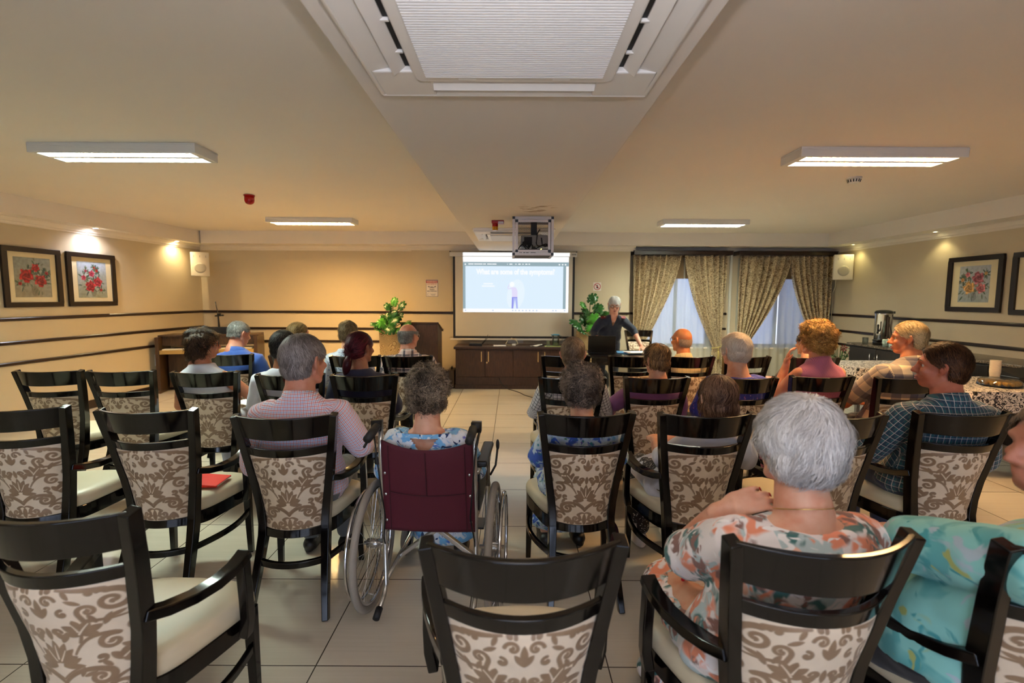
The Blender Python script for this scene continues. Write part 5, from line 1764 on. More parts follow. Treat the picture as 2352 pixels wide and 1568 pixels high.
wall_text('lettering', 'VIDEO', .028, (0, -.0062, -.024), M_SIGNN, t, .02, .088)
wall_text('lettering', 'RECORDING', .028, (0, -.0062, -.052), M_SIGNN, t, .02, .165)
mb = MB()
for s in (-1, 1):
    mb.add([(s * .040 + s * q[0], -.0062, .018 + q[1]) for q in ((.0, .008), (.024, .020), (.030, .010), (.010, -.004))], [(0, 1, 2, 3)])
obj('camera_symbol', mb, M_SIGNN, t)
mb = MB(); mb.tube([(-.066 + .014 * math.cos(a), -.006, -.108 + .016 * math.sin(a)) for a in np.linspace(.6, 5.4, 12)], .0018, 6)
for i, (x0, x1, z) in enumerate(((-.035, .075, -.100), (-.02, .06, -.112), (-.01, .055, -.122))):
    mb.box(x0, x1, -.0062, -.0056, z - .002, z + .002)
obj('logo', mb, M_SIGNG, t)
t = thing('prohibition_sign', 'small square sign with a red crossed circle, right of the screen', 'sign', (1.467, YP - .001, 1.687))
obj('board', MB().box(-.068, .068, -.004, 0, -.072, .072), M_SIGNW, t)
mb = MB(); rr = [(.054 * math.cos(a), -.005, .054 * math.sin(a)) for a in np.linspace(0, 2 * PI, 33)[:-1]]
mb.sweep(rr, [(-.0055, -.001), (.0055, -.001), (.0055, .001), (-.0055, .001)], up=(0, 1, 0), closed=True)
obj('ring', mb, M_SIGNR, t)
obj('slash', MB().bar((-.038, -.0062, .038), (.038, -.0062, -.038), .0015, .010, (1, 0, 1)), M_SIGNR, t)
mb = MB().box(-.012, .014, -.0052, -.004, -.03, .004).box(-.006, .008, -.0052, -.004, .004, .022).box(-.012, .004, -.0052, -.004, .022, .03).box(-.018, -.012, -.0052, -.004, -.02, -.012)
obj('symbol', mb, M_BLACKP, t)

# ================================================================== PROJECTION SCREEN AND CAGE
M_SCRW = mat('screen_fabric', (216, 210, 196), .8)
M_SCRB = mat('screen_border', (22, 22, 30), .6)
M_SCRC = mat('screen_case', (220, 216, 206), .45)
t = thing('projection_screen', 'pull-down projection screen with a black border on the end wall', 'screen', (0, 8.46, 0))
mb = MB().box(-1.062, 1.092, -.07, .03, 2.182, 2.252)
obj('case', mb, M_SCRC, t, bevel=.008)
mb = MB()
for s in (-1.062, 1.092):
    mb.box(s - .006, s + .006, -.02, .085, 2.20, 2.275)
obj('wall_bracket', mb, M_BLACKP, t)
mb = MB()
for x0, x1, z0, z1 in ((-1.013, -.975, .79, 2.19), (1.027, 1.065, .79, 2.19), (-.975, 1.027, .79, .828)):
    mb.box(x0, x1, -.004, 0, z0, z1)
obj('black_border', mb, M_SCRB, t)
obj('fabric', MB().box(-.975, 1.027, -.004, -.001, .828, 2.19), M_SCRW, t)
obj('bottom_bar', MB().box(-1.07, 1.10, -.016, .014, .758, .79), M_SCRC, t, bevel=.004)
wall_text('maker_mark', 'IIIIIII', .03, (1.035, -.0715, 2.216), M_BLACKP, t, .02, .075)
# the projected picture: glowing sheets for the light thrown on the fabric, and its top edge spilling onto the case
def glow(name, rgb, s=1.0):
    t_ = NT('projected_' + name); t_.set(color=(.02, .02, .02, 1), rough=1.0)
    t_.b.inputs['Specular IOR Level'].default_value = 0
    c = lin(rgb); t_.b.inputs['Emission Color'].default_value = c; t_.b.inputs['Emission Strength'].default_value = s * GLOW
    return t_.m
GLOW = 1.0 / 2 ** SC.view_settings.exposure
G_W = glow('white', (255, 255, 255), 1.0); G_S = glow('slide', (222, 240, 254)); G_G = glow('grey', (150, 172, 180)); G_T = glow('title', (250, 253, 255))
G_L = glow('lilac', (228, 222, 250)); G_B = glow('blue', (176, 186, 246)); G_D = glow('deep', (140, 142, 232)); G_H = glow('halo', (232, 245, 254)); G_I = glow('icon', (190, 208, 236))
yy = -.006
def rect(name, x0, x1, z0, z1, m, y=yy, par=None):
    return obj(name, MB().box(x0, x1, y, y + .0012, z0, z1), m, par or pim)
pim = obj('projected_picture', MB().box(-.842, .962, -.0056, -.0046, 1.238, 2.182), G_W, t)
rect('picture_on_case', -.835, .966, 2.185, 2.246, G_W, -.0735)
rect('tool_bar', -.842, .962, 2.022, 2.092, G_G)
rect('slide_area', -.842, .962, 1.300, 2.024, G_S)
rect('grey_margin', -.842, -.800, 1.300, 2.024, G_G, yy - .0006)
rect('grey_margin', .868, .915, 1.300, 2.024, G_G, yy - .0006)
rect('scroll_bar', .915, .962, 1.300, 2.024, G_W, yy - .0006)
wall_text('slide_title', 'What are some of the symptoms?', .125, (.055, yy - .0012, 1.925), G_T, pim, .05, 1.34)
mb = MB(); z = 2.057
for x0, x1 in ((-.75, -.66), (-.65, -.51), (-.50, -.45), (-.43, -.35), (-.345, -.27), (-.09, -.08), (-.05, 0), (.05, .07), (.10, .14), (.17, .19), (.22, .255), (.275, .30)):
    mb.box(x0, x1, yy - .0014, yy - .0006, z - .008, z + .008)
for x in (-.80, .80, .855, .905):
    mb.lathe([(.001, 0), (.013, 0)], 12, (0, 0, 0), cap=False)
    k_ = 24; mb.v[-k_:] = [(p[0] + x, yy - .0014, p[1] + z - .005) for p in mb.v[-k_:]]
obj('tool_bar_marks', mb, G_T, pim)
mb = MB()
for x0, x1, z0 in ((-.49, -.33, 1.725), (-.52, -.30, 1.685)):
    n_ = 9
    for i in range(n_):
        a = x0 + (x1 - x0) * i / n_
        mb.box(a, a + (x1 - x0) / n_ * .86, yy - .0014, yy - .0006, z0 - .011, z0 + .011)
obj('slide_small_lines', mb, G_T, pim)
mb = MB()
for x in (-.80, -.33, .01, .06, .12, .18, .24, .30, .36, .42, .70, .75, .90):
    mb.box(x - .012, x + .012, yy - .0014, yy - .0006, 1.262, 1.280)
obj('task_bar_icons', mb, G_I, pim)
# figure drawn on the slide: a person with one hand to the head
def flat(name, pts, m, dy):
    return obj(name, MB().add([(x, yy - .0006 - dy, z) for x, z in pts], [tuple(range(len(pts)))]), m, pim)
flat('figure_halo', [(.06 + .15 * math.cos(a) + .03 * math.sin(a), 1.54 + .26 * math.sin(a)) for a in np.linspace(0, 2 * PI, 30)[:-1] if 1.54 + .26 * math.sin(a) > 1.302], G_H, .0004)
flat('figure_legs', [(-.01, 1.305), (.02, 1.305), (.048, 1.47), (.07, 1.305), (.10, 1.305), (.088, 1.50), (-.005, 1.50)], G_B, .0008)
flat('figure_leg_shade', [(-.01, 1.305), (.012, 1.305), (.018, 1.495), (-.005, 1.495)], G_D, .0012)
flat('figure_torso', [(-.004, 1.50), (.088, 1.50), (.092, 1.60), (.06, 1.665), (-.0, 1.67), (-.06, 1.645), (-.068, 1.66), (-.03, 1.73), (-.045, 1.735), (-.085, 1.66), (-.072, 1.635), (-.01, 1.635), (-.006, 1.58)], G_L, .0008)
flat('figure_head', [(-.005 + .042 * math.cos(a), 1.715 + .046 * math.sin(a)) for a in np.linspace(0, 2 * PI, 20)[:-1]], G_T, .0012)
flat('figure_belt', [(-.005, 1.487), (.088, 1.487), (.088, 1.50), (-.005, 1.50)], G_D, .0014)

M_ALUF = mat('brushed_aluminium', (190, 176, 164), .38, .55)
M_MESHB = mat('black_mesh', (14, 14, 18), .5)
t = thing('projector_cage', 'square aluminium cage with black mesh hanging under the beam', 'cage', (.199, 4.84, 1.905))
W_, D_, Hh = .40, .40, ZBEAM - 1.905
b = .024; mb = MB(); cs = MB()
xs = (-W_ / 2, W_ / 2 - b); ys = (0, D_ - b); zs = (0, Hh - b)
for x in xs:
    for y in ys:
        mb.box(x, x + b, y, y + b, b, Hh - b)
        for z in zs:
            cs.box(x - .001, x + b + .001, y - .001, y + b + .001, z - .001, z + b + .001)
for z in zs:
    for y in ys:
        mb.box(-W_ / 2 + b, W_ / 2 - b, y, y + b, z, z + b)
    for x in xs:
        mb.box(x, x + b, b, D_ - b, z, z + b)
obj('frame', mb, M_ALUF, t)
obj('corner_block', cs, M_BLACKP, t)
dr = MB(); dc = MB(); i0 = b + .006; y = -.004
x0, x1, z0, z1 = -W_ / 2 + i0, W_ / 2 - i0, i0, Hh - i0
for a, c, e, f in ((x0 + b, x1 - b, z0, z0 + b), (x0 + b, x1 - b, z1 - b, z1), (x0, x0 + b, z0 + b, z1 - b), (x1 - b, x1, z0 + b, z1 - b)):
    dr.box(a, c, y, y + .018, e, f)
for a in (x0, x1 - b):
    for e in (z0, z1 - b):
        dc.box(a - .001, a + b + .001, y - .001, y + .019, e - .001, e + b + .001)
d = obj('door_frame', dr, M_ALUF, t)
obj('corner_block', dc, M_BLACKP, d)
def mesh_panel(P, w, h, nx, nz):
    mb = MB()
    for j in range(nz):
        for s in (0, 1):
            pts = []
            for i in range(nx * 2 + 1):
                zz = (j + .5 + (.5 if (i + s) % 2 else -.0) * (1 if s == 0 else -1)) / nz
                pts.append(P(i / (nx * 2) * w, min(1, max(0, zz)) * h))
            mb.sweep(pts, [(-.0016, -.0016), (.0016, -.0016), (.0016, .0016), (-.0016, .0016)], up=(0, .2, 1))
    return mb
obj('mesh', mesh_panel(lambda a, c: (x0 + b + a, .012, z0 + b + c), x1 - x0 - 2 * b, z1 - z0 - 2 * b, 13, 15), M_MESHB, d)
for sx_ in (-W_ / 2 + .012, W_ / 2 - .012):
    obj('side_mesh', mesh_panel(lambda a, c, q=sx_: (q, b + a, b + c), D_ - 2 * b, Hh - 2 * b, 13, 15), M_MESHB, t)
obj('bottom_plate', MB().box(-W_ / 2 + b, W_ / 2 - b, b, D_ - b, .004, .010), mat('cage_floor', (60, 52, 46), .6), t)
t = thing('projector', 'white projector with a tangle of black cables inside the hanging cage', 'projector', (.215, 5.06, 1.9155))
obj('case', MB().box(-.13, .14, -.10, .12, .09, .20), M_WHITE, t, bevel=.012, segs=3)
obj('lens', MB().tube([(.06, .12, .145), (.06, .15, .145)], .032, 18), M_BLACKP, t)
obj('vent', MB().box(-.10, -.02, -.103, -.10, .11, .18), M_DARK, t)
mb = MB()
for z in (.02, .06):
    mb.box(-.14, .15, -.02, .02, z, z + .012)
mb.box(-.02, .02, -.02, .02, .0, .10)
mb.box(-.03, .03, -.03, .03, .20, .357)
obj('mount', mb, M_BLACKP, t)
mb = MB(); rnd = random.Random(4)
for i in range(7):
    pts = []; px, pz = rnd.uniform(-.1, .1), rnd.uniform(.02, .2)
    for j in range(9):
        u = j / 8
        pts.append((px + .10 * math.sin(u * 5 + i * 1.7) * u + rnd.uniform(-.01, .01), -.15 + .02 * math.sin(u * 7 + i), .04 + pz * (1 - u) + .04 * math.sin(u * 6 + i)))
    mb.tube(pts, .006, 8)
obj('cable', mb, M_BLACKP, t, smooth=True)
obj('indicator_light', MB().ell((.07, -.104, .06), (.006, .004, .006), 10, 6), emis('indicator_amber', (1, .7, .1), 3), t)

# ================================================================== LOW CABINET AND WHAT STANDS ON IT
def wood(name, a, b_, rough=.4, st=(1, 1, 14), sc=7):
    t_ = NT(name); n = t_.noise(t_.coord('Object', (st[2], st[2], 1.2)), sc, 4.0, .6, .6)
    t_.set(color=t_.mix(t_.step(n, .3, .7), lin(a), lin(b_)), rough=rough); t_.bump(n, .08, .002)
    return t_.m
M_CAB = wood('wenge_laminate', (44, 28, 22), (70, 46, 36), .42)
M_CAB2 = wood('wenge_laminate_door', (50, 31, 22), (80, 52, 36), .42)
M_BRASS = mat('brushed_brass', (226, 196, 140), .3, .85)
t = thing('low_cabinet', 'long dark wood cabinet with brass handles under the projection screen', 'cabinet', (0, 7.95, 0))
obj('top', MB().box(-.945, .985, -.03, .52, .655, .692), M_CAB, t, bevel=.003)
obj('body', MB().box(-.92, .96, .02, .52, .012, .655), M_CAB, t)
obj('plinth', MB().box(-.92, .96, .002, .03, .065, .195).box(-.93, .97, -.008, .022, .0, .065), M_CAB, t, bevel=.002)
for i, (x0, x1, hx_) in enumerate(((-.915, -.442, -.495), (-.432, .018, -.381), (.022, .472, .425), (.482, .955, .532))):
    d = obj('door', MB().box(x0, x1, .0, .02, .2, .645), M_CAB2, t, bevel=.002)
    hd = MB().tube([(hx_, -.002, .47), (hx_, -.03, .475), (hx_, -.03, .60), (hx_, -.002, .605)], .0065, 8)
    hd.box(hx_ - .008, hx_ + .008, -.034, -.026, .452, .618)
    obj('handle', hd, M_BRASS, d, bevel=.002)
    if i in (1, 3):
        obj('lock', MB().tube([(x0 + .025, .002, .435), (x0 + .025, -.008, .435)], .014, 16), M_BRASS, d)
tz = .692
t = thing('wireless_receiver', 'flat black box with two raised antennas on the cabinet', 'receiver', (-.60, 8.14, tz))
obj('case', MB().box(-.105, .105, -.07, .07, 0, .042), M_BLACKP, t, bevel=.004)
for dx, tx in ((.10, .205), (.112, .225)):
    obj('antenna', MB().bar((dx, -.06 + dx * .3, .03), ((dx + tx) / 2, -.04, .10), .012, .008).bar(((dx + tx) / 2, -.04, .10), (tx, -.03, .195 - (tx - .2)), .009, .006), M_BLACKP, t)
tag(obj('paper_sheet', MB().box(-.105, .105, -.10, .10, 0, .003), mat('paper_white', (238, 238, 236), .8), loc=(-.205, 8.17, tz), rotz=.05), 'white sheet of paper lying on the low cabinet by the receiver', 'paper')
t = thing('power_adapter', 'small white adapter with a cream lead on the cabinet top', 'adapter', (.03, 8.16, tz))
obj('plug', MB().box(-.032, .032, -.03, .03, 0, .032), M_WHITE, t, bevel=.005)
obj('lead', MB().tube([(.03, 0, .02), (.07, .05, .03), (.05, .15, .07), (.0, .27, .09), (-.06, .31, .11)], .006, 8).tube([(-.02, .02, .01), (-.10, .06, .006), (-.14, .2, .01), (-.08, .30, .09)], .005, 8), mat('cable_cream', (206, 196, 164), .6), t, smooth=True)
t = thing('wall_socket', 'white double wall socket just above the middle of the cabinet', 'socket', (.06, YP - .001, .745))
obj('plate', MB().box(-.135, .135, -.010, 0, -.045, .045), M_WHITE, t, bevel=.003)
obj('plug', MB().box(-.12, -.07, -.055, -.01, -.035, .04), M_WHITE, t, bevel=.006)
obj('switch', MB().box(.09, .12, -.014, -.01, -.01, .02).box(.04, .07, -.014, -.01, -.01, .02), M_WHITE, t)
t = thing('folded_cloth', 'crumpled white cloth lying on the cabinet left of the jug', 'cloth', (.40, 8.10, tz))
mb = MB().grid(lambda u, v: ((u - .5) * .19, (v - .5) * .13, .004 + .045 * (u ** 2) * (1 - abs(v - .5)) + .008 * math.sin(u * 9 + v * 4)), 16, 10)
nv_ = len(mb.v); mb.grid(lambda u, v: ((u - .5) * .19, (v - .5) * .13, 0), 16, 10)
obj('cloth_body', mb, mat('cloth_white_bit', (228, 232, 226), .9), t, smooth=True)
tag(obj('green_card', MB().box(-.14, .13, -.09, .09, 0, .004), mat('card_green', (196, 214, 140), .8), loc=(.68, 8.12, tz), rotz=-.06), 'pale green card under the water jug', 'card')
M_CLEAR = clear_mat('clear_plastic', (.90, .94, .96))
M_WATER = clear_mat('water', (.84, .90, .94))
t = thing('water_jug', 'clear water jug with a blue lid on the low cabinet', 'jug', (.728, 8.16, tz + .005))
obj('body', MB().lathe([(.052, 0), (.055, .01), (.062, .16), (.066, .18), (.063, .18), (.058, .155), (.050, .012), (.0, .010)], 28, cap=False), M_CLEAR, t, smooth=True)
obj('water', MB().lathe([(.001, .012), (.049, .013), (.053, .08), (.001, .08)], 24), M_WATER, t, smooth=True)
l = MB().lathe([(.001, .195), (.05, .192), (.066, .185), (.066, .178), (.001, .176)], 28); l.add([(-.06, -.02, .18), (-.09, 0, .195), (-.06, .02, .18), (-.06, 0, .16)], [(0, 1, 2), (0, 3, 1), (1, 3, 2)])
obj('lid', l, mat('jug_lid_blue', (30, 142, 186), .4), t)
obj('handle', MB().tube([(.062, 0, .165), (.10, 0, .16), (.108, 0, .11), (.098, 0, .05), (.060, 0, .04)], .007, 10), M_CLEAR, t, smooth=True)
t = thing('drinking_glass', 'small drinking glass beside the blue lidded jug', 'glass', (.60, 8.10, tz + .005))
obj('glass_body', MB().lathe([(.001, .0), (.028, .0), (.034, .085), (.032, .085), (.026, .008), (.001, .008)], 22), M_CLEAR, t, smooth=True)
t = thing('instrument_case', 'small brown case standing on the floor at the end of the cabinet', 'case', (-1.0, 8.02, 0))
obj('shell', MB().box(-.05, .05, -.06, .30, .0, .30), mat('case_brown', (66, 48, 34), .5, var=.2), t, bevel=.012)
obj('edge_band', MB().box(-.053, -.045, -.064, .304, .0, .302).box(.045, .053, -.064, .304, 0, .302), mat('case_edge', (104, 80, 52), .4), t, bevel=.003)
obj('handle', MB().tube([(0, .05, .30), (0, .06, .34), (0, .16, .34), (0, .17, .30)], .010, 8), M_BLACKP, t, smooth=True)
tag(obj('floor_cable', MB().tube([(-.21, 7.938, .185), (-.185, 7.93, .12), (-.13, 7.925, .05), (-.05, 7.90, .006), (.04, 7.78, .006), (.13, 7.62, .006), (.20, 7.42, .006), (.31, 7.26, .006), (.52, 7.14, .006), (.85, 6.9, .006)], .006, 8), M_BLACKP, smooth=True), 'black cable trailing from the low cabinet across the floor', 'cable')
# ================================================================== LECTERN, PLANTS, PIANO
t = thing('lectern', 'tall dark wood lectern with a sloping top beside the planter', 'lectern', (-1.438, 7.6, 0))
mb = MB()
def slope_box(mb, x0, x1, y0, y1, z0, za, zb):
    mb.add([(x0, y0, z0), (x1, y0, z0), (x1, y1, z0), (x0, y1, z0), (x0, y0, za), (x1, y0, za), (x1, y1, zb), (x0, y1, zb)],
           [(3, 2, 1, 0), (4, 5, 6, 7), (0, 1, 5, 4), (1, 2, 6, 5), (2, 3, 7, 6), (3, 0, 4, 7)])
    return mb
obj('front_panel', MB().box(-.286, .286, 0, .022, .0, 1.085), M_CAB, t, bevel=.002)
for x0, x1 in ((-.286, -.264), (.264, .286)):
    obj('side_panel', slope_box(MB(), x0, x1, .022, .45, 0, 1.08, .945), M_CAB, t)
obj('top', MB().add([(-.30, -.012, 1.088), (.30, -.012, 1.088), (.31, .48, .935), (-.31, .48, .935), (-.30, -.012, 1.108), (.30, -.012, 1.108), (.31, .48, .955), (-.31, .48, .955)],
                    [(3, 2, 1, 0), (4, 5, 6, 7), (0, 1, 5, 4), (1, 2, 6, 5), (2, 3, 7, 6), (3, 0, 4, 7)]), M_CAB, t, bevel=.002)
obj('paper_stop', MB().box(-.31, .31, .465, .485, .955, .975), M_CAB, t)
obj('shelf', MB().box(-.264, .264, .03, .42, .60, .62), M_CAB, t)

def planter_mat():
    t_ = NT('planter_scrollwork')
    co = t_.coord('Object')
    wn = t_.n('TexNoise'); t_.l(co, wn.inputs['Vector']); wn.inputs['Scale'].default_value = 5.0
    va = t_.n('VectorMath', operation='SCALE'); t_.l(wn.outputs['Color'], va.inputs[0]); va.inputs['Scale'].default_value = .10
    vb = t_.n('VectorMath', operation='ADD'); t_.l(co, vb.inputs[0]); t_.l(va.outputs[0], vb.inputs[1])
    v = t_.n('TexVoronoi'); t_.l(vb.outputs[0], v.inputs['Vector']); v.inputs['Scale'].default_value = 8.0
    r = t_.math('SINE', t_.math('MULTIPLY', v.outputs['Distance'], 58.0))
    m = t_.step(r, -.2, .5)
    t_.set(color=t_.mix(m, lin((150, 122, 82)), lin((208, 182, 134))), rough=.75)
    t_.bump(m, .8, .008)
    return t_.m
M_PLANTER = planter_mat()
M_SOIL = mat('soil', (44, 32, 24), .95, bump=.8, bscale=40)
def planter(x, y, w, h, label):
    t = thing('planter', label, 'planter', (x, y, 0), 0, 'square embossed planters')
    k = .86; a = w / 2
    mb = MB().add([(-a * k, -a * k, 0), (a * k, -a * k, 0), (a * k, a * k, 0), (-a * k, a * k, 0), (-a, -a, h), (a, -a, h), (a, a, h), (-a, a, h)],
                  [(3, 2, 1, 0), (0, 1, 5, 4), (1, 2, 6, 5), (2, 3, 7, 6), (3, 0, 4, 7)])
    i = a - .02
    mb.add([(-a, -a, h), (a, -a, h), (a, a, h), (-a, a, h), (-i, -i, h), (i, -i, h), (i, i, h), (-i, i, h), (-i, -i, h - .05), (i, -i, h - .05), (i, i, h - .05), (-i, i, h - .05)],
           [(0, 1, 5, 4), (1, 2, 6, 5), (2, 3, 7, 6), (3, 0, 4, 7), (4, 5, 9, 8), (5, 6, 10, 9), (6, 7, 11, 10), (7, 4, 8, 11)])
    obj('pot', mb, M_PLANTER, t)
    obj('soil', MB().box(-i, i, -i, i, h - .06, h - .035), M_SOIL, t)
    return t
t_ = NT('monstera_leaf')
n = t_.noise(t_.coord('Object'), 14, 3.0)
t_.set(color=t_.mix(n, lin((14, 54, 20)), lin((40, 104, 36))), rough=.3)
t_.b.inputs['Transmission Weight'].default_value = 0.0
M_LEAF = t_.m
t_ = NT('monstera_leaf_young'); t_.set(color=t_.mix(t_.noise(t_.coord('Object'), 14, 3.0), lin((44, 120, 34)), lin((86, 164, 52))), rough=.3); M_LEAFY = t_.m
M_STEM = mat('plant_stem', (60, 104, 44), .5)
def monstera(size, cuts=5):
    """heart-shaped leaf in the xy plane (tip +y), deep cuts from the edge and a cupped surface"""
    mb = MB(); n = 56; pts = []
    for i in range(n + 1):
        a = -PI / 2 + .16 + (2 * PI - .32) * i / n
        r = .5 * (1 + .18 * math.sin(a)) * (1 - .10 * abs(math.cos(a)) ** 4)
        if math.sin(a) > -.75:
            c = abs(((i / n) * cuts * 2) % 1 - .5) * 2
            r *= 1 - .50 * max(0, 1 - c * 3.4)
        pts.append((r * .92 * math.cos(a), r * math.sin(a) + .1))
    th = .006
    vs = []; fs = []
    def zof(x, y):
        return -.28 * abs(x) ** 1.5 * 1.4 - .22 * max(0, y) ** 2 + .03 * math.sin(9 * y)
    for s in (0, 1):
        vs.append((0, -.06, zof(0, -.06) - s * th)); vs += [(x * .5, (y - .04) * .5, zof(x * .5, y * .5) - s * th) for x, y in pts]; vs += [(x, y, zof(x, y) - s * th) for x, y in pts]
    m = n + 1; o = 1 + 2 * m
    for i in range(n):
        fs.append((0, 1 + i, 2 + i)); fs.append((1 + i, 1 + m + i, 2 + m + i, 2 + i))
        fs.append((o, o + 2 + i, o + 1 + i)); fs.append((o + 1 + i, o + 2 + i, o + 2 + m + i, o + 1 + m + i))
        fs.append((1 + m + i, o + 1 + m + i, o + 2 + m + i, 2 + m + i))
    return mesh_of('leaf', [(x * size, y * size, z * size) for x, y, z in vs], fs)
def plant(x, y, z, leaves, label, seed):
    t = thing('monstera_plant', label, 'plant', (x, y, z), 0, 'potted monstera plants')
    rnd = random.Random(seed)
    for (lx, ly, lz, size, az, tilt, young) in leaves:
        me = monstera(size, rnd.choice((4, 5, 5)))
        o = obj('leaf', me, M_LEAFY if young else M_LEAF, t, smooth=True)
        o.matrix_local = Matrix.Translation((lx, ly, lz)) @ Matrix.Rotation(rad(az), 4, 'Z') @ Matrix.Rotation(rad(tilt), 4, 'X') @ Matrix.Rotation(rad(rnd.uniform(-70, 70) if lz > .33 else 180 + rnd.uniform(-80, 80)), 4, 'Z')
        bx, by = lx * .12, ly * .12
        mx, my = lx * .35, ly * .35
        obj('leaf_stalk', MB().tube([(bx, by, -.03), (bx + (mx - bx) * .6, by + (my - by) * .6, lz * .5), (mx + (lx - mx) * .5, my + (ly - my) * .5, lz * .9), (lx, ly, lz)], .006, 8), M_STEM, o if False else t, smooth=True)
    return t
planter(-1.85, 7.56, .315, .985, 'tan embossed planter left of the lectern')
planter(1.27, 8.16, .36, .94, 'tan embossed planter right of the projection screen')
L1 = [(-.03, -.05, .36, .15, 25, 62, 0), (.14, -.02, .37, .17, -25, 70, 0), (.03, .02, .42, .16, -15, 85, 1), (-.20, -.06, .12, .22, 70, 30, 0), (.22, -.04, .14, .24, -62, 34, 0), (-.10, -.12, .16, .20, 40, 55, 1), (.07, -.10, .18, .22, -20, 58, 0),
      (-.18, -.12, .04, .20, 95, 20, 1), (.02, -.16, .08, .22, 10, 40, 0), (.14, -.14, .06, .20, -50, 30, 0), (-.05, .08, .24, .22, 15, 65, 0), (.10, .08, .25, .20, -30, 62, 0), (-.13, .05, .22, .19, 55, 50, 0), (.05, -.05, .28, .18, -5, 72, 0)]
plant(-1.85, 7.56, .965, L1, 'full monstera plant in the left planter by the lectern', 3)
L2 = [(.02, -.08, .53, .21, -10, 78, 0), (-.07, -.04, .44, .15, 40, 65, 1), (-.03, .0, .34, .17, 25, 60, 0), (-.19, -.10, .17, .33, 62, 42, 0), (-.12, -.14, .04, .26, 60, 26, 0), (.16, -.02, .36, .22, -35, 55, 0), (.10, -.10, .26, .24, -15, 62, 1), (.24, .0, .32, .24, -60, 40, 0),
      (.20, -.08, .20, .26, -45, 50, 0), (.28, -.06, .14, .22, -70, 30, 1), (.05, -.14, .12, .22, -8, 48, 1), (.16, -.16, .02, .20, -38, 24, 1), (.0, .06, .24, .24, 5, 62, 0), (.12, .06, .40, .18, -22, 70, 0), (-.08, .06, .26, .20, 38, 56, 0), (.21, -.12, -.02, .16, -60, 10, 1)]
plant(1.27, 8.16, .92, L2, 'tall loose monstera plant in the right planter behind the speaker', 5)

M_PIANO = wood('piano_walnut', (50, 34, 20), (78, 56, 34), .38)
t = thing('upright_piano', 'dark wooden upright piano in the far left corner', 'piano', (-4.78, 7.74, 0), rad(16))
obj('upper_case', MB().box(-.66, .66, .02, .42, .72, .86), M_PIANO, t, bevel=.004)
obj('lower_panel', MB().box(-.62, .62, .12, .42, .05, .66), M_PIANO, t, bevel=.003)
obj('lid', MB().box(-.70, .70, -.01, .44, .86, .885), M_PIANO, t, bevel=.004)
for s in (-1, 1):
    obj('side_panel', MB().box(s * .68 - .025, s * .68 + .025, -.12, .43, 0.03, .86).box(s * .68 - .03, s * .68 + .03, -.14, .43, 0, .05), M_PIANO, t, bevel=.004)
kb = obj('keyboard_shelf', MB().box(-.65, .65, -.12, .10, .60, .66), mat('shelf_oak', (176, 146, 84), .4, var=.1), t, bevel=.003)
k_ = MB()
for i in range(50):
    k_.box(-.62 + i * .0248, -.62 + i * .0248 + .0238, -.10, .04, .662, .676)
obj('keys', k_, mat('ivory_keys', (232, 226, 204), .35), kb)
obj('music_desk', MB().box(-.30, .30, .10, .13, .885, 1.0).box(-.36, .36, .08, .2, .885, .90), M_BLACKP, t, bevel=.02)
t = thing('microphone_stand', 'folded black boom microphone stand standing behind the piano', 'stand', (-4.97, 8.32, 0))
obj('pole', MB().tube([(0, 0, .02), (.0, 0, 1.18)], .011, 10), M_BLACKP, t, smooth=True)
obj('boom_arm', MB().tube([(.05, -.02, .70), (.015, -.02, 1.17), (-.025, -.02, 1.40)], .008, 10), M_BLACKP, t, smooth=True)
obj('clamp', MB().tube([(-.045, -.01, 1.16), (.085, -.01, 1.17)], .014, 10).tube([(.02, -.045, 1.19), (.02, .03, 1.19)], .016, 10).ell((.088, -.01, 1.17), (.016, .016, .016), 10, 8), M_BLACKP, t, smooth=True)
for a in (90, 210, 330):
    obj('leg', MB().tube([(0, 0, .12), (.20 * math.cos(rad(a)), .20 * math.sin(rad(a)), .012)], .009, 8), M_BLACKP, t, smooth=True)
t = thing('wall_outlet', 'white wall outlet with a plug, low on the left wall by the piano', 'socket', (XL(7.61) + .001, 7.61, .50), rad(86.6))
obj('plate', MB().box(-.06, .06, -.009, 0, -.09, .09), M_WHITE, t, bevel=.003)
obj('plug', MB().box(-.03, .035, -.06, -.009, -.05, .02), M_WHITE, t, bevel=.008)
obj('lead', MB().tube([(.0, -.05, -.05), (.02, -.06, -.2), (.06, -.05, -.38)], .005, 8), M_BLACKP, t, smooth=True)

# ================================================================== CURTAINS
def curtain_mat():
    t_ = NT('patterned_curtain')
    uv = t_.attr('uvm').outputs['Vector']
    n1 = t_.noise(uv, 30, 2.0, .5, 1.6)
    v = t_.n('TexVoronoi'); t_.l(uv, v.inputs['Vector']); v.inputs['Scale'].default_value = 26.0
    a = t_.math('ABSOLUTE', t_.math('SUBTRACT', n1, .5))
    m = t_.math('MAXIMUM', t_.step(a, .055, .03), t_.step(v.outputs['Distance'], .26, .18))
    t_.set(color=t_.mix(m, lin((224, 206, 166)), lin((130, 100, 62))), rough=.75)
    t_.b.inputs['Sheen Weight'].default_value = .2
    return t_.m
M_CURT = curtain_mat()
M_SHEER = NT('sheer_voile')
_tr = M_SHEER.n('BsdfTransparent'); _tl = M_SHEER.n('BsdfTranslucent'); _df = M_SHEER.n('BsdfDiffuse'); _m1 = M_SHEER.n('MixShader'); _m2 = M_SHEER.n('MixShader')
_tl.inputs[0].default_value = lin((240, 242, 240)); _df.inputs[0].default_value = lin((232, 236, 228))
_m1.inputs[0].default_value = .5; M_SHEER.l(_tl.outputs[0], _m1.inputs[1]); M_SHEER.l(_df.outputs[0], _m1.inputs[2])
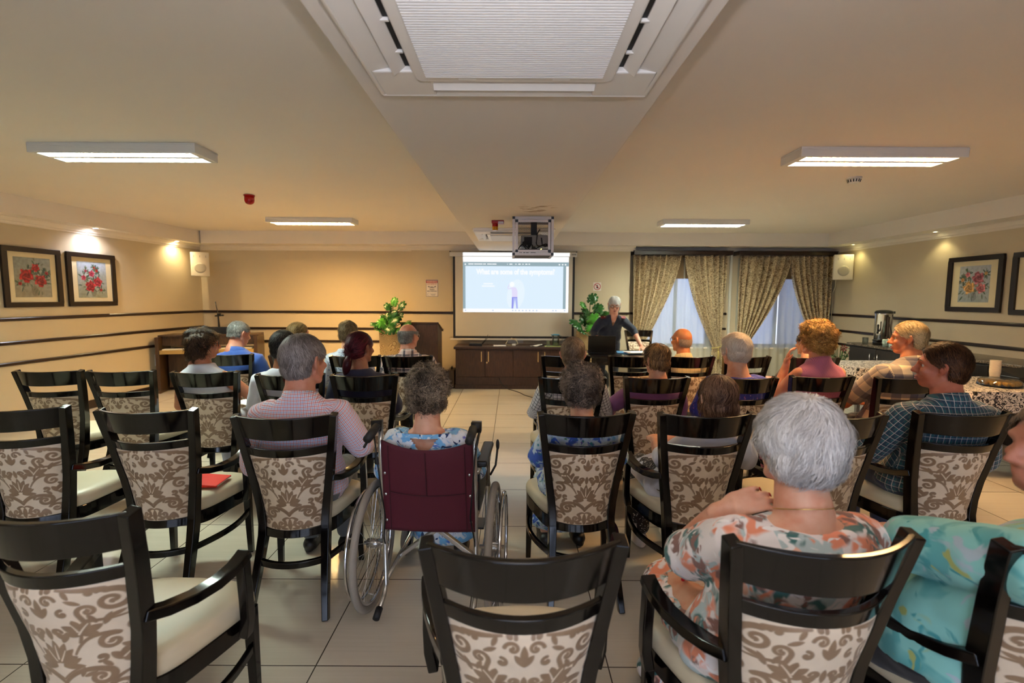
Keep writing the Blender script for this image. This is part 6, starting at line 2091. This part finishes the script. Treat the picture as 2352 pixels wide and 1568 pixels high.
_m2.inputs[0].default_value = .62; M_SHEER.l(_tr.outputs[0], _m2.inputs[1]); M_SHEER.l(_m1.outputs[0], _m2.inputs[2]); M_SHEER.l(_m2.outputs[0], M_SHEER.out.inputs[0])
M_SHEER = M_SHEER.m
def curtain(x0, x1, tx, thw, y, label, seed, ztop=2.235, ztie=.645):
    t = thing('curtain', label, 'curtain', (0, y, 0), 0, 'tied-back patterned curtains')
    nu, nv = 150, 70; W = (x1 - x0) * 1.7; uv = []; vs = []
    rnd = random.Random(seed); ph = rnd.uniform(0, 6)
    for j in range(nv + 1):
        z = ztop + (.03 - ztop) * j / nv
        if z > ztie:
            f = ((ztop - z) / (ztop - ztie)) ** 1.5
            a, b_ = x0 + (tx - thw - x0) * f, x1 + (tx + thw - x1) * f
            amp = .044 * (1 - f) + .028
        else:
            g = min(1, (ztie - z) / .4)
            a, b_ = tx - thw - .07 * g, tx + thw + .07 * g
            amp = .018 + .018 * g
        for i in range(nu + 1):
            u = i / nu
            w = math.sin(2 * PI * 7 * u + ph + .5 * math.sin(3 * z + seed)) + .3 * math.sin(2 * PI * 16 * u + seed)
            x = a + (b_ - a) * (u + .012 * math.sin(2 * PI * 7 * u + ph + 1.3))
            vs.append((x, -amp * w, z)); uv.append((u * W, z * 1.02, seed))
    fs = [(j * (nu + 1) + i, (j + 1) * (nu + 1) + i, (j + 1) * (nu + 1) + i + 1, j * (nu + 1) + i + 1) for j in range(nv) for i in range(nu)]
    me = mesh_of('drape', vs, fs)
    me.attributes.new('uvm', 'FLOAT_VECTOR', 'POINT').data.foreach_set('vector', np.array(uv, np.float32).ravel())
    o = obj('drape', me, M_CURT, t, smooth=True)
    s = o.modifiers.new('s', 'SOLIDIFY'); s.thickness = .003
    hk = tx - thw - .05 if tx < (x0 + x1) / 2 else tx + thw + .05
    ring = [(tx + (thw + .012) * math.cos(a), .052 * math.sin(a), ztie + .02 * math.cos(a) * (1 if tx > (x0 + x1) / 2 else -1)) for a in np.linspace(0, 2 * PI, 25)[:-1]]
    tb = MB().tube(ring, .010, 8, True)
    tb.tube([(hk, .07, ztie + .14), (hk - .01 * (1 if hk > tx else -1), .03, ztie + .10), (tx + (thw * .9 if hk > tx else -thw * .9), -.02, ztie + .02)], .009, 8)
    tb.tube([(tx, -.056, ztie), (tx + .005, -.066, ztie - .06)], .008, 8).lathe([(.004, 0), (.018, -.02), (.016, -.05), (.022, -.15), (.001, -.15)], 12, (tx + .005, -.066, ztie - .06))
    obj('tieback', tb, mat('tieback_cord', (186, 168, 104), .7), t, smooth=True)
    return t
YC = 8.605
curtain(2.07, 2.88, 2.20, .075, YC, 'patterned curtain behind the speaker, tied to the left', 1)
curtain(2.97, 3.71, 3.60, .075, YC, 'patterned curtain left of the cable trunking, tied back with a cord', 2)
curtain(3.92, 4.79, 4.02, .075, YC, 'patterned curtain right of the cable trunking, tied to the left', 3)
curtain(4.79, 5.52, 5.42, .075, YC, 'patterned curtain in the right corner under the wall speaker', 4)
for i, (a, b_) in enumerate(((2.08, 3.77), (3.88, 5.56))):
    t = thing('curtain_pelmet', ('dark wooden pelmet over the curtains nearest the projection screen', 'dark wooden pelmet over the curtains in the right corner')[i], 'pelmet', (0, 8.50, 2.235), 0, 'dark pelmets over the windows')
    obj('front_board', MB().box(a, b_, 0, .02, 0, .062), M_RAIL, t, bevel=.004)
    obj('top_board', MB().box(a - .008, b_ + .008, -.008, .245, .058, .07), M_RAIL, t, bevel=.003)
    for x in (a, b_ - .02):
        obj('end_board', MB().box(x, x + .02, .02, .245, 0, .058), M_RAIL, t)
    wx0, wx1 = WIN[i]
    v = MB().grid(lambda u, w_: (wx0 - .05 + (wx1 - wx0 + .1) * u, .012 * math.sin(u * 60) * (1 - w_), 2.24 - .405 * w_), 120, 4)
    tag(obj('window_valance', v, mat('valance_brown', (120, 96, 66), .8, var=.1), loc=(0, 8.690, 0), smooth=True), ('plain brown valance behind the curtains nearest the projection screen', 'plain brown valance behind the curtains in the right corner')[i], 'valance', 'brown valances')
    rnd = random.Random(i + 5)
    v = MB().grid(lambda u, w_: (wx0 - .12 + (wx1 - wx0 + .24) * u, .014 * math.sin(u * 74 + .5 * math.sin(w_ * 3)) + .012 * math.sin(u * 31 + i), 2.2 - 2.17 * w_), 220, 12)
    tag(obj('sheer_curtain', v, M_SHEER, loc=(0, 8.712, 0), smooth=True), ('white sheer curtain in the window nearest the projection screen', 'white sheer curtain in the window in the right corner')[i], 'sheer curtain', 'white sheers')

# ================================================================== SPEAKER'S TABLE
M_TBL = mat('black_lacquer_table', (20, 15, 14), .2, Coat_Weight=.4)
TA = -12
t = thing('presenter_table', 'dark polished table with the laptop and papers, in front of the speaker', 'table', (1.56, 6.66, 0), rad(TA))
obj('tabletop', MB().box(-.5, .5, -.40, .40, .715, .75), M_TBL, t, bevel=.006)
obj('apron', MB().box(-.45, .45, -.355, -.335, .62, .715).box(-.45, .45, .335, .355, .62, .715).box(-.45, -.43, -.335, .335, .62, .715).box(.43, .45, -.335, .335, .62, .715), M_TBL, t)
for x in (-.42, .42):
    for y in (-.33, .33):
        obj('leg', MB().box(x - .028, x + .028, y - .028, y + .028, 0, .715), M_TBL, t, bevel=.004)
t = thing('laptop', 'open black laptop seen from behind on the dark table', 'laptop', (1.195, 6.53, .751), rad(-6))
obj('base', MB().box(-.18, .18, 0, .25, 0, .018), M_BLACKP, t, bevel=.004)
lm = Matrix.Translation((0, .0, .016)) @ Matrix.Rotation(rad(12), 4, 'X')
lid = obj('lid', MB().box(-.18, .18, -.006, .002, 0, .235, lm), M_BLACKP, t, bevel=.003)
obj('logo', MB().ell((0, -.016, .122), (.016, .002, .016), 16, 6), mat('laptop_logo', (60, 60, 64), .3, .6), lid)
obj('screen', MB().box(-.165, .165, .0022, .003, .012, .225, lm), emis('laptop_screen', (.75, .85, 1), .5), lid)
obj('keys', MB().box(-.16, .16, .04, .13, .018, .020), mat('laptop_keys', (40, 40, 44), .5), t)
tag(obj('power_cable', MB().tube([(1.38, 6.62, .757), (1.45, 6.45, .757), (1.36, 6.36, .757), (1.25, 6.38, .757)], .004, 6), M_BLACKP, smooth=True), 'thin black lead lying on the table in front of the laptop', 'cable')
tag(obj('document_folder', MB().box(-.17, .15, -.12, .12, 0, .012), mat('folder_blue', (66, 132, 186), .5), loc=(1.60, 6.66, .751), rotz=rad(-8), bevel=.003), 'flat blue folder on the table beside the laptop', 'folder')
tag(obj('paper_stack', MB().box(-.16, .16, -.11, .11, 0, .008), mat('paper_white', (238, 238, 236), .8), loc=(1.69, 6.60, .764), rotz=rad(8)), 'white papers lying on the blue folder by the speaker\'s hand', 'paper')
tag(obj('pen', MB().tube([(1.50, 6.56, .772), (1.58, 6.53, .774)], .005, 8), mat('pen_red', (150, 30, 50), .4), smooth=True), 'dark red pen lying on the white papers', 'pen')
t = thing('wristwatch', 'thin silver watch on the speaker\'s wrist', 'watch', (1.868, 7.13, .826))
obj('band', MB().tube([(.031 * math.cos(a), .012 * math.sin(a) , .030 * math.sin(a)) for a in np.linspace(0, 2 * PI, 17)[:-1]], .004, 8, True), M_CHROME, t, smooth=True)
t = thing('backpack', 'black bag on the floor behind the speaker\'s legs', 'bag', (1.40, 8.05 - .42, 0))
obj('bag_body', MB().ell((0, 0, .20), (.14, .10, .20), 18, 12), M_BLACKP, t, smooth=True)
obj('strap', MB().tube([(-.05, -.05, .36), (-.03, -.02, .43), (.03, -.02, .43), (.05, -.05, .36)], .010, 8), M_BLACKP, t, smooth=True)

# ================================================================== RIGHT SIDE: COUNTER, TABLES, REFRESHMENTS
t_ = NT('granite'); v1 = t_.noise(t_.coord('Object'), 90, 4.0, .8); t_.set(color=t_.mix(t_.step(v1, .42, .6), lin((46, 42, 38)), lin((140, 128, 110))), rough=.25); M_GRAN = t_.m
M_CAB3 = wood('counter_dark', (24, 20, 18), (38, 32, 28), .45)
t = thing('drinks_counter', 'dark counter unit with a granite top along the right wall', 'counter', (0, 0, 0))
X0, Y0, Y1 = 5.05, 4.6, 7.35
obj('worktop', MB().box(X0 - .02, XR - .002, Y0, Y1 + .02, .82, .85), M_GRAN, t, bevel=.004)
obj('carcass', MB().box(X0 + .02, XR - .002, Y0, Y1, .08, .82).box(X0 + .06, XR - .002, Y0, Y1 - .02, 0, .08), M_CAB3, t)
for i in range(5):
    a, b_ = Y1 - .02 - (i + 1) * .54, Y1 - .02 - i * .54
    d = obj('door', MB().box(X0, X0 + .02, a + .004, b_ - .004, .10, .80), M_CAB3, t, bevel=.003)
    yh = a + .07 if i % 2 == 0 else b_ - .07
    obj('handle', MB().tube([(X0, yh, .60), (X0 - .03, yh, .60), (X0 - .03, yh, .73), (X0, yh, .73)], .006, 8), M_CHROME, d, smooth=True)
t = thing('water_urn', 'stainless steel water urn with a black lid on the counter', 'urn', (5.30, 7.02, .85), rad(20))
obj('body', MB().lathe([(.10, .06), (.105, .065), (.105, .42), (.112, .43), (.112, .445), (.10, .45)], 36), M_CHROME, t, smooth=True)
obj('base', MB().lathe([(.11, 0), (.112, .02), (.106, .06), (.09, .062)], 32), M_BLACKP, t, smooth=True)
lidp = MB().lathe([(.113, .445), (.113, .462), (.095, .482), (.05, .492), (.001, .494)], 32).box(.06, .165, -.05, .05, .44, .475)
obj('lid', lidp, M_BLACKP, t, smooth=False, bevel=.004)
obj('tap', MB().tube([(-.10, -.02, .20), (-.15, -.03, .20), (-.155, -.03, .16)], .014, 10).tube([(-.15, -.03, .20), (-.15, -.03, .27)], .012, 10).ell((-.15, -.03, .275), (.014, .014, .02), 10, 8), M_BLACKP, t, smooth=True)
obj('drip_tray', MB().box(-.17, -.06, -.06, .03, .06, .075), M_BLACKP, t, bevel=.004)
obj('gauge', MB().box(-.075, -.04, -.112, -.10, .10, .40), mat('gauge_dark', (80, 66, 60), .2), t)
obj('power_light', MB().ell((-.02, -.108, .075), (.010, .006, .010), 10, 6), emis('urn_light', (1, .25, .08), 1.5), t)
M_CUP = mat('mug_teal_white', (196, 222, 214), .35)
M_CUPR = mat('mug_red', (150, 30, 30), .4)
def mug(x, y, z, a, label, m, tip=0):
    t = thing('mug', label, 'mug', (x, y, z), rad(a), 'mugs on the counter')
    o = obj('cup', MB().lathe([(.034, 0), (.040, .012), (.043, .09), (.040, .092), (.036, .012), (.001, .010)], 26, cap=False), m, t, smooth=True)
    h = obj('handle', MB().tube([(.040, 0, .075), (.066, 0, .072), (.072, 0, .048), (.064, 0, .024), (.040, 0, .02)], .006, 10), m, t, smooth=True)
    r = obj('swirl', MB().tube([(-.0445 * math.cos(b2) , -.0445 * math.sin(b2), .05 + .022 * math.sin(6 * b2)) for b2 in np.linspace(.2, 2.6, 24)], .0026, 6), mat('mug_swirl', (120, 120, 110), .5), t, smooth=True)
mug(5.19, 6.80, .85, 200, 'pale teal patterned mug on the counter in front of the urn', M_CUP)
mug(5.17, 6.66, .85, 160, 'pale teal patterned mug on the counter nearest the fair haired man', M_CUP)
mug(5.30, 6.74, .85, 120, 'dark red mug behind the pale teal mugs', M_CUPR)
t = thing('glass_jar', 'small clear glass on the counter left of the urn', 'glass', (5.16, 7.16, .85))
obj('glass_body', MB().lathe([(.001, .0), (.036, .0), (.038, .09), (.036, .09), (.034, .008), (.001, .008)], 22), M_CLEAR, t, smooth=True)
# flowering plant on the floor at the end of the counter
t = thing('flowering_plant', 'leafy plant with dark red flowers at the far end of the counter', 'plant', (5.12, 7.66, 0))
obj('pot', MB().lathe([(.10, 0), (.15, .26), (.155, .28), (.14, .28), (.001, .25)], 24, cap=False), mat('pot_dark', (50, 40, 34), .6), t, smooth=True)
rnd = random.Random(8); lf = MB(); fl = MB(); st = MB()
for i in range(70):
    a = rnd.uniform(0, 2 * PI); r = rnd.uniform(.02, .20); z = rnd.uniform(.34, .80) - r * .5
    c = Vector((r * math.cos(a), r * math.sin(a), z)); d = Vector((math.cos(a), math.sin(a), rnd.uniform(-.5, .5))).normalized(); s = d.cross(Vector((0, 0, 1))).normalized(); L = rnd.uniform(.05, .09)
    up_ = s.cross(d)
    tgt = fl if (i % 7 == 0) else lf
    if tgt is lf:
        lf.add([c, c + d * L * .5 + s * L * .32 + up_ * .012, c + d * L, c + d * L * .5 - s * L * .32 + up_ * .012, c + d * L * .5 - up_ * .004], [(0, 1, 4), (1, 2, 4), (2, 3, 4), (3, 0, 4)])
    else:
        for q in range(7):
            b2 = 2 * PI * q / 7; e = (s * math.cos(b2) + up_ * math.sin(b2)); e2 = (s * math.cos(b2 + .5) + up_ * math.sin(b2 + .5))
            fl.add([c + d * .05, c + d * .06 + e * .05, c + d * .075 + (e + e2) * .034, c + d * .06 + e2 * .05], [(0, 1, 2, 3)])
    st.tube([(0, 0, .25), tuple(c * .5 + Vector((0, 0, .16))), tuple(c)], .004, 5)
obj('foliage', lf, mat('dark_leaf', (34, 84, 40), .45, var=.3, vscale=30), t)
obj('flowers', fl, mat('flower_red', (150, 24, 44), .6, var=.3, vscale=30), t)
obj('stems', st, M_STEM, t)

def cloth_mat():
    t_ = NT('damask_tablecloth')
    uv = t_.attr('uvm').outputs['Vector']
    n1 = t_.noise(uv, 15, 1.5, .5, 2.6)
    a = t_.math('ABSOLUTE', t_.math('SUBTRACT', n1, .5))
    v = t_.n('TexVoronoi'); t_.l(uv, v.inputs['Vector']); v.inputs['Scale'].default_value = 17.0
    n2 = t_.noise(uv, 34, 2.0, .5, 1.5)
    m = t_.math('MAXIMUM', t_.step(a, .050, .030), t_.math('MULTIPLY', t_.step(v.outputs['Distance'], .34, .28), t_.step(n2, .44, .5)))
    t_.set(color=t_.mix(m, lin((222, 214, 204)), lin((30, 26, 34))), rough=.75)
    return t_.m
M_CLOTH = cloth_mat()
def cloth_table(x0, x1, y0, y1, tl, cl, drop):
    t = thing('refreshment_table', tl, 'table', ((x0 + x1) / 2, (y0 + y1) / 2, 0), 0, 'cloth covered tables on the right')
    w, d = (x1 - x0) / 2, (y1 - y0) / 2
    obj('tabletop', MB().box(-w, w, -d, d, .715, .745), M_CAB3, t)
    for sx_ in (-1, 1):
        for sy_ in (-1, 1):
            lg = MB().box(sx_ * (w - .07) - .018, sx_ * (w - .07) + .018, sy_ * (d - .07) - .018, sy_ * (d - .07) + .018, .05, .715)
            l_ = obj('leg', lg, mat('table_leg_grey', (96, 96, 98), .4, .5), t)
            obj('castor', MB().tube([(sx_ * (w - .07) - .012, sy_ * (d - .07), .026), (sx_ * (w - .07) + .012, sy_ * (d - .07), .026)], .026, 16), M_BLACKP, l_)
    # cloth: top plus a hanging skirt that ripples and rounds the corners
    c = thing('tablecloth', cl, 'tablecloth', ((x0 + x1) / 2, (y0 + y1) / 2, 0), 0, 'black and white damask tablecloths')
    raw = rrect(-w - .006, w + .006, -d - .006, d + .006, .05, 8); out = []
    for i, p_ in enumerate(raw):
        q_ = raw[(i + 1) % len(raw)]; L_ = math.hypot(q_[0] - p_[0], q_[1] - p_[1]); m_ = max(1, int(L_ / .02))
        out += [(p_[0] + (q_[0] - p_[0]) * e / m_, p_[1] + (q_[1] - p_[1]) * e / m_) for e in range(m_)]
    n = len(out); vs = []; uv = []; fs = []; per = [0.0]
    for i in range(n):
        per.append(per[-1] + math.hypot(out[(i + 1) % n][0] - out[i][0], out[(i + 1) % n][1] - out[i][1]))
    for k in (0.001, .5, .96, 1.0):
        for px, py in out:
            vs.append((px * k, py * k, .749 if k < 1 else .745)); uv.append((px * k, py * k, 0))
    for j in range(3):
        fs += [(j * n + i, j * n + (i + 1) % n, (j + 1) * n + (i + 1) % n, (j + 1) * n + i) for i in range(n)]
    o_ = len(vs)
    for j in range(8):
        hang = j / 7
        for i in range(n + 1):
            px, py = out[i % n]
            r = 1 + (.014 * math.sin(per[i] * 17) + .022) * hang
            vs.append((px * r, py * r, .745 - drop * hang - .012 * math.sin(per[i] * 17 + 1) * hang)); uv.append((per[i], drop * hang, 3.0))
    for j in range(7):
        fs += [(o_ + j * (n + 1) + i, o_ + j * (n + 1) + i + 1, o_ + (j + 1) * (n + 1) + i + 1, o_ + (j + 1) * (n + 1) + i) for i in range(n)]
    me = mesh_of('cloth', vs, fs)
    me.attributes.new('uvm', 'FLOAT_VECTOR', 'POINT').data.foreach_set('vector', np.array(uv, np.float32).ravel())
    o = obj('cloth', me, M_CLOTH, c, smooth=True)
    return t
cloth_table(3.76, 4.90, 5.30, 6.0, 'small table on grey castored legs beside the fair haired man', 'black and white damask cloth on the farther table, near the counter', .19)
cloth_table(3.80, 5.40, 3.98, 4.78, 'table holding the pastries at the right edge', 'black and white damask cloth under the tray of pastries', .21)
t = thing('pastry_tray', 'clear domed tray of golden pastries on the nearer cloth', 'tray', (4.25, 4.24, .750))
obj('tray_base', MB().lathe([(.001, 0), (.125, 0), (.148, .012), (.151, .016), (.125, .008), (.001, .006)], 36), M_BLACKP, t, smooth=True)
obj('dome', MB().lathe([(.149, .016), (.143, .05), (.118, .066), (.001, .068), (.001, .066), (.117, .064), (.141, .049), (.147, .016)], 36, cap=False), M_CLEAR, t, smooth=True)
M_PAST = mat('pastry_gold', (226, 160, 56), .4, var=.35, vscale=28, bump=.4, bscale=60)
k = 0
for r_, n_ in ((.120, 16), (.076, 10), (.032, 4)):
    for i in range(n_):
        a = 2 * PI * i / n_
        tag(obj('pastry', MB().ell((0, 0, .022), (.021, .014, .021), 12, 8), M_PAST, loc=(4.25 + r_ * math.cos(a), 4.24 + r_ * math.sin(a), .758), rotz=a, smooth=True), 'small golden pastry under the clear dome of the tray', 'pastry', 'pastries in the domed tray')
for i in range(9):
    z = .750 + i * .013
    if i == 0:
        t = thing('foam_cup', '', 'cup', (4.43, 4.47, z))
        obj('cup_body', MB().lathe([(.028, 0), (.040, .088), (.043, .092), (.038, .09), (.026, .004), (.001, .003)], 24, cap=False), mat('foam_white', (236, 222, 196), .7), t, smooth=True)
        cup0 = t
    else:
        t = copy_tree(cup0); t.location = (4.43, 4.47, z)
    t['label'] = 'white foam cup in the tall stack behind the pastry tray'; t['category'] = 'cup'; t['group'] = 'stacked foam cups'
t = thing('black_tray', 'flat black box lying on the nearer cloth behind the foam cups', 'box', (4.76, 4.50, .750))
obj('box_body', MB().box(-.20, .20, -.13, .13, 0, .05), M_BLACKP, t, bevel=.006)
obj('box_lid', MB().add([(-.2, -.13, .05), (.2, -.13, .05), (.2, .13, .05), (-.2, .13, .05), (-.2, .10, .11), (.2, .10, .11)], [(0, 1, 5, 4), (4, 5, 2, 3), (0, 4, 3), (1, 2, 5)]), M_BLACKP, t)

# ================================================================== THINGS ON CHAIRS AND IN HANDS
t = thing('document_folder', 'red plastic folder lying on the cream seat of an empty armchair', 'folder', (-1.70, 2.60, .486), rad(4))
obj('cover', MB().add([(-.13, -.08, 0), (.13, -.08, 0), (.13, .08, 0), (-.13, .08, 0), (-.13, -.08, .030), (.13, -.08, .010), (.13, .08, .010), (-.13, .08, .034)], [(3, 2, 1, 0), (4, 5, 6, 7), (0, 1, 5, 4), (1, 2, 6, 5), (2, 3, 7, 6), (3, 0, 4, 7)]), mat('folder_red', (250, 36, 22), .4), t, bevel=.002)
obj('pages', MB().box(-.12, .131, -.07, .07, .002, .007), mat('paper_white', (238, 238, 236), .8), t)
tag(obj('paper_sheet', MB().box(-.105, .105, -.14, .14, 0, .004), mat('paper_white', (238, 238, 236), .8), loc=(-2.10, 3.97, .645), rotz=rad(-30)), 'white sheet of paper held by the dark haired woman in white', 'paper')
# ================================================================== WHEELCHAIR
M_TYRE = mat('grey_tyre', (150, 142, 132), .75, bump=.4, bscale=120)
M_MAR = mat('maroon_upholstery', (84, 18, 36), .75, var=.15, vscale=6, bump=.25, bscale=500)
M_STEEL = mat('silver_frame', (200, 196, 188), .25, .8)
M_GRIP = mat('rubber_grip', (26, 26, 28), .6, bump=.4, bscale=200)
t = thing('wheelchair', 'wheelchair with a maroon fabric back in the aisle', 'wheelchair', (-.375, 2.29, 0), rad(-3))
def ring(x, y, z, r, n=48):
    return [(x, y + r * math.cos(a), z + r * math.sin(a)) for a in np.linspace(0, 2 * PI, n + 1)[:-1]]
for s in (-1, 1):
    x = s * .292
    R_ = .30
    w = obj('rear_wheel', MB().tube(ring(x, 0, R_, R_ - .012), .0175, 12, True), M_TYRE, t, smooth=True)
    obj('rim', MB().tube(ring(x, 0, R_, R_ - .034), .010, 10, True), M_CHROME, w, smooth=True)
    obj('hand_rim', MB().tube(ring(x + s * .045, 0, R_, R_ - .045), .009, 10, True), M_CHROME, w, smooth=True)
    sp_ = MB(); hub = MB()
    for i in range(28):
        a = 2 * PI * i / 28; b2 = a + (.5 if i % 2 else -.5)
        sp_.tube([(x + (.018 if i % 4 < 2 else -.018), .022 * math.cos(b2), R_ + .022 * math.sin(b2)), (x, (R_ - .04) * math.cos(a), R_ + (R_ - .04) * math.sin(a))], .0013, 5)
    obj('spokes', sp_, M_CHROME, w)
    hub.tube([(x - .035, 0, R_), (x + .035, 0, R_)], .022, 14).tube([(x - .07 * s, 0, R_), (x + .05 * s, 0, R_)], .010, 10)
    for a in (0.5, 2.6, 4.7):
        obj('rim_clip', MB().tube([(x, (R_ - .034) * math.cos(a), R_ + (R_ - .034) * math.sin(a)), (x + s * .045, (R_ - .045) * math.cos(a), R_ + (R_ - .045) * math.sin(a))], .005, 6), M_CHROME, w)
    obj('hub', hub, M_STEEL, w, smooth=True)
    # castor
    cw = obj('castor_wheel', MB().tube(ring(s * .255, .46, .10, .082, 28), .018, 10, True), M_TYRE, t, smooth=True)
    cr = MB().tube(ring(s * .255, .46, .10, .066, 24), .010, 8, True)
    for a in np.linspace(0, 2 * PI, 6)[:-1]:
        cr.tube([(s * .255, .46, .10), (s * .255, .46 + .062 * math.cos(a), .10 + .062 * math.sin(a))], .008, 6)
    obj('castor_centre', cr, M_BLACKP, cw, smooth=True)
    obj('castor_fork', MB().tube([(s * .232, .46, .10), (s * .232, .43, .21), (s * .225, .42, .30)], .010, 8).tube([(s * .278, .46, .10), (s * .275, .43, .21), (s * .235, .42, .22)], .008, 8), M_STEEL, cw, smooth=True)
    # side frame: back cane with push handle, lower tube with tipping lever, arm tube, leg rest
    f = MB()
    f.tube([(s * .215, -.11, .90), (s * .215, -.115, .80), (s * .215, -.075, .50), (s * .215, -.07, .14), (s * .215, -.11, .10), (s * .215, -.20, .075)], .0115, 12)
    f.tube([(s * .215, -.11, .90), (s * .215, -.14, .925), (s * .215, -.21, .915)], .0115, 12)
    f.tube([(s * .215, -.075, .155), (s * .215, .38, .155), (s * .215, .42, .20), (s * .215, .42, .50), (s * .215, .45, .50)], .0115, 12)
    f.tube([(s * .215, -.075, .48), (s * .215, .43, .49)], .0115, 12)
    f.tube([(s * .225, -.09, .70), (s * .235, .25, .705), (s * .235, .29, .66), (s * .235, .29, .49)], .011, 12)
    f.tube([(s * .215, .43, .49), (s * .215, .55, .40), (s * .20, .62, .12)], .010, 10)
    obj('side_frame', f, M_STEEL, t, smooth=True)
    obj('push_handle', MB().tube([(s * .215, -.165, .924), (s * .215, -.285, .903)], .0185, 12), M_GRIP, t, smooth=True)
    obj('brake_lever', MB().tube([(s * .232, -.12, .925), (s * .240, -.14, .90), (s * .238, -.26, .862)], .006, 8).box(s * .225 - .022, s * .225 + .022, -.145, -.105, .90, .945), M_BLACKP, t, smooth=True)
    obj('brake_cable', MB().tube([(s * .236, -.14, .89), (s * .222, -.155, .80), (s * .208, -.14, .62), (s * .196, -.125, .50), (s * .212, -.10, .38), (s * .213, -.06, .30)], .0035, 6), M_BLACKP, t, smooth=True)
    obj('tip_lever_cap', MB().tube([(s * .215, -.175, .083), (s * .215, -.225, .066)], .016, 12), M_GRIP, t, smooth=True)
    obj('armrest_pad', MB().box(s * .24 - .027, s * .24 + .027, -.06, .27, .712, .742), M_BLACKP, t, bevel=.010, segs=3)
    obj('skirt_guard', MB().box(s * .222 - .003, s * .222 + .003, -.02, .28, .47, .69), mat('skirt_guard_black', (30, 30, 32), .5), t)
    obj('footplate', MB().box(s * .11 - .07, s * .11 + .07, .58, .72, .10, .112), M_BLACKP, t, bevel=.003)
    obj('parking_brake', MB().tube([(s * .25, .26, .56), (s * .275, .30, .60), (s * .285, .31, .70)], .006, 8).ell((s * .285, .31, .71), (.010, .010, .03), 10, 8), M_BLACKP, t, smooth=True)
def bk(u, v):
    z = .415 + .44 * v
    x = (u * 2 - 1) * (.208 + .006 * (1 - v))
    sag = -.035 * (1 - (u * 2 - 1) ** 2) * (.4 + .6 * v)
    top = -.035 * (1 - (u * 2 - 1) ** 2) * v
    return (x, float(np.interp(z, (.4, .5, .8, .9), (-.085, -.092, -.130, -.13))) + sag, z + top)
mb = MB().grid(bk, 30, 24)
ob = obj('back_upholstery', mb, M_MAR, t, smooth=True)
s_ = ob.modifiers.new('s', 'SOLIDIFY'); s_.thickness = .008
# stitched edges, seam and pocket
st = MB()
for u in (.085, .915):
    st.tube([tuple(Vector(bk(u, v)) + Vector((0, -.004, 0))) for v in np.linspace(0.02, .98, 14)], .0022, 6)
st.tube([tuple(Vector(bk(.5, v)) + Vector((0, -.005, 0))) for v in np.linspace(.46, .98, 8)], .0025, 6)
st.tube([tuple(Vector(bk(u, .46)) + Vector((0, -.005, 0))) for u in np.linspace(.09, .91, 14)], .0022, 6)
obj('seam', st, mat('maroon_seam', (62, 12, 26), .8), ob, smooth=True)
for s in (-1, 1):
    for v in (.12, .42, .66):
        p = Vector(bk(.5 + s * .46, v))
        obj('screw', MB().ell(tuple(p + Vector((0, -.006, 0))), (.007, .004, .007), 10, 6), M_CHROME, ob, smooth=True)
obj('seat_sling', MB().grid(lambda u, v: ((u - .5) * .43, -.06 + .46 * v, .49 - .02 * (1 - (u * 2 - 1) ** 2)), 12, 8), M_MAR, t, smooth=True)
cb = MB()
cb.bar((-.205, .12, .475), (.205, .12, .165), .022, .030, (0, 1, 0)).bar((.205, .145, .475), (-.205, .145, .165), .022, .030, (0, 1, 0))
obj('cross_brace', cb, M_STEEL, t, bevel=.004)
obj('pivot_bolt', MB().tube([(0, .10, .32), (0, .165, .32)], .010, 10), M_CHROME, t)
